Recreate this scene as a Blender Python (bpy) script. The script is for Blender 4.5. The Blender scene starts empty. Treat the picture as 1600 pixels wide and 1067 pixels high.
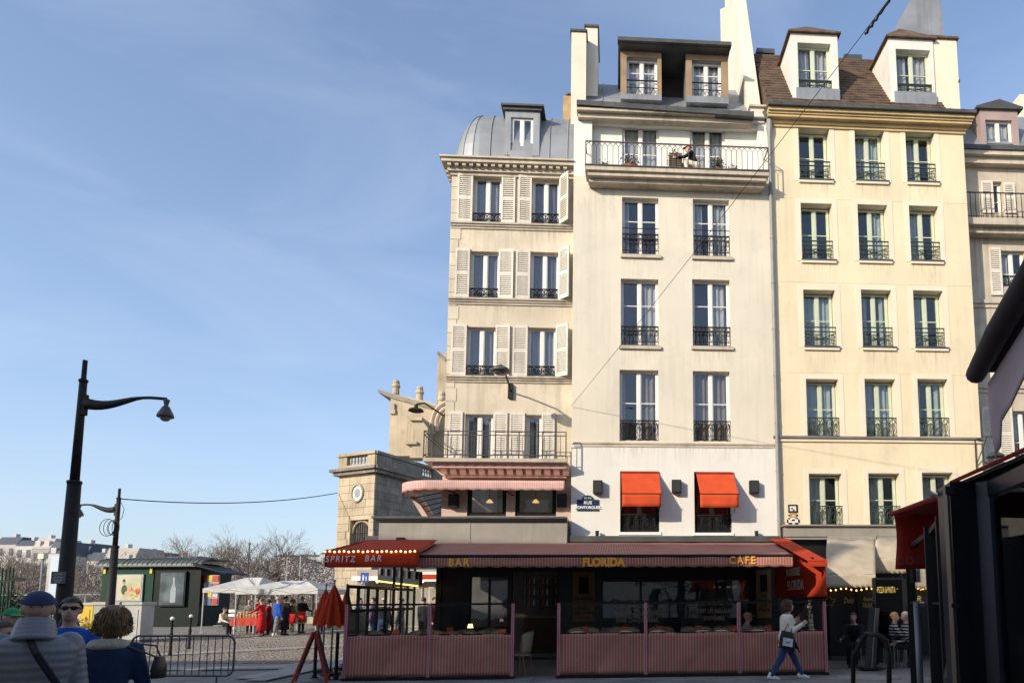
import bpy, math, random
import numpy as np
from mathutils import Matrix, Vector
rnd = random.Random(7)
R = math.radians
scene = bpy.context.scene
COL = scene.collection

# ------------------------------------------------------------------ camera
CAM_F, PPX, PPY = 1050.0, 1028.0, 824.0          # focal length and optical centre in 1600 px photo units
CAM_H = 1.6
CAM_ROT = Matrix.Rotation(math.pi / 2 + 0.108, 3, 'X') @ Matrix.Rotation(-0.006, 3, 'Z')
cam_data = bpy.data.cameras.new('camera')
cam = bpy.data.objects.new('camera', cam_data)
COL.objects.link(cam)
cam.matrix_world = Matrix.Translation((0, 0, CAM_H)) @ CAM_ROT.to_4x4()
cam_data.sensor_fit = 'HORIZONTAL'
cam_data.sensor_width = 36
cam_data.lens = CAM_F / 1600 * 36
cam_data.shift_x = -(PPX - 800) / 1600
cam_data.shift_y = (PPY - 533.5) / 1600
cam_data.clip_start = 0.05
cam_data.clip_end = 3000
scene.camera = cam

# ------------------------------------------------------------------ light
LIGHT = Vector((0.92, 1.0, -0.56)).normalized()   # direction the sunlight travels
SUN_EL = math.asin(-LIGHT.z)
SUN_AZ = math.atan2(-LIGHT.x, -LIGHT.y)
world = bpy.data.worlds.new('World')
scene.world = world
world.use_nodes = True
wn, wl = world.node_tree.nodes, world.node_tree.links
wn.clear()
w_out = wn.new('ShaderNodeOutputWorld')
w_bg = wn.new('ShaderNodeBackground')
w_sky = wn.new('ShaderNodeTexSky')
w_sky.sky_type = 'NISHITA'
w_sky.sun_disc = False
w_sky.sun_elevation = SUN_EL
w_sky.sun_rotation = SUN_AZ
w_sky.altitude = 30
w_sky.air_density = 1.0
w_sky.dust_density = 1.2
w_sky.ozone_density = 3.0
w_bg.inputs['Strength'].default_value = 0.145
# thin high cirrus
w_tc = wn.new('ShaderNodeTexCoord')
w_map = wn.new('ShaderNodeMapping')
w_map.inputs['Scale'].default_value = (1.2, 1.2, 4.0)
w_map.inputs['Rotation'].default_value = (0.2, 0.35, 0.5)
w_noise = wn.new('ShaderNodeTexNoise')
w_noise.inputs['Scale'].default_value = 2.2
w_noise.inputs['Detail'].default_value = 7
w_noise.inputs['Roughness'].default_value = 0.55
w_noise.inputs['Distortion'].default_value = 0.6
w_ramp = wn.new('ShaderNodeMapRange')
w_ramp.inputs['From Min'].default_value = 0.45
w_ramp.inputs['From Max'].default_value = 0.95
w_ramp.inputs['To Min'].default_value = 0.07
w_ramp.inputs['To Max'].default_value = 0.28
w_mix = wn.new('ShaderNodeMix')
w_mix.data_type = 'RGBA'
w_mix.inputs[7].default_value = (4.3, 4.7, 5.6, 1)
wl.new(w_tc.outputs['Generated'], w_map.inputs['Vector'])
wl.new(w_map.outputs[0], w_noise.inputs['Vector'])
wl.new(w_noise.outputs['Fac'], w_ramp.inputs['Value'])
wl.new(w_ramp.outputs[0], w_mix.inputs[0])
wl.new(w_sky.outputs[0], w_mix.inputs[6])
# pale haze low over the city
w_sep = wn.new('ShaderNodeSeparateXYZ'); wl.new(w_tc.outputs['Generated'], w_sep.inputs[0])
w_inv = wn.new('ShaderNodeMath'); w_inv.operation = 'SUBTRACT'; w_inv.use_clamp = True; w_inv.inputs[0].default_value = 1.0; wl.new(w_sep.outputs[2], w_inv.inputs[1])
w_pow = wn.new('ShaderNodeMath'); w_pow.operation = 'POWER'; w_pow.inputs[1].default_value = 3.0; wl.new(w_inv.outputs[0], w_pow.inputs[0])
w_fac = wn.new('ShaderNodeMath'); w_fac.operation = 'MULTIPLY'; w_fac.inputs[1].default_value = 0.55; wl.new(w_pow.outputs[0], w_fac.inputs[0])
w_hz = wn.new('ShaderNodeMix'); w_hz.data_type = 'RGBA'; w_hz.inputs[7].default_value = (2.4, 2.7, 3.45, 1)
wl.new(w_fac.outputs[0], w_hz.inputs[0]); wl.new(w_mix.outputs[2], w_hz.inputs[6]); wl.new(w_hz.outputs[2], w_bg.inputs['Color'])
wl.new(w_bg.outputs[0], w_out.inputs['Surface'])

sun_data = bpy.data.lights.new('sun', 'SUN')
sun_data.energy = 3.1
sun_data.angle = R(0.53)
sun_data.color = (1.0, 0.88, 0.71)
sun = bpy.data.objects.new('sun', sun_data)
COL.objects.link(sun)
sun.rotation_euler = LIGHT.to_track_quat('-Z', 'Y').to_euler()

scene.view_settings.view_transform = 'Standard'
scene.view_settings.look = 'None'
scene.view_settings.exposure = 0.72
scene.view_settings.gamma = 1.0
scene.view_settings.use_curve_mapping = False
scene.render.engine = 'CYCLES'
scene.cycles.max_bounces = 8
scene.cycles.transparent_max_bounces = 24
scene.cycles.use_denoising = True

# ------------------------------------------------------------------ measuring from the photograph
def ray(px, py):
    return CAM_ROT @ Vector(((px - PPX) / CAM_F, -(py - PPY) / CAM_F, -1.0))
def ground_z(x, y):
    return 0.0 if y < 22 else min((y - 22) * 0.012, 0.46)
def at_y(px, py, Y):                      # point on the vertical plane at distance Y
    d = ray(px, py); t = Y / d.y
    return Vector((d.x * t, Y, CAM_H + d.z * t))
def on_ground(px, py):
    d = ray(px, py); z = 0.0
    for _ in range(12):
        t = (z - CAM_H) / d.z
        z = ground_z(d.x * t, d.y * t)
    return Vector((d.x * t, d.y * t, z))
YAW = R(3.75)
FAC = Matrix.Translation((0, 19.4, 0)) @ Matrix.Rotation(YAW, 4, 'Z')   # street front: x along it, y into the wall, z up
FACI = FAC.inverted()
def fu(px, py, off=0.0):                  # (u, z) on the street front, off metres into the wall
    o = FACI @ Vector((0, 0, CAM_H)); d = FACI.to_3x3() @ ray(px, py)
    t = (off - o.y) / d.y
    return o.x + d.x * t, o.z + d.z * t
def frect(x0, x1, y0, y1, off=0.0):
    xm, ym = (x0 + x1) / 2, (y0 + y1) / 2
    return fu(x0, ym, off)[0], fu(x1, ym, off)[0], fu(xm, y1, off)[1], fu(xm, y0, off)[1]

# ------------------------------------------------------------------ materials
MATS = {}
def new_mat(name):
    m = bpy.data.materials.new(name); m.use_nodes = True
    nt = m.node_tree; nt.nodes.clear()
    out = nt.nodes.new('ShaderNodeOutputMaterial')
    b = nt.nodes.new('ShaderNodeBsdfPrincipled')
    nt.links.new(b.outputs[0], out.inputs[0])
    return m, nt, b, out
def mat(name, col, rough=0.75, var=0.12, scale=2.5, bump=0.0, bscale=60.0, metal=0.0, streak=0.0, fine=0.0, spec=0.4, tint=None, sheen=0.0, each=0.05, patch=0.0):
    if name in MATS: return MATS[name]
    m, nt, b, out = new_mat(name)
    N, L = nt.nodes, nt.links
    b.inputs['Roughness'].default_value = rough
    b.inputs['Metallic'].default_value = metal
    b.inputs['Specular IOR Level'].default_value = spec
    tc = N.new('ShaderNodeTexCoord')
    n1 = N.new('ShaderNodeTexNoise'); n1.inputs['Scale'].default_value = scale; n1.inputs['Detail'].default_value = 6
    L.new(tc.outputs['Object'], n1.inputs['Vector'])
    lo = tuple(c * (1 - var) for c in col); hi = tuple(min(c * (1 + var * 0.8), 0.95) for c in col)
    if tint: lo = tuple(a * t for a, t in zip(lo, tint))
    r = N.new('ShaderNodeValToRGB')
    r.color_ramp.elements[0].position = 0.32; r.color_ramp.elements[1].position = 0.68
    r.color_ramp.elements[0].color = (*lo, 1); r.color_ramp.elements[1].color = (*hi, 1)
    L.new(n1.outputs['Fac'], r.inputs[0])
    src = r.outputs[0]
    def mul(fac_socket, a, c, amount):
        nonlocal src
        mr = N.new('ShaderNodeMapRange'); mr.inputs['From Min'].default_value = a; mr.inputs['From Max'].default_value = c
        mr.inputs['To Min'].default_value = 1 - amount; mr.inputs['To Max'].default_value = 1.0
        L.new(fac_socket, mr.inputs['Value'])
        mx = N.new('ShaderNodeMix'); mx.data_type = 'RGBA'; mx.blend_type = 'MULTIPLY'; mx.inputs[0].default_value = 1
        L.new(src, mx.inputs[6]); L.new(mr.outputs[0], mx.inputs[7]); src = mx.outputs[2]
    if streak:
        mp = N.new('ShaderNodeMapping'); mp.inputs['Scale'].default_value = (7, 7, 0.45)
        L.new(tc.outputs['Object'], mp.inputs['Vector'])
        n2 = N.new('ShaderNodeTexNoise'); n2.inputs['Scale'].default_value = 1.0; n2.inputs['Detail'].default_value = 5
        L.new(mp.outputs[0], n2.inputs['Vector'])
        n4 = N.new('ShaderNodeTexNoise'); n4.inputs['Scale'].default_value = 0.55; n4.inputs['Detail'].default_value = 3   # runs come in places, not everywhere
        L.new(tc.outputs['Object'], n4.inputs['Vector'])
        ad = N.new('ShaderNodeMath'); ad.operation = 'MULTIPLY_ADD'; ad.inputs[1].default_value = 0.9; L.new(n4.outputs['Fac'], ad.inputs[0]); L.new(n2.outputs['Fac'], ad.inputs[2])
        mul(ad.outputs[0], 0.62, 0.95, streak)
    if patch:                            # repaired patches of plaster
        n5 = N.new('ShaderNodeTexVoronoi'); n5.inputs['Scale'].default_value = 0.42; n5.inputs['Randomness'].default_value = 1.0
        n6 = N.new('ShaderNodeTexNoise'); n6.inputs['Scale'].default_value = 2.2; n6.inputs['Detail'].default_value = 6; L.new(tc.outputs['Object'], n6.inputs['Vector'])
        vm = N.new('ShaderNodeMix'); vm.data_type = 'VECTOR'; vm.inputs[0].default_value = 0.12; L.new(tc.outputs['Object'], vm.inputs[4]); L.new(n6.outputs['Color'], vm.inputs[5]); L.new(vm.outputs[1], n5.inputs['Vector'])
        sc_ = N.new('ShaderNodeSeparateColor'); L.new(n5.outputs['Color'], sc_.inputs[0]); mul(sc_.outputs[0], 0.0, 1.0, patch)
        n7 = N.new('ShaderNodeTexNoise'); n7.inputs['Scale'].default_value = 1.3; n7.inputs['Detail'].default_value = 9; n7.inputs['Roughness'].default_value = 0.7; L.new(tc.outputs['Object'], n7.inputs['Vector']); mul(n7.outputs['Fac'], 0.33, 0.47, patch*1.3)
    if each:
        oi = N.new('ShaderNodeObjectInfo'); mul(oi.outputs['Random'], 0.0, 1.0, each)
    if fine:
        n3 = N.new('ShaderNodeTexNoise'); n3.inputs['Scale'].default_value = bscale; n3.inputs['Detail'].default_value = 4
        L.new(tc.outputs['Object'], n3.inputs['Vector']); mul(n3.outputs['Fac'], 0.3, 0.6, fine)
    L.new(src, b.inputs['Base Color'])
    if bump:
        nb = N.new('ShaderNodeTexNoise'); nb.inputs['Scale'].default_value = bscale; nb.inputs['Detail'].default_value = 5
        L.new(tc.outputs['Object'], nb.inputs['Vector'])
        bp = N.new('ShaderNodeBump'); bp.inputs['Strength'].default_value = bump; bp.inputs['Distance'].default_value = 0.02
        L.new(nb.outputs['Fac'], bp.inputs['Height']); L.new(bp.outputs[0], b.inputs['Normal'])
    if sheen: b.inputs['Sheen Weight'].default_value = sheen
    MATS[name] = m
    return m
def stripe_mat(name, stops, period, axis=0, rough=0.8, transl=0.0):
    """repeating fabric stripes along one object axis; stops = [(position, colour), ...]"""
    m, nt, b, out = new_mat(name); N, L = nt.nodes, nt.links
    tc = N.new('ShaderNodeTexCoord'); sp = N.new('ShaderNodeSeparateXYZ'); L.new(tc.outputs['Object'], sp.inputs[0])
    dv = N.new('ShaderNodeMath'); dv.operation = 'DIVIDE'; dv.inputs[1].default_value = period; L.new(sp.outputs[axis], dv.inputs[0])
    fr = N.new('ShaderNodeMath'); fr.operation = 'FRACT'; L.new(dv.outputs[0], fr.inputs[0])
    r = N.new('ShaderNodeValToRGB'); r.color_ramp.interpolation = 'CONSTANT'
    while len(r.color_ramp.elements) < len(stops): r.color_ramp.elements.new(0.5)
    for e, (p, c) in zip(r.color_ramp.elements, stops): e.position = p; e.color = (*c, 1)
    L.new(fr.outputs[0], r.inputs[0])
    n = N.new('ShaderNodeTexNoise'); n.inputs['Scale'].default_value = 1.7; n.inputs['Detail'].default_value = 6
    L.new(tc.outputs['Object'], n.inputs['Vector'])
    mr = N.new('ShaderNodeMapRange'); mr.inputs['From Min'].default_value = 0.3; mr.inputs['From Max'].default_value = 0.7
    mr.inputs['To Min'].default_value = 0.78; mr.inputs['To Max'].default_value = 1.08
    L.new(n.outputs['Fac'], mr.inputs['Value'])
    mx = N.new('ShaderNodeMix'); mx.data_type = 'RGBA'; mx.blend_type = 'MULTIPLY'; mx.inputs[0].default_value = 1
    L.new(r.outputs[0], mx.inputs[6]); L.new(mr.outputs[0], mx.inputs[7]); L.new(mx.outputs[2], b.inputs['Base Color'])
    b.inputs['Roughness'].default_value = rough; b.inputs['Specular IOR Level'].default_value = 0.2
    MATS[name] = m
    return m
def glass_mat(name, tint=(0.8, 0.85, 0.85), refl=1.55, rough=0.01, wav=0.02):
    m, nt, b, out = new_mat(name); N, L = nt.nodes, nt.links; N.remove(b)
    tr = N.new('ShaderNodeBsdfTransparent'); tr.inputs[0].default_value = (*tint, 1)
    gl = N.new('ShaderNodeBsdfGlossy'); gl.inputs['Roughness'].default_value = rough; gl.inputs[0].default_value = (0.95, 0.97, 1, 1)
    fz = N.new('ShaderNodeFresnel'); fz.inputs[0].default_value = refl
    ge = N.new('ShaderNodeNewGeometry'); iv = N.new('ShaderNodeMath'); iv.operation = 'SUBTRACT'; iv.inputs[0].default_value = 1; L.new(ge.outputs['Backfacing'], iv.inputs[1])
    ml = N.new('ShaderNodeMath'); ml.operation = 'MULTIPLY'; L.new(fz.outputs[0], ml.inputs[0]); L.new(iv.outputs[0], ml.inputs[1])   # the pane reflects once, at its outer face
    mx = N.new('ShaderNodeMixShader'); L.new(ml.outputs[0], mx.inputs[0]); L.new(tr.outputs[0], mx.inputs[1]); L.new(gl.outputs[0], mx.inputs[2])
    if wav:
        tc = N.new('ShaderNodeTexCoord'); n = N.new('ShaderNodeTexNoise'); n.inputs['Scale'].default_value = 1.6
        L.new(tc.outputs['Object'], n.inputs['Vector'])
        bp = N.new('ShaderNodeBump'); bp.inputs['Strength'].default_value = wav; bp.inputs['Distance'].default_value = 0.3
        L.new(n.outputs['Fac'], bp.inputs['Height']); L.new(bp.outputs[0], gl.inputs['Normal'])
    L.new(mx.outputs[0], out.inputs[0])
    MATS[name] = m
    return m
def cloth_mat(name, col, transl=0.25, rough=0.85, var=0.12, scale=3):
    m = mat(name, col, rough, var, scale, bump=0.1, bscale=120, spec=0.2)
    nt = m.node_tree; N, L = nt.nodes, nt.links
    b = [n for n in N if n.type == 'BSDF_PRINCIPLED'][0]; out = [n for n in N if n.type == 'OUTPUT_MATERIAL'][0]
    t = N.new('ShaderNodeBsdfTranslucent'); t.inputs[0].default_value = (*col, 1)
    mx = N.new('ShaderNodeMixShader'); mx.inputs[0].default_value = transl
    L.new(b.outputs[0], mx.inputs[1]); L.new(t.outputs[0], mx.inputs[2]); L.new(mx.outputs[0], out.inputs[0])
    return m
def glow_mat(name, col, strength):
    m, nt, b, out = new_mat(name)
    b.inputs['Base Color'].default_value = (*col, 1)
    b.inputs['Emission Color'].default_value = (*col, 1); b.inputs['Emission Strength'].default_value = strength
    MATS[name] = m
    return m

# ------------------------------------------------------------------ mesh building
WORLD_OF = {}
I4 = Matrix.Identity(4)
class MB:
    def __init__(s): s.v = []; s.f = []; s.mi = []; s.cur = 0
    def add(s, vs, fs):
        o = len(s.v); s.v += [tuple(p) for p in vs]
        for f in fs: s.f.append([o + i for i in f]); s.mi.append(s.cur)
    def box(s, x0, x1, y0, y1, z0, z1):
        if x0 > x1: x0, x1 = x1, x0
        if y0 > y1: y0, y1 = y1, y0
        if z0 > z1: z0, z1 = z1, z0
        s.add([(x0,y0,z0),(x1,y0,z0),(x1,y1,z0),(x0,y1,z0),(x0,y0,z1),(x1,y0,z1),(x1,y1,z1),(x0,y1,z1)],
              [(0,3,2,1),(4,5,6,7),(0,1,5,4),(1,2,6,5),(2,3,7,6),(3,0,4,7)])
    def obox(s, c, ax, ay, az):          # box by centre and three half axes
        c, ax, ay, az = map(Vector, (c, ax, ay, az))
        vs = [c + sx*ax + sy*ay + sz*az for sz in (-1,1) for sx, sy in ((-1,-1),(1,-1),(1,1),(-1,1))]
        s.add(vs, [(0,3,2,1),(4,5,6,7),(0,1,5,4),(1,2,6,5),(2,3,7,6),(3,0,4,7)])
    def quad(s, *p): s.add(p, [tuple(range(len(p)))])
    def prism(s, poly, off):             # polygon (3d points) extruded by a vector
        n = len(poly); off = Vector(off); a = [Vector(p) for p in poly]
        s.add(a + [p + off for p in a], [tuple(range(n-1, -1, -1)), tuple(range(n, 2*n))] +
              [(i, (i+1) % n, n + (i+1) % n, n + i) for i in range(n)])
    def tube(s, pts, r, n=6, caps=True, flat=None):
        pts = [Vector(p) for p in pts]; m = len(pts)
        rs = r if isinstance(r, (list, tuple)) else [r] * m
        vs = []; up = Vector((0, 0, 1)); prev = None
        for i, p in enumerate(pts):
            d = (pts[min(i+1, m-1)] - pts[max(i-1, 0)])
            d = d.normalized() if d.length > 1e-9 else Vector((0,0,1))
            if prev is None:
                a = d.cross(up if abs(d.z) < 0.95 else Vector((0, 1, 0))).normalized()
            else:
                a = prev - d * prev.dot(d)
                a = a.normalized() if a.length > 1e-6 else d.orthogonal().normalized()
            prev = a; b = d.cross(a)
            for k in range(n):
                t = 2 * math.pi * k / n
                vs.append(p + (a * math.cos(t) + b * math.sin(t) * (flat or 1)) * rs[i])
        fs = [(i*n+k, i*n+(k+1) % n, (i+1)*n+(k+1) % n, (i+1)*n+k) for i in range(m-1) for k in range(n)]
        if caps: fs += [tuple(range(n-1, -1, -1)), tuple(range((m-1)*n, m*n))]
        s.add(vs, fs)
    def bar(s, p, q, r, n=4): s.tube([p, q], r, n)
    def lathe(s, prof, c=(0,0,0), n=16):
        c = Vector(c); m = len(prof)
        vs = [c + Vector((r*math.cos(2*math.pi*k/n), r*math.sin(2*math.pi*k/n), z)) for r, z in prof for k in range(n)]
        fs = [(i*n+k, i*n+(k+1) % n, (i+1)*n+(k+1) % n, (i+1)*n+k) for i in range(m-1) for k in range(n)]
        fs += [tuple(range(n-1, -1, -1)), tuple(range((m-1)*n, m*n))]
        s.add(vs, fs)
    def ball(s, c, rx, ry=None, rz=None, n=12, m=8, rot=None):
        ry = ry or rx; rz = rz or rx; c = Vector(c); vs = []
        for i in range(m+1):
            t = math.pi * i / m
            t = min(max(t, 0.02), math.pi - 0.02)
            for k in range(n):
                a = 2*math.pi*k/n
                p = Vector((rx*math.sin(t)*math.cos(a), ry*math.sin(t)*math.sin(a), -rz*math.cos(t)))
                if rot is not None: p = rot @ p
                vs.append(c + p)
        fs = [(i*n+k, i*n+(k+1) % n, (i+1)*n+(k+1) % n, (i+1)*n+k) for i in range(m) for k in range(n)]
        fs += [tuple(range(n-1, -1, -1)), tuple(range(m*n, (m+1)*n))]
        s.add(vs, fs)
    def cone(s, p, q, r0, r1, n=12, ripple=0.0, period=0.05):   # tapered limb with round ends
        p, q = Vector(p), Vector(q); L = (q - p).length; d = (q - p).normalized() if L > 1e-6 else Vector((0,0,1))
        pts, rs = [], []
        for a in (-80, -55, -25): pts.append(p + d * r0 * math.sin(R(a))); rs.append(r0 * math.cos(R(a)))
        k = max(2, int(L / (period / 5))) if ripple else 3
        for i in range(k + 1):
            t = i / k; r = r0 + (r1 - r0) * t
            if ripple: r += ripple * (abs(math.sin(math.pi * t * L / period)) - 0.5)
            pts.append(p + d * L * t); rs.append(r)
        for a in (25, 55, 80): pts.append(q + d * r1 * math.sin(R(a))); rs.append(r1 * math.cos(R(a)))
        s.tube(pts, rs, n)
    def loft(s, rings, n=20):           # rings: (centre, side vector, front vector); superellipse sections
        vs = []; m = len(rings)
        for c, a, b in rings:
            c, a, b = Vector(c), Vector(a), Vector(b)
            for k in range(n):
                t = 2*math.pi*k/n; ct, st = math.cos(t), math.sin(t)
                vs.append(c + a * math.copysign(abs(ct)**0.85, ct) + b * math.copysign(abs(st)**0.85, st))
        fs = [(i*n+k, i*n+(k+1) % n, (i+1)*n+(k+1) % n, (i+1)*n+k) for i in range(m-1) for k in range(n)]
        fs += [tuple(range(n-1, -1, -1)), tuple(range((m-1)*n, m*n))]
        s.add(vs, fs)
    def grid(s, fn, nu, nv):
        vs = [fn(i/nu, j/nv) for j in range(nv+1) for i in range(nu+1)]
        s.add(vs, [(j*(nu+1)+i, j*(nu+1)+i+1, (j+1)*(nu+1)+i+1, (j+1)*(nu+1)+i) for j in range(nv) for i in range(nu)])
    def sheet(s, fn, nu, nv, th):       # grid with thickness: fn(u,v) -> (point), th = offset vector
        th = Vector(th)
        a = [Vector(fn(i/nu, j/nv)) for j in range(nv+1) for i in range(nu+1)]; k = len(a); w = nu+1
        fs = []
        for j in range(nv):
            for i in range(nu):
                q = (j*w+i, j*w+i+1, (j+1)*w+i+1, (j+1)*w+i)
                fs.append(q); fs.append(tuple(k + x for x in reversed(q)))
        for i in range(nu):
            fs.append((i+1, i, k+i, k+i+1)); o = nv*w; fs.append((o+i, o+i+1, k+o+i+1, k+o+i))
        for j in range(nv):
            fs.append((j*w, (j+1)*w, k+(j+1)*w, k+j*w)); e = nu; fs.append(((j+1)*w+e, j*w+e, k+j*w+e, k+(j+1)*w+e))
        s.add(a + [p + th for p in a], fs)
    def wall(s, u0, u1, z0, z1, holes, y, reveal, sides=None):
        us = sorted({u0, u1, *[h[0] for h in holes], *[h[1] for h in holes]}); zs = sorted({z0, z1, *[h[2] for h in holes], *[h[3] for h in holes]})
        us = [u for u in us if u0 <= u <= u1]; zs = [z for z in zs if z0 <= z <= z1]
        for a, b in zip(us, us[1:]):
            for c, d in zip(zs, zs[1:]):
                um, zm = (a+b)/2, (c+d)/2
                if any(h[0] < um < h[1] and h[2] < zm < h[3] for h in holes): continue
                s.quad((a,y,c),(b,y,c),(b,y,d),(a,y,d))
        e = y + reveal
        for a, b, c, d in holes:
            s.quad((a,y,c),(a,e,c),(b,e,c),(b,y,c)); s.quad((a,y,d),(b,y,d),(b,e,d),(a,e,d))
            s.quad((a,y,c),(a,y,d),(a,e,d),(a,e,c)); s.quad((b,y,c),(b,e,c),(b,e,d),(b,y,d))
    def mesh(s, name, mats, X=I4, smooth=False):
        me = bpy.data.meshes.new(name)
        me.from_pydata([X @ Vector(p) for p in s.v], [], s.f)
        for m in (mats if isinstance(mats, (list, tuple)) else [mats]): me.materials.append(m)
        if any(s.mi): me.polygons.foreach_set('material_index', s.mi)
        if smooth: me.polygons.foreach_set('use_smooth', [True] * len(me.polygons))
        me.update()
        return me
    def build(s, name, mats, parent=None, M=I4, smooth=False, kind=None, own=False):
        """link as ONE mesh object; the shape was given in frame M"""
        if parent is not None: W = WORLD_OF[parent.name]
        elif own: W = M
        else: W = I4
        o = bpy.data.objects.new(name, s.mesh(name, mats, W.inverted() @ M, smooth))
        COL.objects.link(o)
        if parent is not None: o.parent = parent
        else: o.matrix_world = W
        WORLD_OF[o.name] = W
        if kind: o['kind'] = kind
        return o
def tag(o, label=None, cat=None, group=None, kind=None):
    if label: o['label'] = label
    if cat: o['category'] = cat
    if group: o['group'] = group
    if kind: o['kind'] = kind
    return o
def thing(name, M, label, cat, group=None):
    """an Empty at the thing's base that parents its parts; M = its place"""
    if not isinstance(M, Matrix): M = Matrix.Translation(M)
    o = bpy.data.objects.new(name, None); COL.objects.link(o)
    o.empty_display_size = 0.2
    o.matrix_world = M; WORLD_OF[o.name] = M
    return tag(o, label, cat, group)
def place(x, y, z=0.0, rz=0.0): return Matrix.Translation((x, y, z)) @ Matrix.Rotation(rz, 4, 'Z')
def copy_tree(o, parent=None, M=None):
    c = o.copy(); COL.objects.link(c)
    if parent is not None: c.parent = parent
    if M is not None: c.matrix_world = M
    WORLD_OF[c.name] = WORLD_OF[o.name] if M is None else M
    for ch in list(o.children): copy_tree(ch, c)
    return c
def remesh(o, voxel, it=4):
    m = o.modifiers.new('skin', 'REMESH'); m.mode = 'VOXEL'; m.voxel_size = voxel; m.use_smooth_shade = True
    if it:
        k = o.modifiers.new('smooth', 'SMOOTH'); k.factor = 0.5; k.iterations = it
    return o
def text(name, s, size, m, parent, M, extrude=0.004, bold=0.0, sp=1.0, shear=0.0, align='CENTER', xs=1.0):
    """flat lettering; M maps text space (x right, y up) to the world"""
    c = bpy.data.curves.new(name, 'FONT'); c.body = s; c.size = size; c.extrude = extrude; c.offset = bold
    c.space_character = sp; c.shear = shear; c.align_x = align; c.align_y = 'CENTER'
    if xs != 1.0: M = M @ Matrix.Diagonal((xs, 1, 1, 1))
    c.materials.append(m); c.resolution_u = 3
    tmp = bpy.data.objects.new(name, c); me = bpy.data.meshes.new_from_object(tmp)
    bpy.data.objects.remove(tmp); bpy.data.curves.remove(c); me.name = name
    if not me.materials: me.materials.append(m)
    o = bpy.data.objects.new(name, me); COL.objects.link(o)
    if parent is not None:
        o.parent = parent; o.matrix_basis = WORLD_OF[parent.name].inverted() @ M
    else: o.matrix_world = M
    WORLD_OF[o.name] = M
    return o
def face_m(u, y, z, M=None):             # text standing on a wall that faces the street
    return (FAC if M is None else M) @ Matrix.Translation((u, y, z)) @ Matrix.Rotation(math.pi/2, 4, 'X')
def noise(x, y=0.0, z=0.0):
    from mathutils import noise as nz
    return nz.noise(Vector((x, y, z)))

# common materials
m_cream = mat('cream_render', (0.69, 0.63, 0.51), 0.9, 0.06, 0.6, 0.25, 90, streak=0.10, patch=0.055)
m_white = mat('white_painted_render', (0.75, 0.725, 0.66), 0.85, 0.05, 0.8, 0.2, 80, streak=0.07, patch=0.03)
m_yellow = mat('yellow_render', (0.75, 0.64, 0.44), 0.9, 0.07, 0.5, 0.22, 90, streak=0.10, patch=0.05)
m_surround = mat('pale_surround', (0.72, 0.64, 0.49), 0.85, 0.06, 1.2, 0.15, 90)
m_stoneA = mat('old_limestone_render', (0.67, 0.58, 0.44), 0.9, 0.12, 0.7, 0.3, 70, streak=0.22, patch=0.07, each=0.10)
m_trim = mat('limestone_trim', (0.52, 0.45, 0.35), 0.85, 0.16, 1.5, 0.25, 70, streak=0.35, each=0.1)
m_winwhite = mat('white_window_paint', (0.74, 0.71, 0.66), 0.45, 0.05, 3)
m_wingreen = mat('pale_green_window_paint', (0.52, 0.56, 0.42), 0.45, 0.06, 3)
m_shutter = mat('cream_shutter_paint', (0.72, 0.66, 0.56), 0.6, 0.07, 3, streak=0.22, each=0.12)
m_iron = mat('black_ironwork', (0.020, 0.018, 0.017), 0.6, 0.2, 8, spec=0.2)
m_irongreen = mat('dark_green_ironwork', (0.035, 0.05, 0.042), 0.5, 0.2, 8)
m_zinc = mat('zinc_sheet', (0.30, 0.31, 0.32), 0.5, 0.14, 1.1, 0.06, 30, metal=0.35, streak=0.2)
m_darkzinc = mat('dark_zinc', (0.09, 0.09, 0.085), 0.5, 0.25, 2, metal=0.3)
m_tile = mat('brown_roof_tile', (0.115, 0.075, 0.052), 0.9, 0.4, 3.5, 0.5, 50)
m_glass = glass_mat('window_glass', (0.90, 0.92, 0.93), 1.95)
m_clear = glass_mat('clear_screen_glass', (0.96, 0.97, 0.97), 1.22, wav=0)
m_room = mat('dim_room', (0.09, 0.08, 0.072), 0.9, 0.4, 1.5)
m_curtain = cloth_mat('white_net_curtain', (0.62, 0.60, 0.57), 0.3)
m_black = mat('black_shopfront_paint', (0.012, 0.012, 0.013), 0.35, 0.3, 3, spec=0.5)
m_blackmatt = mat('black_matt_metal', (0.012, 0.012, 0.013), 0.55, 0.25, 4, spec=0.22)
m_red = cloth_mat('red_awning_canvas', (0.58, 0.060, 0.022), 0.22)
m_darkred = cloth_mat('dark_red_canvas', (0.36, 0.030, 0.022), 0.2)
m_stripe = stripe_mat('red_grey_cream_stripe', [(0, (0.48, 0.115, 0.075)), (0.46, (0.24, 0.165, 0.13)), (0.62, (0.46, 0.33, 0.27)), (0.84, (0.28, 0.17, 0.13))], 0.062)
m_pinkstripe = stripe_mat('pink_stripe', [(0, (0.56, 0.25, 0.21)), (0.5, (0.62, 0.49, 0.43))], 0.06)
m_pink = mat('pink_painted_wood', (0.60, 0.43, 0.36), 0.7, 0.08, 2)
m_fascia = mat('grey_fascia', (0.30, 0.275, 0.235), 0.45, 0.12, 1.4, streak=0.15)
m_steel = mat('brushed_steel', (0.42, 0.42, 0.42), 0.3, 0.12, 5, metal=0.9)
m_gold = mat('yellow_lettering', (0.92, 0.46, 0.05), 0.5, 0.05, 5)
m_whitepaint = mat('white_paint', (0.80, 0.79, 0.76), 0.55, 0.05, 4)
m_creamtext = mat('cream_lettering', (0.85, 0.74, 0.55), 0.6, 0.05, 5)

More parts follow.
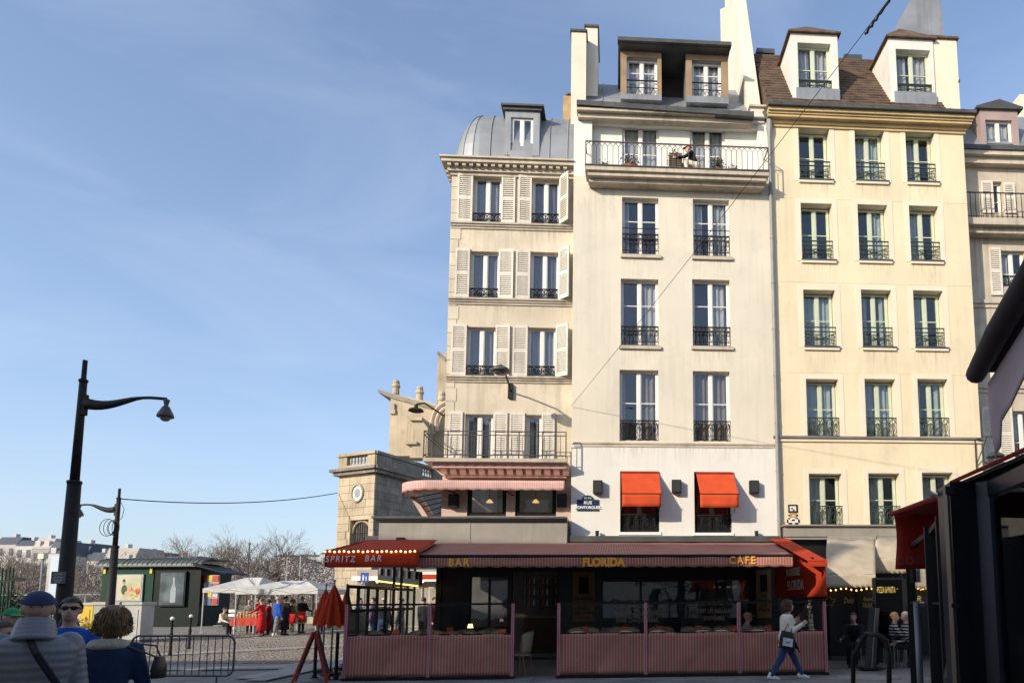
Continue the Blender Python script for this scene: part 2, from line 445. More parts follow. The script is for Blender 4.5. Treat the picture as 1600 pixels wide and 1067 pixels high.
def stain_mat():
    m, nt, b, out = new_mat('rain_streaks'); N, L = nt.nodes, nt.links
    b.inputs['Base Color'].default_value = (0.10, 0.085, 0.065, 1); b.inputs['Roughness'].default_value = 0.95
    tc = N.new('ShaderNodeTexCoord'); mp = N.new('ShaderNodeMapping'); mp.inputs['Scale'].default_value = (9, 9, 0.8); L.new(tc.outputs['Object'], mp.inputs['Vector'])
    n = N.new('ShaderNodeTexNoise'); n.inputs['Scale'].default_value = 1.6; n.inputs['Detail'].default_value = 5; L.new(mp.outputs[0], n.inputs['Vector'])
    sp = N.new('ShaderNodeSeparateXYZ'); L.new(tc.outputs['Generated'], sp.inputs[0])
    r = N.new('ShaderNodeMapRange'); r.inputs['From Min'].default_value = 0.46; r.inputs['From Max'].default_value = 0.8; L.new(n.outputs['Fac'], r.inputs['Value'])
    p = N.new('ShaderNodeMath'); p.operation = 'POWER'; p.inputs[1].default_value = 1.6; L.new(sp.outputs[2], p.inputs[0])
    k = N.new('ShaderNodeMath'); k.operation = 'MULTIPLY'; L.new(r.outputs[0], k.inputs[0]); L.new(p.outputs[0], k.inputs[1])
    # soft sides
    s1 = N.new('ShaderNodeMath'); s1.operation = 'PINGPONG'; s1.inputs[1].default_value = 0.5; L.new(sp.outputs[0], s1.inputs[0])
    s2 = N.new('ShaderNodeMath'); s2.operation = 'MULTIPLY'; s2.use_clamp = True; s2.inputs[1].default_value = 6; L.new(s1.outputs[0], s2.inputs[0])
    k2 = N.new('ShaderNodeMath'); k2.operation = 'MULTIPLY'; L.new(k.outputs[0], k2.inputs[0]); L.new(s2.outputs[0], k2.inputs[1])
    k3 = N.new('ShaderNodeMath'); k3.operation = 'MULTIPLY'; k3.inputs[1].default_value = 0.13; L.new(k2.outputs[0], k3.inputs[0])
    t = N.new('ShaderNodeBsdfTransparent'); mx = N.new('ShaderNodeMixShader'); L.new(k3.outputs[0], mx.inputs[0]); L.new(t.outputs[0], mx.inputs[1]); L.new(b.outputs[0], mx.inputs[2]); L.new(mx.outputs[0], out.inputs[0])
    return m
m_stain = stain_mat()
def stain(house, u0, u1, z0, z1, y, F=None):
    b = MB(); b.box(u0, u1, y-.003, y-.001, z0, z1); return b.build('rain_stain', m_stain, house, FAC if F is None else F)
# ------------------------------------------------------------------ the ground
m_asphalt = mat('worn_grey_paving', (0.26, 0.235, 0.205), 0.85, 0.2, 0.5, 0.4, 60, fine=0.25, patch=0.18)
m_band = mat('pale_granite', (0.40, 0.365, 0.32), 0.8, 0.12, 1.5, 0.25, 90, fine=0.2, each=0.15)
m_slab = mat('grey_paving_slab', (0.31, 0.285, 0.255), 0.8, 0.2, 1.3, 0.25, 70, fine=0.2, each=0.22, patch=0.15)
m_sett = mat('granite_sett', (0.26, 0.225, 0.19), 0.75, 0.35, 5, 0.3, 60, fine=0.2, patch=0.22)
g = MB()
ys = [-60, 22, 30, 40, 50, 60, 62, 120, 300, 1200]; xs = [-900, -200, -60, 60, 200, 900]
for a, b in zip(ys, ys[1:]):
    for c, d in zip(xs, xs[1:]):
        g.quad((c,a,ground_z(c,a)-0.03), (d,a,ground_z(d,a)-0.03), (d,b,ground_z(d,b)-0.03), (c,b,ground_z(c,b)-0.03))
ground = g.build('ground', m_asphalt, kind='structure')
# cobbles of the sunlit square: uncountable, one mass of separate stones
sv, sf = [], []
r2 = random.Random(3)
y = 18.4; row = 0
while y < 44:
    hy = 0.11; x = -24 + (row % 2) * 0.08
    while x < -7.0:
        w = 0.15 + r2.uniform(-.02, .02)
        if True:
            z = ground_z(x, y) - 0.012 + r2.uniform(-.006, .006)
            o = len(sv); q = 0.012
            sv += [(x,y,z-.03),(x+w-.012,y,z-.03),(x+w-.012,y+hy-.012,z-.03),(x,y+hy-.012,z-.03),
                   (x+q,y+q,z),(x+w-.012-q,y+q,z),(x+w-.012-q,y+hy-.012-q,z),(x+q,y+hy-.012-q,z)]
            sf += [(o+4,o+5,o+6,o+7),(o,o+1,o+5,o+4),(o+1,o+2,o+6,o+5),(o+2,o+3,o+7,o+6),(o+3,o,o+4,o+7)]
        x += w
    y += hy; row += 1
b = MB(); b.v = sv; b.f = sf; b.mi = [0]*len(sf)
setts = b.build('setts', m_sett, ground); setts['kind'] = 'stuff'
# pale granite bands across the square, laid stone by stone
def band(p, q, w, L=0.9):
    p, q = Vector(p), Vector(q); d = (q-p); n = int(d.length / L); d.normalize(); s = Vector((-d.y, d.x, 0))
    for i in range(n):
        for k in (0, 1):
            a = p + d * (i*L + (0.45*L if k else 0)); k0 = (k - 1) * w/2; m = MB()
            c = a + d * (L/2) + s * (k0 + w/4); z = ground_z(c.x, c.y)
            m.obox((c.x, c.y, z + 0.0 + r2.uniform(-.002,.002)), d*(L/2-.006), s*(w/4-.004), (0,0,.012))
            m.build('granite_slab', m_band, ground)
band((-16.5, 16.6, 0), (-6.8, 17.2, 0), 0.7)
band((-17, 20.5, 0), (-8.3, 27.5, 0), 0.9)
band((-8.6, 14.2, 0), (-8.9, 25.5, 0), 0.9)
# paving slabs in front of the terrace
for j in range(5):
    for i in range(19):
        y0 = 12.75 + j*0.42; x0 = -7.3 + i*0.63 + (j % 2)*0.3; m = MB()
        z = r2.uniform(-.004, .003)
        m.box(x0, x0+.622, y0, y0+.412, -.03, z)
        m.build('paving_slab', m_slab, ground)
# ------------------------------------------------------------------ houses across the street, behind the viewer, that shade the terrace
m_opp = mat('opposite_render', (0.74, 0.68, 0.58), 0.9, 0.1, 0.5, streak=0.1)
def opposite(x0, x1, h, label):
    t = thing('opposite_building', place((x0+x1)/2, -6, 0), label, 'building')
    k = .92*12; mb = MB(); mb.prism([(x0,-6,0),(x1,-6,0),(x1-k,-18,0),(x0-k,-18,0)], (0,0,h)); mb.build('wall', m_opp, t)
    wb = MB(); n = max(2, int((x1-x0)/2.4))
    for k in range(n):
        cx = x0 + (k+.5)*(x1-x0)/n
        for z in np.arange(3.6, h-2, 3.0):
            wb.box(cx-.5, cx+.5, -6.0, -5.96, z, z+1.8)
    wb.build('window', m_black, t, kind='stuff')
    rb = MB(); rb.box(x0+.02, x1-.02, -6.3, -5.8, h, h+.15); rb.build('cornice', m_trim, t)
opposite(-75, -32.2, 13.9, 'lower pale house at the far end across the street, behind the viewer')
opposite(-32.0, -17.105, 16.7, 'tall pale house across the street that shades the brasserie terrace')
opposite(-17.1, 32, 13.5, 'long pale house across the street right behind the viewer')
# ------------------------------------------------------------------ shared house pieces
def fm(u, z=0.0, off=0.0): return FAC @ Matrix.Translation((u, off, z))
def window(house, rc, y, m, F=FAC, rows=(0.5,), fw=0.055, curtain=None, open_=False, mcur=None, leaves=2):
    """casement: one framed part, a pane of glass per light, an optional curtain"""
    a, b, c, d = rc; f = MB(); yb = y + 0.06
    f.box(a, a+fw, y, yb, c, d); f.box(b-fw, b, y, yb, c, d); f.box(a+fw, b-fw, y, yb, d-fw, d); f.box(a+fw, b-fw, y, yb, c, c+fw*1.3)
    mid = (a+b)/2
    panes = [(a+fw, mid-.045), (mid+.045, b-fw)] if leaves == 2 else [(a+fw, b-fw)]
    if leaves == 2:
        f.box(mid-.05, mid+.05, y-.012, yb-.005, c+fw*1.3, d-fw)
    for p0, p1 in panes:                 # inner leaf stiles
        f.box(p0, p0+.028, y+.004, yb-.012, c+fw*1.3, d-fw); f.box(p1-.028, p1, y+.004, yb-.012, c+fw*1.3, d-fw)
        for r in rows:
            zz = c + (d-c)*r; f.box(p0+.028, p1-.028, y+.008, yb-.015, zz-.014, zz+.014)
    fo = f.build('window', m, house, F)
    for p0, p1 in panes:
        g = MB(); g.box(p0+.028, p1-.028, y+.026, y+.032, c+fw*1.3, d-fw); g.build('pane', m_glass, fo, F)
    if curtain:
        w = MB()
        for s0, s1 in curtain:
            u0 = a + fw + (b-a-2*fw)*s0; u1 = a + fw + (b-a-2*fw)*s1
            ph = noise(u0*3.1, c)*6
            w.grid(lambda i, j: (u0+(u1-u0)*i, y+.13+.03*math.sin(i*(u1-u0)*38+ph)+.012*math.sin(j*5+ph), c+.05+(d-c-.1)*j), 24, 3)
        w.build('curtain', mcur or m_curtain, fo, F, smooth=True)
    return fo
def scroll_guard(house, rc, y, h, m, F=FAC, style=0, name='window_guard', t=0.011):
    a, b, c, d = rc; g = MB(); z0 = c + .04; z1 = c + h
    g.box(a, b, y-.02, y+.015, z1-.012, z1+.018); g.box(a, b, y-t, y+t, z0-t, z0+t)
    def ring(cx, cz, rx, rz, n=12):
        g.tube([(cx+rx*math.cos(2*math.pi*k/n), y, cz+rz*math.sin(2*math.pi*k/n)) for k in range(n+1)], t*.8, 4, caps=False)
    w = b-a
    if style == 0:                       # straight bars between bands of small rings
        zt = z0 + (z1-z0)*.78; zb = z0 + (z1-z0)*.2
        g.box(a, b, y-t, y+t, zt-t, zt+t); g.box(a, b, y-t, y+t, zb-t, zb+t)
        n = 9
        for i in range(n+1): g.box(a+w*i/n-t*.8, a+w*i/n+t*.8, y-t, y+t, z0, z1)
        for i in range(n):
            if i % 2 == 0: ring(a+w*(i+.5)/n, (zt+zb)/2, w/n*.42, (zt-zb)*.38)
            ring(a+w*(i+.5)/n, (zt+z1)/2, w/n*.35, (z1-zt)*.4, 8)
    elif style == 1:                     # scrollwork
        n = max(3, int(w/.2))
        for i in range(n):
            cx = a+w*(i+.5)/n; s = 1 if i % 2 else -1; rr = min(w/n*.5, (z1-z0)*.46)
            zc = (z0+z1)/2
            pts = [(cx+s*rr*(1-k/26)*math.cos(k*.52), y, zc+(z1-z0)*.46*(1-k/26)*math.sin(k*.52)) for k in range(20)]
            g.tube(pts, t*.9, 4, caps=False); ring(cx, zc, rr*.98, (z1-z0)*.47, 12)
        for i in range(n+1): g.box(a+w*i/n-t*.7, a+w*i/n+t*.7, y-t, y+t, z0, z1)
    elif style == 2:                     # crossed bars with a rosette
        g.box(a, b, y-.02, y+.012, z0+(z1-z0)*.74, z0+(z1-z0)*.74+.028)
        zt = z0+(z1-z0)*.74; cx = (a+b)/2; cz = (z0+zt)/2
        for s in (-1, 1):
            g.bar((a, y, cz-s*(zt-z0)*.42), (b, y, cz+s*(zt-z0)*.42), t); g.bar((a, y, cz-s*(zt-z0)*.16), (b, y, cz+s*(zt-z0)*.16), t*.8)
        ring(cx, cz, .11, .11); ring(cx, cz, .055, .055, 8)
        for q in (0, .22, .78, 1): g.box(a+w*q-t*.8, a+w*q+t*.8, y-t, y+t, z0, z1)
        ring(a+w*.11, cz, .06, .14, 8); ring(a+w*.89, cz, .06, .14, 8)
    elif style == 3:                     # plain rail with crossed wires
        g.box(a, b, y-t, y+t, z0+(z1-z0)*.5, z0+(z1-z0)*.5+.02)
        for i in range(4):
            s = a+w*i/4; g.bar((s, y, z0), (s+w/8, y, z1*.5+z0*.5), t*.7); g.bar((s+w/8, y, z1*.5+z0*.5), (s+w/4, y, z0), t*.7)
    return g.build(name, m, house, F)
def shutter(house, u0, u1, z0, z1, y, ang=0.0, hinge=0, F=FAC):
    """louvred shutter; hinge 0 = left edge, 1 = right edge, swung outwards by ang"""
    w = u1-u0; m = MB(); th = .035
    m.box(0, .055, -th, 0, 0, z1-z0); m.box(w-.055, w, -th, 0, 0, z1-z0)
    H = z1-z0
    for zz in (0, H*.5-.05, H-.09): m.box(.055, w-.055, -th, 0, zz, zz+.1 if zz else .11)
    for lo, hi in ((.11, H*.5-.05), (H*.5+.05, H-.09)):
        n = max(3, int((hi-lo)/.062))
        for k in range(n):
            z = lo + (hi-lo)*(k+.5)/n
            m.add([(.055,-th*.9,z-.028),(w-.055,-th*.9,z-.028),(w-.055,-.004,z+.022),(.055,-.004,z+.022),
                   (.055,-th*.9,z-.018),(w-.055,-th*.9,z-.018),(w-.055,-.004,z+.032),(.055,-.004,z+.032)],
                  [(0,1,2,3),(7,6,5,4),(0,4,5,1),(3,2,6,7)])
    if hinge == 0: X = F @ Matrix.Translation((u0, y, z0)) @ Matrix.Rotation(-ang, 4, 'Z')
    else: X = F @ Matrix.Translation((u1, y, z0)) @ Matrix.Rotation(ang, 4, 'Z') @ Matrix.Translation((-w, 0, 0))
    return m.build('shutter', m_shutter, house, X)
def moulding(house, name, u0, u1, steps, m, F=FAC, y=0.0, ends=True):
    """stacked horizontal steps: (z0, z1, projection)"""
    b = MB()
    for z0, z1, p in steps: b.box(u0-(p if ends else 0), u1+(p if ends else 0), y-p, y+.02, z0, z1)
    return b.build(name, m, house, F)
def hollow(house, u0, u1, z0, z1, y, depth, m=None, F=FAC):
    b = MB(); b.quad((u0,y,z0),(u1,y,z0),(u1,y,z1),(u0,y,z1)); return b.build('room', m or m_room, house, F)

# ================================================================== HOUSE B: cream house above the brasserie
uB0, uB1 = fu(893, 690)[0], fu(1212, 690)[0]
zLedge = fu(1050, 692)[1]; zEaveB = fu(1040, 170, -.3)[1]; zAwn = fu(1050, 838)[1]
B = thing('cream_house', fm(uB0), 'cream rendered house with red window blinds above the brasserie', 'house')
rB = [[(972,1029,309,399),(1083,1140,312,402)], [(970,1029,436,541),(1082,1141,437,542)], [(968,1029,578,689),(1083,1141,580,690)]]
rB = [[frect(*q) for q in row] for row in rB]
rG = [frect(969,1030,736,831), frect(1085,1143,737,832)]
rT = [frect(972,1030,198,264,.25), frect(1078,1133,201,266,.25)]
zBal = fu(1050, 264)[1]
w = MB(); w.wall(uB0, uB1, zLedge, zBal-.35, [r for row in rB for r in row], 0, .24); w.wall(uB0+.01, uB1-.01, zLedge, zBal, [], 5.9, 0)
w.quad((uB0,0,3),(uB0,0,zEaveB),(uB0,6,zEaveB),(uB0,6,3)); w.quad((uB1,0,0),(uB1,0,zEaveB),(uB1,6,zEaveB),(uB1,6,0))
w.build('wall', m_cream, B, FAC)
w = MB(); w.wall(uB0, uB1, 2.9, zLedge, rG, -.004, .3); w.build('lower_wall', m_white, B, FAC)
uR0 = fu(925, 220)[0]
w = MB(); w.wall(uR0, uB1-.32, zBal, zEaveB-.28, rT, .25, .1); w.box(uB0, uR0, 0, .3, zBal-.35, zEaveB-.05); w.box(uB1-.32, uB1, 0, .3, zBal-.35, zEaveB-.05)
w.box(uR0, uB1-.32, .0, .25, zBal-.349, zBal); w.box(uR0, uB1-.32, .06, .27, zEaveB-.28, zEaveB-.05)
w.build('top_storey_wall', m_white, B, FAC)
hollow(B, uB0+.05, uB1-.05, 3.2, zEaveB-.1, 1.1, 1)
cur = [[[(0,.16)], [(0,.25),(.62,1)]], [[(.55,1)], [(.5,.95)]], [[(0,.12),(.55,1)], [(0,.45),(.55,1)]]]
mcurB = [[m_curtain, m_curtain], [m_curtain, m_curtain], [cloth_mat('taupe_curtain', (.27,.22,.18), .2), MATS['taupe_curtain']]]
for i, row in enumerate(rB):
    for j, rc in enumerate(row):
        window(B, rc, .17, m_winwhite, rows=(.63,) if i < 2 else (.55,), curtain=cur[i][j], mcur=mcurB[i][j])
        scroll_guard(B, rc, .03, .62 if i != 0 else .68, m_iron, style=0 if i < 2 else 1)
        if i < 2:
            s = MB(); s.box(rc[0]-.05, rc[1]+.07, -.07, .2, rc[2]-.1, rc[2]+.002); s.build('sill', m_trim, B, FAC)
        stain(B, rc[0]-.12, rc[1]+.12, rc[2]-.10-(.9 if i < 2 else .12), rc[2]-.10, 0)
        if i == 0: # upper safety bar
            s = MB(); s.box(rc[0], rc[1], .02, .035, rc[2]+.86, rc[2]+.885); s.build('rail', m_iron, B, FAC)
for rc in rG:
    window(B, rc, .2, m_blackmatt, rows=(.5,)); scroll_guard(B, (rc[0], rc[1], rc[2]+.02, rc[3]), .08, .5, m_iron, style=1)
    s = MB(); s.box(rc[0]-.05, rc[1]+.05, -.035, .1, rc[2]-.08, rc[2]); s.build('sill', m_whitepaint, B, FAC)
for rc in rT:
    window(B, rc, .31, m_winwhite, rows=(.36,), curtain=[(0,1)] , fw=.06, mcur=None)
moulding(B, 'string_course', uB0+.1, uB1-.08, [(zLedge-.05, zLedge, .05), (zLedge-.13, zLedge-.05, .025)], m_trim)
# top balcony
uq0, uq1 = fu(915, 264, -.55)[0], fu(1201, 266, -.55)[0]; zq = fu(1050, 264, -.55)[1]
bl = MB(); bl.box(uq0, uq1, -.58, .02, zq-.13, zq); bl.box(uq0+.06, uq1-.06, -.5, .02, zq-.25, zq-.13); bl.box(uq0+.1, uq1-.1, -.34, .02, zq-.36, zq-.25); pass
bl.build('balcony', m_trim, B, FAC)
ed = MB(); ed.box(uq0-.02, uq1+.02, -.61, .01, zq, zq+.03); ed.build('balcony_edge', m_darkzinc, B, FAC)
rl = MB(); zr0, zr1 = zq+.05, zq+.78; n = 34
rl.box(uq0, uq1, -.575, -.545, zr1-.012, zr1+.015); rl.box(uq0, uq1, -.568, -.552, zr0-.01, zr0+.01)
for u in (uq0, uq1): rl.box(u-.015, u+.015, -.56, 0, zr1-.012, zr1+.01); rl.box(u-.012, u+.012, -.57, -.545, zq, zr1)
for i in range(n+1):
    u = uq0 + (uq1-uq0)*i/n; rl.box(u-.008, u+.008, -.566, -.554, zr0, zr1-.15)
    if i < n:
        rr = (uq1-uq0)/n
        for s in (0, 1): rl.tube([(u+rr*s, -.56, zr1-.15), (u+rr*s+(rr*.5 if not s else -rr*.5), -.56, zr1-.05), (u+rr*s+(rr if not s else -rr)*.95, -.56, zr1-.012)], .0075, 4, caps=False)
rl.build('balcony_railing', mat('rusty_brown_ironwork', (.085,.055,.045), .6, .25, 6), B, FAC)
stain(B, uB0+.1, uq0+1.2, zq-1.7, zq-.36, 0); stain(B, uq1-1.3, uB1-.1, zq-1.6, zq-.36, 0); stain(B, uB0+.15, uB1-.1, zLedge-.75, zLedge-.13, -.004)
# eaves gutter
pa, pb = fu(901, 158, -.35), fu(1178, 177, -.35); zg = (pa[1]+pb[1])/2
gt = MB(); tilt = (pb[1]-pa[1])*.5
for k in range(14):
    ua = pa[0]+(pb[0]-pa[0])*k/14; ub = pa[0]+(pb[0]-pa[0])*(k+1)/14-.006; za = zg-tilt+2*tilt*k/14
    gt.box(ua, ub, -.36, -.16, za-.12, za+.035); gt.box(ub-.03, ub+.006, -.37, -.15, za-.13, za+.04)
gt.build('gutter', m_darkzinc, B, FAC)
so = MB(); so.box(pa[0], pb[0], -.3, .1, zg-.16, zg-.08); so.box(pa[0]+.03, pb[0], -.16, .1, zg-.3, zg-.16); so.build('eave', m_trim, B, FAC)
# zinc mansard
zR = zg-.06
rf = MB(); rf.prism([(pa[0]+.05, -.15, zR), (pa[0]+.05, 2.3, zR+2.9), (pa[0]+.05, 6, zR+3.1), (pa[0]+.05, 6, zR-.2)], (uB1-.1-pa[0]-.05, 0, 0))
rf.build('roof', m_zinc, B, FAC)
for k in range(3):
    sm = MB(); u = pa[0]+.12+k*.32; sm.bar((u, -.14, zR+.03), (u, 2.3, zR+2.93), .02); sm.build('roof_seam', m_zinc, B, FAC)
m_stonebrown = mat('brown_stone_frame', (.30,.21,.13), .85, .2, 2.5, .3, 60)
yD = .35
for (x0,x1,y0,y1), (f0,f1,f2,f3) in (((979,1027,92,150),(970,1033,74,158)), ((1081,1127,97,153),(1072,1137,80,163))):
    a = frect(x0,x1,y0,y1,yD); o = frect(f0,f1,f2,f3,yD); d = MB()
    d.box(o[0], a[0], yD, yD+2.4, o[2], o[3]); d.box(a[1], o[1], yD, yD+2.4, o[2], o[3]); d.box(a[0], a[1], yD, yD+.4, a[3], o[3]); d.box(a[0], a[1], yD, yD+.4, o[2], a[2])
    do = d.build('dormer', m_zinc, B, FAC)
    e = MB(); e.box(o[0]-.01, a[0], yD-.05, yD-.002, a[2], o[3]); e.box(a[1], o[1]+.01, yD-.05, yD-.002, a[2], o[3]); e.box(a[0], a[1], yD-.05, yD-.002, a[3], o[3])
    e.build('dormer_frame', m_stonebrown, do, FAC)
    e = MB(); e.box(o[0]-.01, o[1]+.01, yD-.06, yD-.003, o[2], a[2]); e.build('dormer_apron', m_zinc, do, FAC)
    window(B, a, yD+.1, m_winwhite, rows=(.66,), curtain=[(0,1)])
    scroll_guard(B, a, yD+.03, (a[3]-a[2])*.42, m_iron, style=3)
    hollow(B, a[0], a[1], a[2], a[3], yD+.5, 1)
ra, rb_ = fu(966, 64, .05), fu(1141, 80, .05)
tr = MB(); zt = (ra[1]+rb_[1])/2
tr.box(ra[0], rb_[0], .0, 3.4, zt-.04, zt+.12); tr.box(ra[0]-.02, rb_[0]+.02, -.1, .1, zt-.02, zt+.1)
tr.build('dormer_roof', m_darkzinc, B, FAC)
dk = MB(); dk.box(fu(1034,110,.6)[0], fu(1071,110,.6)[0], 1.3, 3.0, zR+.2, zt-.05); dk.build('dormer_recess', mat('recess_shade', (.035,.03,.03), .9, .2, 3), B, FAC)  # dark block: the shade between the dormers put into colour
# chimneys
def chimney(house, x0, x1, ytop, ybase, y, dep, lean=0):
    a, t = fu(x0, ytop, y); b2, _ = fu(x1, ytop, y); zb = fu(x0, ybase, y)[1]; c = MB()
    c.box(a, b2, y, y+dep, zb, t); o = c.build('chimney', m_cream, house, FAC)
    k = MB(); k.box(a-.04, b2+.04, y-.05, y+dep+.05, t, t+.07); k.build('chimney_cap', m_darkzinc, o, FAC)
chimney(B, 893, 916, 50, 205, .5, 1.2); chimney(B, 915, 934, 43, 150, .9, 1.4)
c = MB(); a, t = fu(880, 140, 1.6); b2 = fu(897, 140, 1.6)[0]; zb = fu(885, 215, 1.6)[1]
c.box(a, b2, 1.6, 2.6, zb, fu(885, 150, 1.6)[1]); o = c.build('chimney', mat('ochre_brick_render', (.38,.27,.16), .9, .2, 3), B, FAC)
p = MB(); zz = fu(885, 150, 1.6)[1]; p.lathe([(.13,0),(.11,.25),(.15,.26),(.15,.32)], ((a+b2)/2, 2.0, zz), 10); p.build('chimney_pot', m_darkzinc, o, FAC)
# tall party wall on the right of the roof
ux = uB1-.12; zp = fu(1196, 178)[1]
z_off = fu(1150, -60, 3)[1]; th = .42
pw = MB(); pw.prism([(ux-th, -.05, zp-.35), (ux-th, -.05, zp+.15), (ux-th, .25, zp+.2), (ux-th, 3.0, z_off), (ux-th, 4.1, z_off), (ux-th, 4.1, fu(1105, 10, 4.1)[1]), (ux-th, 5.2, fu(1105, 14, 5.2)[1]), (ux-th, 5.2, zp-.35)], (th, 0, 0))
pwo = pw.build('party_wall', m_cream, B, FAC)
cp = MB(); cp.box(ux-th-.06, ux+.06, -.12, .3, zp+.15, zp+.21); cp.build('coping', m_trim, pwo, FAC)
# rainwater pipe
ud = fu(1208, 500)[0]
dp = MB(); dp.tube([(ud, -.1, 3.2), (ud, -.1, fu(1205, 215)[1]), (ud-.02, -.1, fu(1200,190)[1]), (ud-.2, -.25, fu(1180,182)[1])], .055, 8)
dp.tube([(ud, -.1, fu(1205, 215)[1]-.05), (ud, -.1, fu(1205,205)[1]), (ud+.02, -.12, fu(1203,190)[1]), (ud+.05,-.2,fu(1203,166)[1])], [.055,.1,.06,.05], 8)
for k in range(8): dp.lathe([(.068,0),(.068,.05)], (ud, -.1, 3.9+k*1.45), 8)
dp.build('drainpipe', mat('grey_painted_pipe', (.26,.255,.25), .55, .15, 2), B, FAC)

# ================================================================== HOUSE A: corner house with shutters
yA = .30
uA0, uA1 = fu(701, 480, yA)[0], uB0-.004
zCor0, zCor1 = fu(800, 266, yA)[1], fu(800, 247, yA-.35)[1]
A = thing('corner_house', fm(uA0), 'narrow corner house with cream louvred shutters and a zinc domed roof', 'house')
wa = [[(739.6,783.5,276,349.5),(831,874.6,280,350)], [(734,780,393,467),(828.5,873,394,468)], [(728.7,774,511,588),(824.5,868.5,512,588.6)], [(726,770,647,718),(822,846,648,718)]]
wa = [[frect(*q, yA) for q in row] for row in wa]
zA0 = fu(800, 800, yA)[1]; zMz = fu(800, 745, yA)[1]
w = MB(); w.wall(uA0, uA1, zMz, zCor0+.05, [r for row in wa for r in row], yA, .22)
w.quad((uA0,yA,zMz),(uA0,yA+9,zMz),(uA0,yA+9,zCor0),(uA0,yA,zCor0)); w.quad((uA0,yA+9,zMz),(uA1,yA+9,zMz),(uA1,yA+9,zCor0),(uA0,yA+9,zCor0))
w.build('wall', m_stoneA, A, FAC)
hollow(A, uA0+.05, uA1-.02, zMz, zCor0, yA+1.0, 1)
uq = uA0 + (fu(716, 380, yA)[0]-uA0)*.95
for z in np.arange(zMz+.15, zCor0-.4, .42):             # quoin stones up the corner
    q = MB(); ln = .30 if int(z/.42) % 2 else .24; q.box(uA0-.012, uA0+ln, yA-.015, yA+.3, z, z+.405); q.build('quoin_stone', m_stoneA, A, FAC)
shx = [[(715,739,0),(783.5,805.5,1),(810,831,0)], [(711.5,734,0),(779,802.6,1),(806,828.5,0)], [(705,729,0),(774,797,1),(801,824.5,0)], [(701,722.7,0),(771,793,1),(796,820,0),(846,867,1)]]
refl_cur = cloth_mat('pane_reflection_grey', (.17,.165,.19), .2)  # lilac-grey sheet that paints the flat reflection of the panes
grey_cur_refl = cloth_mat('grey_curtain_reflection', (.30,.30,.31), .2)
for i, row in enumerate(wa):
    for j, rc in enumerate(row):
        window(A, rc, yA+.14, m_winwhite, rows=(), curtain=[(0,.42),(.55,1)] if i == 3 else [(0,1)], mcur=grey_cur_refl if i == 3 or (i+j) % 3 == 0 else refl_cur, leaves=2 if rc[1]-rc[0] > .6 else 1)  # upper rows: full-width grey sheets behind the glass imitate its reflection
        if i < 3: scroll_guard(A, rc, yA-.01, .31, m_iron, style=1)
    for x0, x1, h in shx[i]:
        z0, z1 = row[0][2]-.02, row[0][3]+.06
        a, b2 = fu(x0, 400, yA)[0], fu(x1, 400, yA)[0]
        a = fu(x0, [310,430,550,683][i], yA)[0]; b2 = fu(x1, [310,430,550,683][i], yA)[0]
        shutter(A, a+.004, b2-.004, z0, z1, yA-.012, 0.02+.16*rnd.random()**2, 1 if h == 0 else 0)
    if i < 3:
        rc = row[1]; shutter(A, rc[1]+.01, rc[1]+.45, rc[2]-.02, rc[3]+.06, yA-.012, [.85,.72,.55][i], 0)
    if i < 3:
        zz = row[0][2]
        moulding(A, 'string_course', uA0, uA1-.01, [(zz-.06, zz-.005, .11), (zz-.12, zz-.06, .07), (zz-.19, zz-.12, .035)], m_trim, y=yA, ends=False)
        stain(A, uA0+.32, uA1-.05, zz-.75, zz-.19, yA)
# cornice with dentils
co = MB(); zc = zCor1
co.box(uA0-.32, uA1, yA-.36, yA+9, zc-.02, zc+.03); co.box(uA0-.27, uA1, yA-.30, yA+9, zc-.13, zc-.02); co.box(uA0-.12, uA1, yA-.13, yA+9, zc-.32, zc-.13); co.box(uA0-.05, uA1, yA-.06, yA+9, zc-.42, zc-.32)
co.build('cornice', m_trim, A, FAC)
nd = 17
for k in range(nd):
    u = uA0-.1 + (uA1-uA0)*k/nd; q = MB(); q.box(u, u+.11, yA-.25, yA-.128, zc-.22, zc-.131); q.build('dentil', m_trim, A, FAC)
for k in range(10):
    q = MB(); q.box(uA0-.24, uA0-.118, yA+.1+k*.22, yA+.21+k*.22, zc-.22, zc-.131); q.build('dentil', m_trim, A, FAC)
# curved zinc roof: quarter round at the front and on the corner side
Hr = fu(830, 196, yA+1.0)[1]-zc
def roofpt(u, v):                        # u along front (0..1) ; v from eave to top
    t = v*math.pi/2
    return t
rm = MB(); cr = 1.05
pth = [(uA0-.02, yA+9)] + [(uA0-.02, yA+1.1-.0*k) for k in range(1)]
prof = [(0,.03)] + [(cr*(1-math.cos(t)), .03+Hr*math.sin(t)) for t in np.linspace(.12, math.pi/2, 9)] + [(cr+2.5, Hr+.35)]
def corner_path(ins):
    r = max(.9-ins, .02); cx, cy = uA0+.8, yA+.75
    pts = [(uA0-.1+ins, yA+9)]
    for k in range(9):
        t = math.pi + (math.pi/2)*k/8
        pts.append((cx+r*math.cos(t) if ins < .9 else uA0-.1+ins, cy+r*math.sin(t) if ins < .9 else yA-.15+ins))
    pts.append((uA1, yA-.15+ins)); return pts
rows_ = []
for ins, h in prof: rows_.append([(x, y, zc+h) for x, y in corner_path(ins)])
k = len(rows_[0])
rm.add([p for r_ in rows_ for p in r_], [(j*k+i, j*k+i+1, (j+1)*k+i+1, (j+1)*k+i) for j in range(len(rows_)-1) for i in range(k-1)])
rm.build('roof', m_zinc, A, FAC, smooth=False)
def seam(fn): 
    s = MB(); s.tube([fn(ins, h) for ins, h in prof[:-1]], .02, 4); s.build('roof_seam', m_zinc, A, FAC)
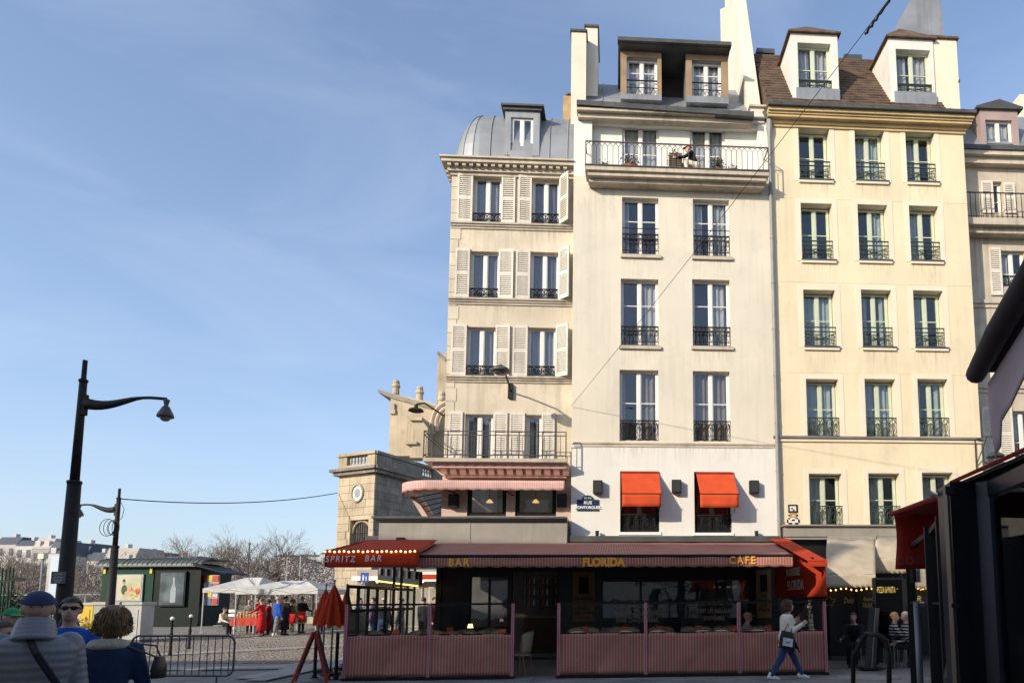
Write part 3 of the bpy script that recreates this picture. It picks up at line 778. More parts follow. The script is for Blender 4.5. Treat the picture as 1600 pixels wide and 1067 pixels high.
for fr in (.12, .30, .74, .93): 
    u = uA0+.8+(uA1-uA0-.8)*fr; seam(lambda ins, h: (u, yA-.16+ins, zc+h+.01))
for kk in (2, 5, 7): seam(lambda ins, h: (*corner_path(ins)[1+kk], zc+h+.012))
yd = yA-.16; o = frect(789, 843, 170, 243, yd); a = frect(798, 833, 184, 236, yd); d = MB()
d.box(o[0], a[0], yd, yd+1.8, o[2], o[3]); d.box(a[1], o[1], yd, yd+1.8, o[2], o[3]); d.box(a[0], a[1], yd, yd+1.8, a[3], o[3]); d.box(a[0], a[1], yd, yd+1, o[2]-.1, a[2])
do = d.build('dormer', m_zinc, A, FAC)
d = MB(); d.box(o[0]-.12, o[1]+.14, yd-.14, yd+1.9, o[3], o[3]+.06); d.box(o[0]-.06, o[1]+.07, yd-.07, yd-.002, o[3]-.09, o[3]); d.build('dormer_roof', m_darkzinc, do, FAC)
window(A, a, yd+.06, m_winwhite, rows=()); hollow(A, a[0], a[1], a[2], a[3], yd+.9, 1)
# first-floor balcony with pink corbels
b0, b1, zb = fu(661, 720, yA-.75)[0], fu(884, 721, yA-.75)[0], fu(780, 716, yA-.75)[1]
bl = MB(); bl.box(b0, b1, yA-.78, yA+2.2, zb-.1, zb); bl.build('balcony', m_trim, A, FAC)
rl = MB(); zt = fu(780, 674, yA-.72)[1]; m_old = mat('weathered_black_railing', (.05,.043,.038), .7, .3, 9)
for z in (zt, zt-.11, zb+.1): rl.box(b0, b1, yA-.73, yA-.712, z-.012, z+.012); rl.box(b0-.009, b0+.009, yA-.72, yA+2.1, z-.012, z+.012)
for kk in range(7): u = b0+(b1-b0)*kk/6; rl.box(u-.014, u+.014, yA-.735, yA-.71, zb, zt)
for kk in range(26): u = b0+(b1-b0)*kk/26; rl.box(u-.007, u+.007, yA-.727, yA-.715, zb+.1, zt-.11)
for kk in range(12): v = yA-.72+kk*.22; rl.box(b0-.007, b0+.007, v-.007, v+.007, zb, zt-.11)
rl.build('balcony_railing', m_old, A, FAC)
pk = MB(); u0c = b0+.22; pk.box(u0c+.3, b1, yA-.3, yA+1.8, zMz-.06, zb-.24); pk.box(u0c, b1, yA-.6, yA+1.9, zb-.24, zb-.1); pk.build('pink_soffit', m_pink, A, FAC)
for kk in range(14):
    u = u0c+.2+(b1-u0c-.3)*kk/13; q = MB()
    q.prism([(u, yA-.62, zb-.101), (u, yA-.62, zb-.2), (u, yA-.38, zb-.40), (u, yA-.29, zb-.40), (u, yA-.29, zb-.101)], (.17, 0, 0)); q.build('corbel', m_pink, A, FAC)
for kk in range(6):
    q = MB(); v = yA-.4+kk*.3; q.prism([(u0c-.02, v, zb-.101), (u0c-.02, v, zb-.2), (u0c+.2, v, zb-.42), (u0c+.29, v, zb-.42), (u0c+.29, v, zb-.101)], (0,.12,0)); q.build('corbel', m_pink, A, FAC)
# mezzanine under the balcony
zF1 = fu(740, 806, -.45)[1]
mz = [frect(730,791,760,806,yA), frect(805,869,760,806,yA)]
uM0 = fu(690, 780, yA)[0]
w = MB(); w.wall(uM0, uA1, zF1-.6, zMz, mz, yA+.004, .18); w.quad((uM0,yA,zF1-.6),(uM0,yA,zMz),(uM0,yA+9,zMz),(uM0,yA+9,zF1-.6)); w.build('mezzanine_wall', m_pink, A, FAC)
for rc in mz: window(A, rc, yA+.06, m_blackmatt, rows=(), fw=.09, leaves=1)

# ================================================================== HOUSE C: yellow house
uC0, uC1 = uB1+.004, fu(1533, 690)[0]
zLC = fu(1370, 684)[1]; zEC = fu(1360, 175, -.3)[1]; zFC = fu(1310, 822)[1]
C = thing('yellow_house', fm(uC0), 'tall yellow house with pale green windows and a brown tiled roof', 'house')
rC = [[(1249,1299,200.5,281),(1337,1384,203,283),(1415.7,1463,205.5,284.5)], [(1252.5,1303,318,406),(1341.7,1390,320,406.5),(1422,1470,322,407.5)],
      [(1255,1306,453,541.5),(1346,1394,453,542),(1428,1475,454,543)], [(1260,1310,592,682),(1350.6,1399.5,592,682),(1434.5,1482,592,682)],
      [(1263.6,1314.5,739.5,821),(1358,1406,739,821),(1442,1489,738,821)]]
rC = [[frect(*q) for q in row] for row in rC]
# make each column of openings vertical and of one width
for j in range(3):
    for k_, f in ((0, min), (1, max)):
        mean = sum(row[j][k_] for row in rC)/5
        for row in rC: row[j] = tuple(mean if q == k_ else v for q, v in enumerate(row[j]))
w = MB(); w.wall(uC0, uC1, zFC-.5, zEC, [r for row in rC for r in row], 0, .36)
w.quad((uC1,0,0),(uC1,0,zEC),(uC1,7,zEC),(uC1,7,0)); w.quad((uC0,7,0),(uC1,7,0),(uC1,7,zEC),(uC0,7,zEC)); w.quad((uC0,0,zEC),(uC1,0,zEC),(uC1,7,zEC),(uC0,7,zEC))
w.build('wall', m_yellow, C, FAC)
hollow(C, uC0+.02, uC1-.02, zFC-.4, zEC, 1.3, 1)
for i, row in enumerate(rC):
    for j, rc in enumerate(row):
        a, b2, c0, d0 = rc; s = MB(); q = .15
        s.box(a-q, a, -.012, .0, c0-.05, d0+q); s.box(b2, b2+q, -.012, 0, c0-.05, d0+q); s.box(a, b2, -.012, 0, d0, d0+q)
        s.box(a-.004, a+.0, 0, .345, c0, d0); s.build('surround', m_surround, C, FAC)
        rv = MB(); rv.box(b2-.006, b2-.001, -.01, .33, c0+.03, d0-.002); rv.box(a+.001, a+.006, -.01, .33, c0+.03, d0-.002); rv.box(a+.006, b2-.006, -.01, .33, d0-.007, d0-.002); rv.build('reveal', m_surround, C, FAC)
        window(C, (a+.03, b2-.03, c0, d0-.04), .27, m_wingreen, rows=(.52,) , curtain=([(0,.4-.1*j*(j-1)),(.55+.1*j,1)] if i == 3 else [None, [(.0,.3),(.78,1)], [(.6,1)], [(0,.45),(.55,1)], [(0,.22)], None, [(.0,.5)]][(i*5+j*3+i*j) % 7]), mcur=cloth_mat('sage_curtain', (.50,.55,.50), .3) if 'sage_curtain' not in MATS else MATS['sage_curtain'])
        scroll_guard(C, rc, .03, .62 if i < 3 else .58, m_irongreen, style=2 if i < 3 else 1)
        if i < 3:
            s = MB(); s.box(a-.02, b2+.08, -.075, .3, c0-.045, c0); s.build('sill', m_darkzinc, C, FAC)
            s = MB(); s.box(a-.02, b2+.06, -.06, .3, c0-.12, c0-.046); s.build('sill_stone', m_surround, C, FAC); stain(C, a-.1, b2+.14, c0-.95-.2*((i*3+j) % 3), c0-.12, 0)
moulding(C, 'string_course', uC0+.02, uC1+.02, [(zLC-.045, zLC+.02, .10)], mat('lead_grey_flashing', (.17,.165,.165), .6, .2, 2))
moulding(C, 'string_course', uC0+.02, uC1, [(zLC-.14, zLC-.046, .05)], m_yellow)
for i, zz in enumerate((fu(1300, 312)[1], fu(1300, 442)[1], fu(1300, 583)[1])):    # fine render joints
    q = MB(); q.box(uC0+.05, uC1, -.006, .0, zz, zz+.012); q.build('render_joint', m_yellow, C, FAC)
ec = MB(); m_eave = mat('ochre_wood_cornice', (.52,.39,.20), .8, .12, 1.5, streak=.1)
za = zEC
for p0, z0, z1 in ((.36,-.10,.0),(.30,-.16,-.10),(.26,-.24,-.16),(.10,-.34,-.24),(.05,-.42,-.34)): ec.box(uC0-.05, uC1+.03+p0*.5, -p0, .0, za+z0, za+z1)
ec.build('cornice', m_eave, C, FAC)
gt = MB()
for k in range(16):
    ua = uC0-.08+(uC1-uC0+.3)*k/16; ub = uC0-.08+(uC1-uC0+.3)*(k+1)/16; gt.box(ua, ub-.008, -.46, -.30, za, za+.1); gt.box(ub-.03, ub, -.47, -.29, za-.01, za+.11)
gt.build('gutter', m_darkzinc, C, FAC)
# tiled mansard: courses of separate tiles
yt, zt_ = 2.1, fu(1320, 90, 2.1)[1]
rb = MB(); rb.prism([(uC0, -.28, za+.03), (uC0, yt, zt_-.06), (uC0, yt+4, zt_+.4), (uC0, yt+4, za-.3)], (uC1-uC0-.55, 0, 0)); rb.build('roof', m_tile, C, FAC)
tl = MB(); nrow, ncol = 22, 52
for i in range(nrow):
    t0, t1 = i/nrow, (i+1.25)/nrow
    for j in range(ncol):
        ua = uC0+(uC1-.55-uC0)*(j+(.5 if i % 2 else 0))/ncol; ub = min(ua+(uC1-.55-uC0)/ncol-.008, uC1-.56); lift = .035+rnd.uniform(-.006,.012)
        ya, yb = -.28+(yt+.28)*t0, -.28+(yt+.28)*t1; z0 = za+.03+(zt_-.09-za)*t0; z1 = za+.03+(zt_-.09-za)*t1
        tl.add([(ua,ya-.03,z0+lift),(ub,ya-.03,z0+lift),(ub,yb,z1+.01),(ua,yb,z1+.01),(ua,ya-.02,z0+lift-.03),(ub,ya-.02,z0+lift-.03)], [(0,1,2,3),(4,5,1,0)])
tl.build('roof_tile', m_tile, C, FAC, kind='stuff')
for wx0, wx1, fx0, fx1, wy0, wy1, fy0, fy1, pkx, pky in ((1247,1299,1237,1310,68,139,52,162,1262,38), (1401,1455,1390,1460,78,145,60,170,1437,42)):
    a = frect(wx0, wx1, wy0, wy1, .1); o = frect(fx0, fx1, fy0, fy1, .1); d = MB()
    d.box(o[0], a[0], .1, 2.8, o[2]+.1, o[3]); d.box(a[1], o[1], .1, 2.8, o[2]+.1, o[3]); d.box(a[0], a[1], .1, .5, a[3], o[3]); d.box(a[0], a[1], .1, .4, o[2]+.1, a[2])
    do = d.build('dormer', mat('pale_painted_dormer', (.66,.64,.58), .7, .08, 1.2, streak=.1), C, FAC)
    e = MB(); e.box(o[0]+.12, o[1]+.0, .04, .098, o[2]-.02, a[2]-.02); e.build('dormer_apron', m_zinc, do, FAC)
    h = MB(); oh = .1; pz = o[3]+ (fu(pkx, pky, .8)[1]-o[3])*.9; um = (o[0]+o[1])/2
    h.add([(o[0]-oh,.0,o[3]),(o[1]+oh,.0,o[3]),(o[1]+oh,3,o[3]+.1),(o[0]-oh,3,o[3]+.1),(um,.8,pz),(um,3,pz),(o[0]-oh,.0,o[3]-.05),(o[1]+oh,.0,o[3]-.05),(o[0]-oh,3,o[3]+.05),(o[1]+oh,3,o[3]+.05)],
          [(0,1,4),(1,2,5,4),(3,0,4,5),(6,7,1,0),(7,9,2,1),(8,6,0,3),(6,8,9,7)])
    h.build('dormer_roof', m_tile, do, FAC)
    window(C, a, .3, m_wingreen, rows=(.5,), curtain=[(0,.4),(.55,1)]); scroll_guard(C, a, .13, .3, m_irongreen, style=2); hollow(C, a[0], a[1], a[2], a[3], .9, 1)
# chimney stack on the right gable
c0 = fu(1458, 110, .15)[0]; c1 = fu(1497, 110, .15)[0]
g = MB(); g.box(c0, c1, .15, 1.5, za, fu(1470, 62, .15)[1]); g.box(c1-.2, uC1-.02, .14, 1.5, za, fu(1505, 130, .15)[1]); go = g.build('chimney', m_surround, C, FAC)
k = MB(); k.box(c0-.03, c1+.06, .08, 1.55, fu(1470, 62, .15)[1], fu(1470, 62, .15)[1]+.07); k.build('chimney_cap', m_tile, go, FAC)
k = MB(); k.box(c1-.02, uC1+.06, .08, 1.55, fu(1505, 130, .15)[1], fu(1505,130,.15)[1]+.06); k.build('chimney_cap', m_tile, go, FAC)
g = MB(); s0 = fu(1394, 52, 3.2); s1 = fu(1475, 50, 3.2); tp = fu(1455, -30, 3.2)
g.prism([(s0[0], 3.2, s0[1]), (s1[0], 3.2, s0[1]), (s1[0]-.1, 3.2, tp[1]+.4), (fu(1440,-20,3.2)[0], 3.2, tp[1])], (0, 1.2, 0)); g.build('zinc_gable', m_zinc, C, FAC)
for px, py in ((1330, 95), (1194, 86)):
    sk = MB(); s = fu(px, py, 2.4); sk.box(s[0]-.3, s[0]+.35, 2.25, 2.75, s[1]-.05, s[1]+.12); so = sk.build('skylight', m_darkzinc, C, FAC)
    g2 = MB(); g2.box(s[0]-.24, s[0]+.29, 2.24, 2.249, s[1]-.02, s[1]+.09); g2.build('pane', m_glass, so, FAC)
# grey shop fascia of the restaurant below
f = MB(); z0, z1 = fu(1310, 838, -.3)[1], fu(1310, 822, -.3)[1]; uF1 = uC1+.5
f.box(uC0+.12, uF1, -.32, 0, z0, z1); f.box(uC0+.06, uF1, -.42, 0, z1, z1+.04); f.box(uC0+.15, uF1, -.28, 0, z0-.08, z0); f.build('shop_fascia', m_fascia, C, FAC)

# ================================================================== HOUSE D: stone house further up the street
FD = Matrix.Translation((0, 20.45, 0)) @ Matrix.Rotation(R(3), 4, 'Z'); FDI = FD.inverted()
def fd(px, py, off=0.0):
    o = FDI @ Vector((0,0,CAM_H)); d = FDI.to_3x3() @ ray(px, py); t = (off-o.y)/d.y
    return o.x+d.x*t, o.z+d.z*t
def drect(x0, x1, y0, y1, off=0.0): return fd(x0,(y0+y1)/2,off)[0], fd(x1,(y0+y1)/2,off)[0], fd((x0+x1)/2,y1,off)[1], fd((x0+x1)/2,y0,off)[1]
uD0, uD1 = fd(1500, 400)[0], fd(1720, 400)[0]; zED = fd(1560, 250)[1]
D = thing('stone_house', FD @ Matrix.Translation((uD0, 0, 0)), 'greyish stone house with shutters partly hidden behind the yellow house', 'house')
rD = [drect(1551,1567,284,332), drect(1565,1603,392,448), drect(1568,1606,520,580), drect(1583,1618,642,722), drect(1628,1660,284,332), drect(1640,1676,392,448), drect(1650,1690,642,722)]
w = MB(); w.wall(uD0, uD1, 0, zED, rD, 0, .22); w.quad((uD0,8,0),(uD1,8,0),(uD1,8,zED),(uD0,8,zED)); w.build('wall', m_trim, D, FD); hollow(D, uD0, uD1, 0, zED, 1, 1, F=FD)
for i, rc in enumerate(rD):
    window(D, rc, .14, m_winwhite, rows=(.4,), F=FD, curtain=[(0,.4)] if i % 2 else None, leaves=2 if rc[1]-rc[0] > .6 else 1)
    if i not in (0, 4): scroll_guard(D, rc, -.01, .35, m_iron, F=FD, style=1)
for x0, x1, y0, y1 in ((1533,1551,284,334),(1568,1585,287,334),(1546,1564,388,462),(1545,1560,515,590),(1560,1582,636,722),(1535,1552,636,722)):
    q = drect(x0, x1, y0, y1); shutter(D, q[0], q[1], q[2], q[3], -.012, .05, 0, F=FD)
for y_ in (470, 602): moulding(D, 'string_course', uD0, uD1, [(fd(1560,y_)[1]-.12, fd(1560,y_)[1], .09), (fd(1560,y_)[1]-.25, fd(1560,y_)[1]-.12, .04)], m_trim, F=FD)
zb_ = fd(1560, 342, -.5)[1]; q = MB(); q.box(uD0, uD1, -.55, 0, zb_-.22, zb_); q.box(uD0, uD1, -.35, 0, zb_-.4, zb_-.22); q.build('balcony', m_trim, D, FD)
rl = MB(); zt = fd(1560, 302, -.5)[1]; rl.box(uD0, uD1, -.53, -.5, zt-.02, zt+.01); rl.box(uD0, uD1, -.52, -.51, zb_+.06, zb_+.08)
u = uD0
while u < uD1: rl.box(u-.009, u+.009, -.522, -.508, zb_, zt-.02); u += .17
rl.build('balcony_railing', m_iron, D, FD)
q = MB(); q.box(uD0, uD1, -.4, .1, zED-.1, zED+.05); q.box(uD0, uD1, -.25, .1, zED-.3, zED-.1); q.build('cornice', m_trim, D, FD)
q = MB(); q.box(uD0, uD1, -.46, -.3, zED+.05, zED+.2); q.build('gutter', m_darkzinc, D, FD)
q = MB(); q.prism([(uD0,-.25,zED+.05),(uD0,1.3,zED+2.6),(uD0,6,zED+3.2),(uD0,6,zED)], (uD1-uD0,0,0)); q.build('roof', m_zinc, D, FD)
a = drect(1541,1583,188,242,.1); o = drect(1533,1592,172,248,.1); q = MB()
q.box(o[0],a[0],.1,2,o[2],o[3]); q.box(a[1],o[1],.1,2,o[2],o[3]); q.box(a[0],a[1],.1,2,a[3],o[3]); q.box(a[0],a[1],.1,1,o[2]-.2,a[2]); do = q.build('dormer', mat('mauve_stone', (.36,.27,.25), .85, .1, 2), D, FD)
h = MB(); um = (o[0]+o[1])/2; h.prism([(o[0]-.15,0,o[3]-.02),(o[1]+.15,0,o[3]-.02),(o[1]+.15,0,o[3]+.06),(um,0,o[3]+.32),(o[0]-.15,0,o[3]+.06)], (0,2.2,0)); h.build('dormer_roof', m_darkzinc, do, FD)
window(D, a, .2, m_winwhite, rows=(.4,), F=FD, curtain=[(0,1)]); scroll_guard(D, a, .12, .38, m_iron, F=FD, style=1); hollow(D, a[0], a[1], a[2], a[3], .7, 1, F=FD)
c0 = fd(1587, 150, 3); q = MB(); q.box(c0[0]+.15, c0[0]+1.6, 3, 4.2, zED+1, fd(1600,148,3)[1]); q.build('chimney', m_cream, D, FD)
# ================================================================== brasserie front, terrace and awnings
uT0, uT1 = -6.35, 3.72                  # terrace limits along the street front (local u)
vF = -4.95                              # terrace front line, metres out from the wall
def tu(px, py, off=vF): return fu(px, py, off)
uL = tu(541, 1000)[0]; uR = tu(1289, 1000)[0]; uG0 = tu(801, 1000)[0]; uG1 = tu(873, 1000)[0]
zTop = 1.56; zMid = .93
F1 = thing('brasserie_front', fm(uA0), 'black painted brasserie shopfront with dark windows, set deep under the striped awning', 'shopfront')
w = MB(); uS0, uS1 = uA0-.05, uB1-.02
doorh = (fu(800,900)[0], fu(872,900)[0], 0.0, 2.45)
wins = [frect(742,796,905,985), frect(940,1062,905,968), frect(1068,1172,903,968)]
wins[0] = (fu(735,900)[0], fu(795,900)[0], .85, 2.35)
w.wall(uS0, uS1, 0, 3.3, [doorh]+wins, -.02, .25); w.build('wall', m_black, F1, FAC)
for a, b2, c, d in wins:
    p = MB(); n = 2
    for k in range(n+1): u = a+(b2-a)*k/n; p.box(u-.035, u+.035, .04, .09, c, d)
    p.box(a, b2, .045, .085, d-.06, d); p.box(a, b2, .045, .085, c, c+.06); po = p.build('window', m_black, F1, FAC)
    g = MB(); g.box(a+.03, b2-.03, .06, .066, c+.05, d-.05); g.build('pane', m_glass, po, FAC)
for u in (uS0+.1, fu(930,900)[0]+.1, fu(1066,900)[0], fu(1180,900)[0]):
    p = MB(); p.box(u-.06, u+.06, -.06, -.021, .0, 2.9); p.build('pilaster', m_black, F1, FAC)
q = MB(); q.box(uS0, uS1, 3.0, 3.1, 0, 3.3); q.box(uS0, uS1, .3, 3.0, 0.002, .012); q.build('interior', m_room, F1, FAC)
bar = MB(); bar.box(doorh[0]+.1, doorh[1]-.1, 1.9, 2.3, 0, 1.1); bar.build('bar_counter', mat('dark_wood', (.06,.035,.02), .4, .2, 3), F1, FAC)
for z in (1.45, 1.8, 2.15):
    s = MB(); s.box(doorh[0]-.1, doorh[1]+.1, 2.5, 2.8, z-.03, z); so = s.build('shelf', MATS['dark_wood'], F1, FAC)
    for k in range(9):
        bt = MB(); h = rnd.uniform(.2,.28); bt.lathe([(.035,0),(.035,h*.6),(.012,h*.8),(.012,h)], (doorh[0]+.05+k*.14, 2.65, z), 8)
        bt.build('bottle', mat('bottle_%s' % ('green','amber','clear')[k % 3], ((.05,.10,.05),(.25,.12,.03),(.4,.4,.4))[k % 3], .15, .1, 3), so, FAC)
# slogans painted on the glass
for s, px, py, sz in (('LA JOIE EST DANS', 996, 945, .16), ('CHAQUE PLAT, LE BONHEUR', 996, 957, .16), ('DANS CHAQUE VERRE.', 996, 968.5, .17),
                      ('LE REPAS ENTRE AMIS', 1116, 942, .16), ('SONT LES MEILLEURS', 1116, 954, .16), ('SOUVENIRS.', 1116, 965.5, .17)):
    u, z = fu(px, py, -.03); text('slogan', s, sz*.95, m_creamtext, F1, face_m(u, -.075, z), .003, .006, 1.12, xs=.66)
m_wood = mat('ochre_menu_board', (.34,.19,.08), .7, .12, 2)
def poster(px0, px1, py0, py1, lines, label):
    a, b2, c, d = frect(px0, px1, py0, py1, -.12)
    t = thing('wall_board', fm((a+b2)/2, c, -.12), label, 'board')
    p = MB(); p.box(a, b2, -.14, -.085, c, d); p.build('panel', m_wood, t, FAC)
    p = MB(); w_ = b2-a; p.box(a+w_*.28, b2-w_*.28, -.16, -.1405, c+(d-c)*.55, c+(d-c)*.9); p.build('speaker', m_blackmatt, t, FAC)
    for k, s in enumerate(lines):
        text('lettering', s, .15, mat('dark_brown_lettering', (.05,.025,.015), .7, .05, 3), t, face_m((a+b2)/2, -.145, c+(d-c)*(.46-.095*k)), .002, .003)
poster(895, 929, 893, 970, ('La petite', 'à faire', 'rire ...', 'une autre', 'boire'), 'ochre wooden board with five lines of dark script beside the bar door')
poster(1182, 1205, 890, 965, ('Un', 'Spritz', 'Un', 'Party'), 'narrow ochre board lettered Spritz and Party at the terrace end')
# ---- front screens: striped cloth below, glass above
m_screen = m_stripe
def screen(u0, u1, joints, label):
    t = thing('terrace_screen', fm(u0, 0, vF), label, 'terrace screen', 'striped glass screens along the terrace front')
    cuts = [u0]+joints+[u1]
    for a, b2 in zip(cuts, cuts[1:]):
        ph = rnd.uniform(0, 20)
        def cloth(i, j):
            u = a+(b2-a)*i
            fold = .018*noise(u*2.2+ph, j*2.0) + .02*math.exp(-((i-.75+.35*(1-j))/.05)**2)*(1-j) + .012*noise(u*7, j*5)
            return (u, vF-.03+fold*1.0, .07+(zMid-.07)*j + (.012*math.sin(i*math.pi) if j == 0 else 0))
        c = MB(); c.sheet(cloth, 60, 10, (0, .012, 0)); c.build('cloth_panel', m_screen, t, FAC, smooth=True)
        g = MB(); g.box(a+.04, b2-.04, vF-.006, vF+.004, zMid+.01, zTop-.03); g.build('glass_pane', m_clear, t, FAC)
        e = MB(); e.box(a+.03, b2-.03, vF-.03, vF+.03, zMid-.015, zMid+.012); e.build('middle_rail', m_blackmatt, t, FAC)
    for u in cuts:
        p = MB(); p.box(u-.035, u+.035, vF-.05, vF+.04, .0, zTop); p.build('post', stripe_mat('post_stripe', [(0,(.42,.11,.12)),(.4,(.55,.36,.36)),(.7,(.30,.09,.10))], .035) if 'post_stripe' not in MATS else MATS['post_stripe'], t, FAC)
    r_ = MB(); r_.box(u0-.04, u1+.04, vF-.025, vF+.025, zTop-.03, zTop+.012); r_.build('top_rail', m_blackmatt, t, FAC)
    r_ = MB(); r_.box(u0-.05, u1+.05, vF-.06, vF+.06, 0.004, .06); r_.build('base_rail', m_blackmatt, t, FAC)
    return t
screen(uL, uG0, [tu(670,1000)[0]], 'shorter left striped cloth and glass screen, ending at the bar entrance')
screen(uG1, uR, [tu(1009,1000)[0], tu(1155,1000)[0]], 'long right striped cloth and glass screen, behind the walking woman')
# ---- glazed side screen with black bars on the left
t = thing('side_screen', fm(uL-.02, 0, vF), 'black framed side screen with narrow tall panes beside the folded red parasols', 'terrace screen')
us = uL-.03; v0, v1 = vF+.05, -.2; n = 8; zs = 1.93
bars = [v0 + (v1-v0)*k/n for k in range(n+1)]
for k, v in enumerate(bars):
    b = MB(); b.box(us-.025, us+.025, v-.035, v+.035, 0.004, zs if k < 5 else 2.55); b.build('post', m_black, t, FAC)
for k, (a, b2) in enumerate(zip(bars, bars[1:])):
    g = MB(); g.box(us-.004, us+.004, a+.03, b2-.03, .5, zs-.05); g.build('glass_pane', m_clear, t, FAC)
for z in (zs, 1.42, .5): b = MB(); b.box(us-.03, us+.03, v0, v1, z-.035, z+.035); b.build('rail', m_black, t, FAC)
b = MB(); b.box(us-.02, us+.02, v0, v1, .05, .47); b.build('kick_panel', m_black, t, FAC)
for z in (2.55,): b = MB(); b.box(us-.025, us+.025, bars[5], v1, z-.035, z+.035); b.build('rail', m_black, t, FAC)
# ---- dark menu panel and red curtain on the right side
ur = uR+.02
t = thing('menu_board', fm(ur, 0, vF), 'black side panel with columns of cream menu lines under the red curtain', 'menu board')
b = MB(); b.box(ur, ur+.04, vF+.06, -1.6, .05, 1.62); b.build('panel', m_black, t, FAC)
def side_m(v, z): # text on the inner face of the right side, read from the terrace
    return FAC @ Matrix.Translation((ur-.012, v, z)) @ Matrix.Rotation(-math.pi/2, 4, 'Z') @ Matrix.Rotation(math.pi/2, 4, 'X')
for k, s in enumerate(('LA', 'BRASSERIE', 'EST', "L'ART DE", 'RENDRE', 'UN REPAS', 'MEMORABLE')):
    text('lettering', s, .12 if k != 1 else .08, m_creamtext, t, side_m(vF+1.1, 1.53-.105*k), .002, .004)
for k, s in enumerate(('CARTE', 'COCKTAILS', 'DESSERTS', 'VINS')):
    text('lettering', s, .10, m_creamtext, t, side_m(vF+2.8, 1.35-.14*k), .002, .003)
# ---- main awning
zW, zFd, zV = fu(1000, 846, -.1)[1], tu(950, 867)[1], tu(950, 885)[1]
vA = vF+.05
aL = fu(683, 850, -.1)[0]; aL2 = tu(638, 870, vA)[0]; aR = fu(1215, 846, -.1)[0]; aR2 = tu(1239, 870, vA)[0]
t = thing('striped_awning', fm(aL, zW, -.1), 'long red and grey striped awning lettered BAR, FLORIDA and CAFE over the terrace', 'awning')
def roofc(i, j):
    a = aL+(aL2-aL)*j; b2 = aR+(aR2-aR)*j; u = a+(b2-a)*i
    return (u, -.1+(vA+.1)*j, zW+(zFd-zW)*j - .05*math.sin(math.pi*j) + .008*noise(u*1.5, j*4))
c = MB(); c.sheet(roofc, 70, 8, (0, 0, -.01)); c.build('canopy', m_stripe, t, FAC, smooth=True)
def val(i, j):
    u = aL2+(aR2-aL2)*i; z = zFd-.02-(zFd-.02-zV)*j
    if j > .95: z -= .025*abs(math.sin(u*math.pi/.30))-.012
    return (u, vA-.012+.015*noise(u*1.8, j*2)+.01*math.sin(u*6)*j, z)
c = MB(); c.sheet(val, 330, 4, (0, .008, 0)); c.build('valance', m_stripe, t, FAC, smooth=True)
b = MB(); b.tube([(aL2, vA, zFd-.012), (aR2, vA, zFd-.012)], .035, 8); b.build('front_bar', m_blackmatt, t, FAC)
b = MB(); b.box(fu(575,845,-.3)[0], aR, -.42, -.02, zW-.03, fu(1000,838,-.2)[1]); b.build('cassette', m_darkzinc, t, FAC)
for u in (aL+.4, (aL+aR)/2, aR-.4):
    b = MB(); b.tube([(u, -.3, zW-.2), (u+.35, vA*.5, zFd-.02), (u, vA+.05, zFd-.06)], .025, 6); b.build('folding_arm', m_blackmatt, t, FAC)
for s, px, py, sz, bo, sp, mm in (('BAR', 717.5, 879, .225, .006, 1.25, m_gold), ('FLORIDA', 943, 878.5, .24, .012, 1.0, mat('orange_lettering', (.92,.36,.04), .5, .05, 4)), ('CAFE', 1159, 875.5, .225, .004, 1.3, m_gold)):
    u, z = tu(px, py, vA); text('lettering', s, sz, mm, t, face_m(u, vA-.045, z), .004, bo, sp, xs=.92)
# ---- red awning on the left, SPRITZ BAR
rl0, rl1 = fu(575, 845, -.9)[0], fu(683, 845, -.9)[0]; rf0, rf1 = tu(508, 860, vF-.15)[0], tu(655, 862, vF-.15)[0]
zr0 = fu(630, 843, -.9)[1]; zr1 = tu(600, 860, vF-.15)[1]; zr2 = tu(600, 886, vF-.15)[1]; vr = vF-.15
t = thing('red_awning', fm(rl0, zr0, -.9), 'red awning edged with glowing bulbs and lettered SPRITZ BAR', 'awning')
c = MB(); c.sheet(lambda i, j: (rl0+(rf0-rl0)*j + ((rl1-rl0)+((rf1-rf0)-(rl1-rl0))*j)*i, -.9+(vr+.9)*j, zr0+(zr1-zr0)*j-.03*math.sin(math.pi*j)), 14, 8, (0,0,-.01)); c.build('canopy', m_red, t, FAC, smooth=True)
c = MB(); c.sheet(lambda i, j: (rf0+(rf1-rf0)*i+.05*j*(1-i), vr+.02*noise(i*5, j*2), zr1-(zr1-zr2)*j), 20, 4, (0,.008,0)); c.build('valance', m_red, t, FAC, smooth=True)
c = MB(); c.sheet(lambda i, j: (rf0+(rl0-rf0)*i, vr+(-.9-vr)*i, (zr1+(zr0-zr1)*i)-(zr1-zr2)*j), 10, 3, (.008,0,0)); c.build('side_valance', m_darkred, t, FAC, smooth=True)
m_bulb = glow_mat('warm_bulb', (1.0, .62, .28), 1.5)
for k in range(20):
    b = MB(); u = rf0+(rf1-rf0)*(k+.2)/20; b.ball((u, vr-.05, zr1-.02+.008*math.sin(k*2.1)), .025, n=8, m=6); b.build('bulb', m_bulb, t, FAC, smooth=True)
b = MB(); b.tube([(rf0+(rf1-rf0)*k/20, vr-.045, zr1+.01+.01*math.sin(k*1.3)) for k in range(21)], .008, 4); b.build('bulb_cable', m_blackmatt, t, FAC)
for s, px, py, sp in (('SPRITZ', 531, 873.5, 1.3), ('BAR', 582, 872.5, 1.35)):
    u, z = tu(px+2, py, vr); text('lettering', s, .185, m_whitepaint, t, face_m(u, vr-.045, z), .003, .001, sp, .12, xs=.84)
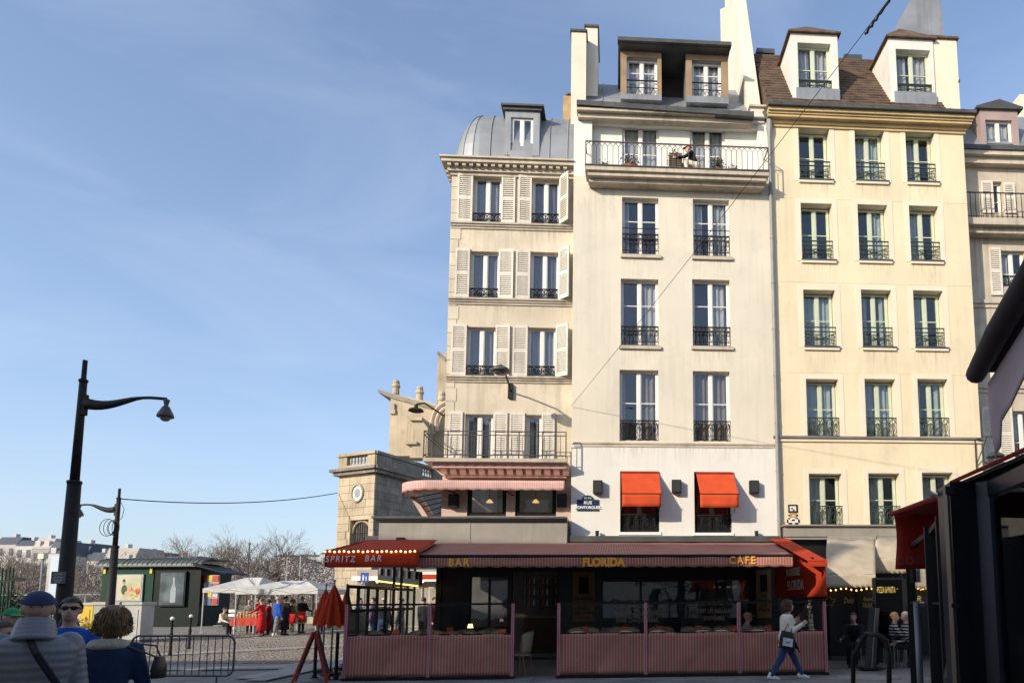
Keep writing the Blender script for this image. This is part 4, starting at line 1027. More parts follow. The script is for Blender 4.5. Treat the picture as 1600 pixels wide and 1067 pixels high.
# ---- red end strip and lettered curtain on the right
e0, e1 = fu(1200, 841, -.1), fu(1228, 841, -.1); g0, g1 = tu(1262, 876, vF-.1), tu(1293, 877, vF-.1); zfe = (g0[1]+g1[1])/2
t = thing('red_curtain', fm(e0[0], e0[1], -.1), 'bright red end awning and hanging side curtain lettered FLORIDA', 'awning')
c = MB(); c.sheet(lambda i, j: ((e0[0]+(g0[0]-e0[0])*j)+((e1[0]-e0[0])+((g1[0]-g0[0])-(e1[0]-e0[0]))*j)*i, -.1+(vF)*j, e0[1]+.02+(zfe-e0[1])*j), 4, 8, (0,0,-.012)); c.build('canopy', m_red, t, FAC)
c = MB(); c.sheet(lambda i, j: (g0[0]+(g1[0]-g0[0])*i, vF-.1, zfe-.11*j), 4, 1, (0,.01,0)); c.build('valance', m_red, t, FAC)
uc = ur+.01
def curt(i, j):
    v = vF+.02+(-.6-vF)*i; ztop = zfe-.02+(e0[1]-zfe)*i*.9; zbot = 1.66
    return (uc+.06*math.sin(i*9+j*2)*(.3+.7*j)+.03*noise(i*6, j*4), v, ztop+(zbot-ztop)*j)
c = MB(); c.sheet(curt, 40, 12, (.008,0,0)); c.build('side_curtain', m_red, t, FAC, smooth=True)
for s, v, z, sz in (('BRASSERIE', vF+2.2, 2.28, .26), ('FLORIDA', vF+2.0, 1.95, .34)):
    text('lettering', s, sz, m_whitepaint, t, FAC @ Matrix.Translation((uc-.105, v, z)) @ Matrix.Rotation(-math.pi/2, 4, 'Z') @ Matrix.Rotation(math.pi/2, 4, 'X'), .003, .006, 1.1)
# ---- first-floor awning of the corner house, rounded at the corner
p0, p1 = fu(884, 752, -.5), fu(690, 752, -.5); zt = fu(780, 749.5, -.55)[1]; zb2 = fu(780, 765, -.55)[1]
ua1 = fu(882, 752, -.55)[0]; ua0 = fu(622, 765, .6)[0]
t = thing('pink_awning', fm(uM0, zt, yA), 'pale pink scalloped awning curving round the corner under the balcony', 'awning')
path = [(ua1, -.55)] + [(uM0-.1, -.55)] + [(uM0-.1-1.05*math.sin(a), .5-1.05*math.cos(a)) for a in np.linspace(.15, math.pi/2, 8)] + [(uM0-1.15, 1.9)]
inner = [(ua1, yA)] + [(uM0, yA)] + [(uM0, yA+.1+.2*k) for k in range(8)] + [(uM0, 2.3)]
pp = []
for (a, b2) in zip(path, path[1:]):
    k = max(2, int(math.hypot(a[0]-b2[0], a[1]-b2[1])/.03))
    pp += [(a[0]+(b2[0]-a[0])*i/k, a[1]+(b2[1]-a[1])*i/k) for i in range(k)]
pp.append(path[-1]); nn = len(pp)
c = MB()
def vv(i, j):
    k = min(int(i*(nn-1)+.5), nn-1); x, y_ = pp[k]
    z = zt-.015-(zt-.015-zb2)*j - (0.02*abs(math.sin(k*.32))-.01 if j > .9 else 0)
    return (x, y_, z)
c.sheet(vv, nn-1, 3, (0,.006,0)); c.build('valance', stripe_mat('pink_stripe_side', [(0,(.58,.27,.23)),(.5,(.64,.50,.44))], .05), t, FAC, smooth=True)
c = MB(); vs = [(x, y_, zt-.01) for x, y_ in path]+[(x, y_, zt+.12) for x, y_ in inner]; m_ = len(path)
c.add(vs, [(i, i+1, m_+i+1, m_+i) for i in range(m_-1)]); c.build('canopy', m_pinkstripe, t, FAC)
for k in range(6):
    b = MB(); z = zb2-.02-.12*k; b.bar((uM0-1.0+.12*k, .9+.1*k, z), (uM0, .35+.1*k, z+.08), .014); b.build('stay', m_iron, t, FAC)
b = MB(); b.prism([(uM0-1.12, 1.0, zb2+.05), (uM0-.98, 1.0, zb2+.05), (uM0-.42, 1.0, zF1-.05), (uM0-.6, 1.0, zF1-.05)], (0, 1.2, 0)); b.build('side_flap', m_pink, t, FAC)
for px in (702, 772+18): 
    b = MB(); s = fu(px, 760, -.3); b.bar((s[0]-.15, -.5, zb2+.08), (s[0]+.12, yA, zb2-.02), .018); b.build('bracket', m_iron, t, FAC)
# ---- grey fascia of the covered terrace in front of the corner house
vf = -.5
f0, f1 = fu(592, 825, vf)[0], fu(886, 825, vf)[0]; zf0, zf1 = fu(740, 843, vf)[1], fu(740, 807, vf)[1]
t = thing('terrace_fascia', fm(f0, zf0, vf), 'long grey fascia with black cornice above the left half of the striped awning', 'fascia')
b = MB(); b.box(f0, f1, vf, 1.0, zf0-.1, zf1-.15); b.build('panel', m_fascia, t, FAC)
for k, (z0, z1, p) in enumerate(((-.15,-.11,.05),(-.11,-.06,.08),(-.06,0,.11))):
    b = MB(); b.box(f0-p*1.6, f1, vf-p, 1.0, zf1+z0, zf1+z1-.004); b.build('cornice', m_black if k < 2 else m_darkzinc, t, FAC)
b = MB(); uu = fu(734, 825, vf)[0]; b.box(uu-.02, uu+.02, vf-.012, vf, zf0-.08, zf1-.15); b.build('joint_cover', m_fascia, t, FAC)
b = MB(); b.box(f0+.5, f0+.7, vf-.08, vf-.0, zf0-.06, zf0+.06); b.build('spotlight', m_blackmatt, t, FAC)
# side terrace structure on the left, below the fascia
t = thing('corner_kiosk_roof', fm(f0, 0, 0), 'black slanting sign board with a yellow light strip beside the corner house', 'sign')
a0 = fu(590, 903, 1.0); a1 = fu(655, 913, -1.6); b = MB()
P0 = Vector((a0[0], 1.0, 0)); P1 = Vector((a1[0], -1.6, 0))
z0t, z0b = fu(590, 885, 1.0)[1], fu(590, 906, 1.0)[1]; z1t, z1b = fu(655, 893, -1.6)[1], fu(655, 914, -1.6)[1]
b.prism([(P0.x,P0.y,z0b),(P1.x,P1.y,z1b),(P1.x,P1.y,z1t),(P0.x,P0.y,z0t)], (.06,.06,0)); b.build('board', m_black, t, FAC)
b = MB(); b.tube([(P0.x-.03,P0.y-.03,z0b-.02),(P1.x-.03,P1.y-.03,z1b-.02)], .02, 6); b.build('light_strip', glow_mat('yellow_strip', (1,.62,.12), 1.8), t, FAC)
for k in range(6):
    q = P0.lerp(P1, (k+.5)/6); zz = (z0t+z0b)/2+((z1t+z1b)-(z0t+z0b))/2*(k+.5)/6; b = MB(); b.obox((q.x-.02, q.y-.02, zz+.06), (.05,-.09,0), (.008,.008,0), (0,0,.1)); b.build('figure_panel', m_pink, t, FAC)
# ---- red window blinds on the cream house
m_blind = cloth_mat('orange_red_blind', (.68,.095,.03), .18)
for (x0,x1,yt_,yf,yb), lab in (((970,1030,737,771,791), 'orange red window blind, the left one over the brasserie'), ((1087,1146,738,771,792), 'orange red window blind, the right one nearer the drainpipe')):
    e = .62; a = fu(x0, yt_)[0]+.01; b2 = fu(x1, yt_)[0]-.01; zt2 = fu(x0, yt_)[1]-.03; af = fu(x0+2, yf, -e)[0]; bf = fu((1033 if x0 < 1000 else 1154), yf, -e)[0]; af = bf-(b2-a); zf = fu(1000, yf, -e)[1]; zbm = fu(1000, yb, -e)[1]
    t = thing('window_blind', fm(a, zt2, 0), lab, 'window blind')
    c = MB(); c.sheet(lambda i, j: (a+(af-a)*j+(b2-a)*i, -.02-(e-.02)*j, zt2+(zf-zt2)*j), 8, 4, (0,0,-.008)); c.build('canvas', m_blind, t, FAC)
    c = MB(); c.sheet(lambda i, j: (af+(b2-a)*i, -e+.012*math.sin(i*7)*j, zf-(zf-zbm)*j), 12, 3, (0,.006,0)); c.build('valance', m_blind, t, FAC, smooth=True)
    c = MB(); c.box(a, b2, -.05, .05, zt2-.02, zt2+.04); c.build('roller', m_darkred, t, FAC)
    c = MB(); c.tube([(af-.02,-e,zf),(bf+.03,-e,zf)], .014, 6); c.build('front_bar', m_iron, t, FAC)
    for uu, uw in ((af,a),(bf,b2)): c = MB(); c.bar((uu,-e,zf), (uw,-.0,zf-.45), .01); c.build('arm', m_iron, t, FAC)
# ---- speakers on the walls
for px, py, off, lab in ((934,761,0,'black wall speaker above the blue street sign'), (1057,760,0,'black wall speaker between the two red blinds'), (1178,761,0,'black wall speaker close to the grey drainpipe'),
                         (709,783,yA,'black wall speaker left of the mezzanine windows'), (878,782,yA,'black wall speaker at the right end under the pink awning')):
    u, z = fu(px, py, off-.1); t = thing('wall_speaker', fm(u, z-.2, off), lab, 'speaker', 'wall speakers')
    b = MB(); b.box(u-.135, u+.135, off-.2, off-.03, z-.19, z+.19); b.build('cabinet', m_blackmatt, t, FAC)
    b = MB(); b.box(u-.115, u+.115, off-.212, off-.2005, z-.165, z+.165); b.build('grille', mat('speaker_mesh', (.03,.03,.03), .8, .3, 60), t, FAC)
    b = MB(); b.box(u-.03, u+.03, off-.03, off, z-.05, z+.05); b.build('bracket', m_iron, t, FAC)
for px, lab in ((933,'small black spotlight on the ledge below the street sign'),(1182,'small black spotlight on the ledge by the drainpipe')):
    u, z = fu(px, 834, -.15); t = thing('spotlight', fm(u, z-.1, -.15), lab, 'spotlight')
    b = MB(); b.lathe([(.05,0),(.05,.14),(.06,.15),(.06,.17)], (u, -.15, z-.08), 10); b.build('body', m_iron, t, FAC)
    b = MB(); b.bar((u,-.15,z-.1),(u,-.02,z-.12),.014); b.build('arm', m_iron, t, FAC)
# ---- street name plate
a, b2, c0, d0 = frect(901.5, 935.5, 780.5, 798); t = thing('street_sign', fm(a, c0, 0), 'blue enamel street name plate reading RUE MONTORGUEIL', 'street sign')
m_green = mat('enamel_green', (.02,.09,.05), .3, .05, 3); m_navy = mat('enamel_navy', (.015,.03,.09), .25, .05, 3)
b = MB(); b.box(a, b2, -.035, -.01, c0, d0); b.build('border', m_green, t, FAC)
b = MB(); b.box(a+.02, b2-.02, -.039, -.0355, c0+.02, d0-.02); b.build('plate', m_navy, t, FAC)
uc_ = (a+b2)/2; b = MB(); b.prism([(uc_+.17*math.cos(k*math.pi/10), -.034, d0+.13*math.sin(k*math.pi/10)) for k in range(11)], (0,.02,0)); b.build('district_tab', m_green, t, FAC)
b = MB(); b.prism([(uc_+.13*math.cos(k*math.pi/10), -.038, d0+.005+.10*math.sin(k*math.pi/10)) for k in range(11)], (0,.003,0)); b.build('district_plate', m_navy, t, FAC)
text('lettering', '1er Arr', .075, m_whitepaint, t, face_m(uc_, -.0405, d0+.045), .001)
text('lettering', 'RUE', .125, m_whitepaint, t, face_m(uc_, -.0415, d0-.095), .001, .003, 1.1)
text('lettering', 'MONTORGUEIL', .115, m_whitepaint, t, face_m(uc_, -.0415, c0+.095), .001, .003, .92)
# ---- little ceramic mosaic on the yellow house (plain pixel pattern)
a, b2, c0, d0 = frect(1229, 1249, 788, 819); t = thing('mosaic', fm(a, c0, 0), 'small square tile mosaic fixed at the corner of the yellow wall', 'mosaic')
pal = {'k': mat('black_tile', (.02,.02,.02), .3, .05, 3), 'w': m_whitepaint, 'o': mat('tan_tile', (.55,.3,.13), .4, .05, 3)}
pat = ['.kkkkkk.', '.kwwwwk.', '.kwkwwk.', '.kwwkwk.', '.kkkkkk.', '..oooo..', '.ko..ok.', '..oooo..', '.k.ww.k.', 'kwwkkwwk', 'kwwwwwwk', '.kk..kk.']
for j, row in enumerate(pat):
    for i, ch in enumerate(row):
        if ch == '.': continue
        s = (b2-a)/8; sz = (d0-c0)/12; b = MB(); b.box(a+s*i+.003, a+s*(i+1)-.003, -.022, 0, d0-sz*(j+1)+.003, d0-sz*j-.003); b.build('tile', pal[ch], t, FAC)
# ---- bistro chairs, tables, menus
m_rattan = mat('rattan', (.30,.19,.09), .6, .2, 8); m_weave = mat('cream_weave', (.76,.66,.46), .6, .12, 25, .4, 90)
m_wo = mat('olive_weave', (.36,.31,.19), .6, .15, 25, .4, 90)
def make_chair(M, label, wm, group):
    t = thing('bistro_chair', M, label, 'chair', group)
    s = MB(); s.lathe([(.0,.44),(.2,.44),(.21,.455),(.2,.47),(.0,.47)], (0,0,0), 16); s.build('seat', wm, t, M)
    b = MB()
    b.sheet(lambda i, j: ((.21+.02*j)*math.sin((i-.5)*2.3), .19*math.cos((i-.5)*2.3)+.05*j, .50+.44*j-.05*abs(i-.5)**2*4*j*j), 12, 6, (0,.014,0)); b.build('backrest', wm, t, M, smooth=True)
    fr = MB(); arc = [((.225)*math.sin((i/12-.5)*2.5), .2*math.cos((i/12-.5)*2.5)+.05, .95-.07*abs(i/12-.5)**2*4) for i in range(13)]
    fr.tube([(-.20,.06,.02),(-.21,.07,.5)]+arc+[(.21,.07,.5),(.20,.06,.02)], .014, 6); fr.build('back_frame', m_rattan, t, M)
    for x in (-.15,.15): l = MB(); l.tube([(x*1.15,-.17,0),(x,-.14,.44)], .014, 6); l.build('leg', m_rattan, t, M)
    for x in (-.17,.17): l = MB(); l.tube([(x*1.1,.2,0),(x,.12,.44)], .014, 6); l.build('leg', m_rattan, t, M)
    return t
def make_table(M, label, group):
    t = thing('bistro_table', M, label, 'table', group)
    b = MB(); b.lathe([(0,.72),(.29,.72),(.3,.735),(.29,.75),(0,.75)], (0,0,0), 18); b.build('tabletop', m_rattan, t, M)
    b = MB(); b.lathe([(.03,.03),(.025,.72)], (0,0,0), 8); b.build('column', m_iron, t, M)
    b = MB()
    b.lathe([(.2,0.004),(.2,.02),(.03,.05)], (0,0,0), 12); b.build('base', m_iron, t, M); return t
def make_menu(M, label, group):
    t = thing('menu_card', M, label, 'menu', group)
    b = MB(); b.obox((0,-.03,.125), (.08,0,0), (0,.002,0), (0,.028,.125)); b.build('front_cover', mat('orange_red_card', (.62,.10,.03), .6, .05, 3), t, M)
    b = MB(); b.obox((0,.03,.125), (.08,0,0), (0,.002,0), (0,-.028,.125)); b.build('back_cover', MATS['orange_red_card'], t, M)
    b = MB(); b.obox((0,-.0345,.14), (.03,0,0), (0,.001,0), (0,.002,.008)); b.build('title', m_whitepaint, t, M); return t
vch = -2.6
GC, GT, GM = 'cream bistro chairs behind the right screen', 'round tables behind the right screen', 'red menu cards standing on the right tables'
LC, LT, LM = 'cream backed bistro chair tucked at a table behind the long right screen', 'small round bistro table with a menu card behind the right screen', 'orange red folded menu card standing on a right terrace table'
proto = None
def put(proto, maker, M, label, group, *a):
    if proto is None: return maker(M, label, *a, group) if a else maker(M, label, group)
    c = copy_tree(proto, None, M); c['label'] = label; c['group'] = group; return c
pc = pt = pm = None
ORD = ('first', 'second', 'third', 'fourth', 'fifth', 'sixth', 'seventh', 'eighth', 'ninth', 'tenth', 'eleventh', 'twelfth')
for kt, (x0, x1, xm) in enumerate(((890,934,915),(953,997,977),(1017,1052,1031),(1066,1111,1090),(1117,1151,1146),(1166,1200,1199))):
    where = 'the %s table right of the bar entrance' % ORD[kt]
    for px, sd in ((x0+11, 'left'), (x1-11, 'right')):
        u = fu(px, 990, vch)[0]; o = put(pc, make_chair, FAC @ Matrix.Translation((u, vch, .0)) @ Matrix.Rotation(rnd.uniform(-.1,.1),4,'Z'), '%s of two cream chairs behind %s' % (sd, where), GC, m_weave); pc = pc or o
    u = fu(xm, 990, vch-.5)[0]; o = put(pt, make_table, FAC @ Matrix.Translation((u, vch-.62, 0)), 'small round bistro table, %s' % where, GT); pt = pt or o
    o = put(pm, make_menu, FAC @ Matrix.Translation((u, vch-.62, .752)) @ Matrix.Rotation(rnd.uniform(-.3,.3),4,'Z'), 'orange red menu card on %s' % where, GM); pm = pm or o
    u2 = fu(x0+22, 995, vch-1.2)[0]; o = put(pc, make_chair, FAC @ Matrix.Translation((u2+rnd.uniform(-.15,.15), vch-1.25, 0)) @ Matrix.Rotation(math.pi+rnd.uniform(-.4,.4),4,'Z'), 'cream bistro chair in front of %s' % where, GC, m_weave)
GC2, GT2, GM2 = 'olive bistro chairs behind the left screen', 'round tables behind the left screen', 'red menu cards standing on the left tables'
pc2 = None
for kc, (px, v, rz) in enumerate(sorted(((585,-3.6,.4),(640,-3.9,-.6),(665,-2.9,.3),(694,-3.4,2.6),(706,-3.9,-2.6),(728,-3.2,0.2),(742,-3.9,2.9),(752,-3.3,-2.4),(765,-2.7,.1),(787,-3.9,2.5),(610,-2.6,1.2)))):
    u = fu(px, 990, v)[0]; o = put(pc2, make_chair, FAC @ Matrix.Translation((u, v, 0)) @ Matrix.Rotation(rz,4,'Z'), 'olive bistro chair behind the left screen, %s from the side screen' % ORD[kc], GC2, m_wo); pc2 = pc2 or o
for kc, (px, v) in enumerate(((619,-4.2),(672,-4.2),(703,-3.0),(785,-4.3))):
    u = fu(px, 990, v)[0]
    o = put(pt, make_table, FAC @ Matrix.Translation((u, v, 0)), 'small round bistro table behind the left screen, %s from the side screen' % ORD[kc], GT2)
    o = put(pm, make_menu, FAC @ Matrix.Translation((u, v, .752)) @ Matrix.Rotation(rnd.uniform(-.4,.4),4,'Z'), 'orange red menu card behind the left screen, %s from the side screen' % ORD[kc], GM2)
M = FAC @ Matrix.Translation((fu(812, 1010, vF+.2)[0], vF+.5, 0)) @ Matrix.Rotation(-1.9,4,'Z')
make_chair(M, 'rattan bistro chair alone in the bar entrance at the end of the left screen', m_wo, None)
# small table lamp
u, z = fu(735, 975, -2.2); t = thing('table_lamp', fm(u, .75, -2.2), 'little lit lamp on a terrace table behind the left screen', 'lamp')
b = MB(); b.lathe([(.05,0),(.05,.01),(.012,.02),(.012,.2)], (u,-2.2,.752), 10); b.build('stem', m_iron, t, FAC)
b = MB(); b.lathe([(.075,.2),(.05,.3),(.0,.3)], (u,-2.2,.752), 12); b.build('lamp_shade', glow_mat('lit_shade', (1,.72,.36), 1.2), t, FAC)
o = copy_tree(pt, None, FAC @ Matrix.Translation((u,-2.2,0))); o['label'] = 'small round table carrying the lit lamp'; o['group'] = ''
del o['group']
u, z = fu(947, 995, -3.0); t = thing('ice_bucket', fm(u,.75,-3.3), 'silver ice bucket between chairs behind the right screen', 'bucket')
b = MB(); b.lathe([(.08,.0),(.10,.22),(.105,.225),(.09,.22),(.07,.02)], (u,-3.3,.752), 16); b.build('pail', m_steel, t, FAC)
b = MB(); b.tube([(u-.1,-3.3,.93),(u-.13,-3.3,.91),(u-.13,-3.3,.88),(u-.1,-3.3,.87)], .008, 5); b.build('handle', m_steel, t, FAC)
o = copy_tree(pt, None, FAC @ Matrix.Translation((u,-3.3,0))); o['label'] = 'small round table carrying the silver ice bucket'; del o['group']
# ---- pendant lamps seen in the mezzanine windows
for px, lab in ((765,'warm pendant lamp in the left mezzanine window'), (837,'warm pendant lamp in the right mezzanine window')):
    u, z = fu(px, 783, yA+.6); t = thing('pendant_lamp', fm(u, z, yA+.6), lab, 'lamp')
    b = MB(); b.lathe([(.03,.06),(.11,-.03),(.1,-.04),(.02,.03)], (u, yA+.6, z), 12); b.build('lamp_shade', glow_mat('warm_shade', (1,.55,.2), .7) if 'warm_shade' not in MATS else MATS['warm_shade'], t, FAC)
    b = MB(); b.bar((u,yA+.6,z+.05),(u,yA+.6,z+.5),.008); b.build('cord', m_iron, t, FAC)
# ---- wall lanterns on the corner house
u, z = fu(798, 612, yA); ul, zl = fu(782, 578, yA-1.6)
t = thing('wall_lamp', fm(u, z-.2, yA), 'dark dome street lamp on a bracket fixed to the corner house', 'street lamp')
b = MB(); b.box(u-.07, u+.07, yA-.09, yA, z-.22, z+.22); b.build('wall_plate', m_iron, t, FAC)
b = MB(); b.tube([(u,yA-.05,z),(u+.0,yA-.5,z+.12),(u-.0,yA-1.3,zl+.16),(ul,yA-1.6,zl+.14)], .025, 6); b.build('arm', m_iron, t, FAC)
b = MB(); b.lathe([(.0,.16),(.05,.15),(.06,.1),(.2,.06),(.26,-.0),(.27,-.05),(.24,-.06)], (ul,yA-1.6,zl), 18); lo = b.build('lamp_shade', m_darkzinc, t, FAC, smooth=True)
b = MB(); b.ball((ul,yA-1.6,zl-.06), .2, .2, .09); b.build('lens', mat('smoky_lens', (.12,.11,.1), .15, .1, 3), t, FAC, smooth=True)
# cables strung on the fronts
def cable(name, pts, r, label, sag=0.0, n=14):
    b = MB(); out = []
    for p, q in zip(pts, pts[1:]):
        p, q = Vector(p), Vector(q)
        for k in range(n): s = k/n; out.append(p.lerp(q, s) - Vector((0,0,4*sag*s*(1-s))))
    out.append(Vector(pts[-1])); b.tube(out, r, 4); o = b.build(name, m_iron); tag(o, label, 'cable'); return o
pa_ = FAC @ Vector((*[fu(893,634,-.05)[0]], -.05, fu(893,634,-.05)[1])); pb_ = at_y(1480, -120, 8.5)
cable('overhead_cable', [pa_, pb_], .007, 'thin cable rising diagonally across the cream house to the upper right', .1)
pr, pq = at_y(1352, 54, 10.4), at_y(1392, -2, 9.7); b = MB(); b.tube([pr.lerp(pq, k/16)+Vector((.012*math.sin(k*1.9),0,.012*math.cos(k*2.3))) for k in range(17)], .022, 6)
tag(b.build('cable_bundle', m_iron), 'dark twisted bundle hanging on the diagonal cable against the sky', 'cable bundle')
# ---- balcony plants
def leafy(M, label, h, w, n, col, pot=True, cat='plant', flower=None):
    t = thing('potted_plant', M, label, cat)
    if pot: b = MB(); b.lathe([(w*.3,0),(w*.42,h*.3),(w*.45,h*.3),(w*.38,h*.28)], (0,0,0), 12); b.build('pot', mat('terracotta', (.36,.13,.06), .8, .15, 4), t, M)
    b = MB(); r3 = random.Random(n)
    for k in range(n):
        c = Vector((r3.gauss(0,w*.3), r3.gauss(0,w*.22), h*.35+abs(r3.gauss(.3,.28))*h*.7)); d = Vector((r3.uniform(-1,1), r3.uniform(-1,1), r3.uniform(-.2,1))).normalized(); e = d.orthogonal().normalized()*.014; L = r3.uniform(.04,.08)
        b.quad(c-e, c+d*L*.5-e*1.8, c+d*L, c+d*L*.5+e*1.8)
    b.build('foliage', mat('leaf_%s' % cat, col, .6, .5, 8), t, M, kind='stuff')
    s = MB()
    for k in range(7): s.bar((0,0,h*.2), (r3.gauss(0,w*.2), r3.gauss(0,w*.15), h*r3.uniform(.5,.95)), .006)
    s.build('stem', mat('twig_brown', (.10,.07,.04), .8, .2, 5), t, M)
    return t
def fmz(px, py, off): u, z = fu(px, py, off); return FAC @ Matrix.Translation((u, off, zq+.031))
leafy(fmz(942,262,-.4), 'small red flowering pot at the left end of the top balcony', .22, .3, 60, (.10,.09,.03))
leafy(fmz(985,262,-.3), 'thin bare bush on the top balcony before the left french window', .55, .5, 160, (.09,.10,.05))
leafy(fmz(1122,262,-.25), 'bushy green plant beside the right french window on the top balcony', .6, .34, 320, (.05,.10,.03))
leafy(fmz(1145,262,-.4), 'row of low pots with sparse leaves near the right end of the top balcony', .2, .4, 70, (.10,.12,.05))
u, z = fu(1055, 262, -.3); M = FAC @ Matrix.Translation((u,-.3,zq+.031)); t = leafy(M, 'tall slatted wooden planter with a shrub in the middle of the top balcony', .72, .34, 260, (.07,.10,.04), pot=False, cat='planter')
for k in range(8): b = MB(); b.box(-.2,.2,-.14,-.115,.03+k*.07,.075+k*.07); b.build('slat', mat('weathered_slat', (.14,.10,.07), .8, .2, 5), t, M)
b = MB(); b.box(-.19,.19,-.11,.11,.02,.5); b.build('box', mat('dark_planter', (.05,.04,.035), .8, .2, 5), t, M)
# ================================================================== church behind the corner house
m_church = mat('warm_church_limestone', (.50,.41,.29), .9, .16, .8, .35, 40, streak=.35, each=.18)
m_churchdark = mat('weathered_shaded_stone', (.30,.27,.22), .9, .3, 1.2, .4, 40, streak=.45, each=.25)
cc = at_y(580, 900, 37); CX = cc.x
PL = Vector((at_y(523, 900, 38.1).x, 38.1, 0)); PC = Vector((CX, 37, 0)); PR = Vector((at_y(690, 900, 43).x, 43, 0))
ch = thing('church', place(CX, 37), 'pale stone church with a round window and balustrade behind the corner house', 'church')
def zat(py, P): 
    d = at_y(580, py, P.y); return d.z
zt = at_y(580, 733, 37).z                      # underside of the main cornice
dl = (PL-PC).normalized(); dr = (PR-PC).normalized(); nl = Vector((dl.y, -dl.x, 0)); nl = nl if nl.y < 0 else -nl; nr = Vector((-dr.y, dr.x, 0)); nr = nr if nr.y < 0 else -nr
WL = (PL-PC).length; WR = (PR-PC).length
FL = Matrix(((-dl.x, -nl.x, 0, PL.x), (-dl.y, -nl.y, 0, PL.y), (0, 0, 1, 0), (0, 0, 0, 1)))   # left face: x from its far end to the corner
FRm = Matrix(((dr.x, -nr.x, 0, PC.x), (dr.y, -nr.y, 0, PC.y), (0, 0, 1, 0), (0, 0, 0, 1)))
zw0, zw1 = at_y(552, 868, 37.5).z, at_y(552, 812, 37.5).z
hx0, hx1 = WL*.36, WL*.86
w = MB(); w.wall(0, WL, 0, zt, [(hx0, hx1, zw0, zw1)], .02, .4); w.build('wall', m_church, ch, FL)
w = MB(); w.wall(0, WR, 0, zt, [], .02, .4); w.build('wall', m_churchdark, ch, FRm)  # right face: its shade is put into this darker stone
def courses(F, W, m, n_per, hole=None):
    z = .3; r = 0
    while z < zt-.4:
        x = 0.0
        while x < W-.05:
            L = min(n_per*(.75+.5*rnd.random()), W-x)
            if W-x-L < .2: L = W-x
            if not (hole and hole[0]-.12 < x+L/2 < hole[1]+.12 and hole[2]-.1 < z+.2 < hole[3]+.4) :
                b = MB(); p = rnd.uniform(.0, .012); b.box(x+.008, x+L-.008, -p-.012, .03, z+.008, z+.43); b.build('stone', m, ch, F)
            x += L
        z += .44; r += 1
courses(FL, WL, m_church, .75, (hx0, hx1, zw0, zw1)); courses(FRm, min(WR, 4.2), m_churchdark, .95)
# arched window
a = MB(); cx = (hx0+hx1)/2; rr = (hx1-hx0)/2-.06; zc = zw1-rr-.1
a.quad((hx0,.3,zw0),(hx1,.3,zw0),(hx1,.3,zw1),(hx0,.3,zw1)); wo = a.build('window', m_church, ch, FL)
a = MB(); a.add([(cx-rr,.28,zw0),(cx+rr,.28,zw0)]+[(cx+rr*math.cos(k*math.pi/12),.28,zc+rr*math.sin(k*math.pi/12)) for k in range(13)], [tuple(range(15))]); a.build('pane', m_room, wo, FL)
a = MB(); a.tube([(cx+(rr+.05)*math.cos(k*math.pi/12),.22,zc+(rr+.05)*math.sin(k*math.pi/12)) for k in range(13)], .07, 6); a.build('arch', m_church, wo, FL)
a = MB()
for k in range(-3,4): a.box(cx+k*rr*.28-.015, cx+k*rr*.28+.015, .24,.26, zw0, zc+rr*math.sqrt(max(0,1-(k*.28)**2)))
for z in (zw0+.35, zw0+.8, zc): a.box(cx-rr, cx+rr, .235,.262, z-.015, z+.015)
a.build('window_bars', m_iron, wo, FL)
# oculus with wedge stones
oc = at_y(554.5, 771, 37.6); ou = WL*.55; oz = oc.z; orad = .42
a = MB(); a.tube([(ou+orad*math.cos(k*math.pi/16), -.06, oz+orad*1.15*math.sin(k*math.pi/16)) for k in range(33)], .07, 6); oo = a.build('round_window', m_church, ch, FL)
for k in range(12):
    t0, t1 = k*math.pi/6+.04, (k+1)*math.pi/6-.04; a = MB(); ri, ro = orad*.55, orad*.92
    a.prism([(ou+ri*math.cos(t0),-.05,oz+1.15*ri*math.sin(t0)),(ou+ro*math.cos(t0),-.05,oz+1.15*ro*math.sin(t0)),(ou+ro*math.cos(t1),-.05,oz+1.15*ro*math.sin(t1)),(ou+ri*math.cos(t1),-.05,oz+1.15*ri*math.sin(t1))], (0,.06,0)); a.build('pane', m_whitepaint, oo, FL)
a = MB(); a.prism([(ou+orad*.52*math.cos(k*math.pi/10),-.04,oz+orad*.6*math.sin(k*math.pi/10)) for k in range(20)], (0,.05,0)); a.build('pane', m_zinc, oo, FL)
# cornice, parapet, balusters
for F, W in ((FL, WL), (FRm, WR)):
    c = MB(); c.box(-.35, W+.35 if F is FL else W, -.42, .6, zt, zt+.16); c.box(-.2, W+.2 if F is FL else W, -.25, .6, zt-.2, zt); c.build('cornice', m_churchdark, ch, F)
    c = MB(); z0 = zt+.16; z1 = at_y(580, 704, 37).z
    c.box(-.05, W+.05 if F is FL else W, -.1, .35, z0, z0+.2); c.box(-.08, W+.08 if F is FL else W, -.16, .4, z1-.16, z1)
    c.box(W*.0, W*.22, -.06, .3, z0+.2, z1-.16); c.box(W*.80, W, -.06, .3, z0+.2, z1-.16)
    if F is FRm: c.box(W*.22, W*.62, -.06, .3, z0+.2, z1-.16)
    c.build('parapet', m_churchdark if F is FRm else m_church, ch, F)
    lo, hi = (W*.24, W*.79) if F is FL else (W*.64, W*.79)
    for k in range(6 if F is FL else 4):
        b = MB(); u = lo+(hi-lo)*(k+.5)/(6 if F is FL else 4); b.lathe([(.06,0),(.04,.08),(.075,.28),(.04,.5),(.06,z1-z0-.36)], (u, .1, z0+.2), 8); b.build('baluster', m_church, ch, F)
b = MB(); b.box(0.2, WL-.2, .6, 5, zt-.2, zt+.2); b.build('terrace_roof', m_churchdark, ch, FL)
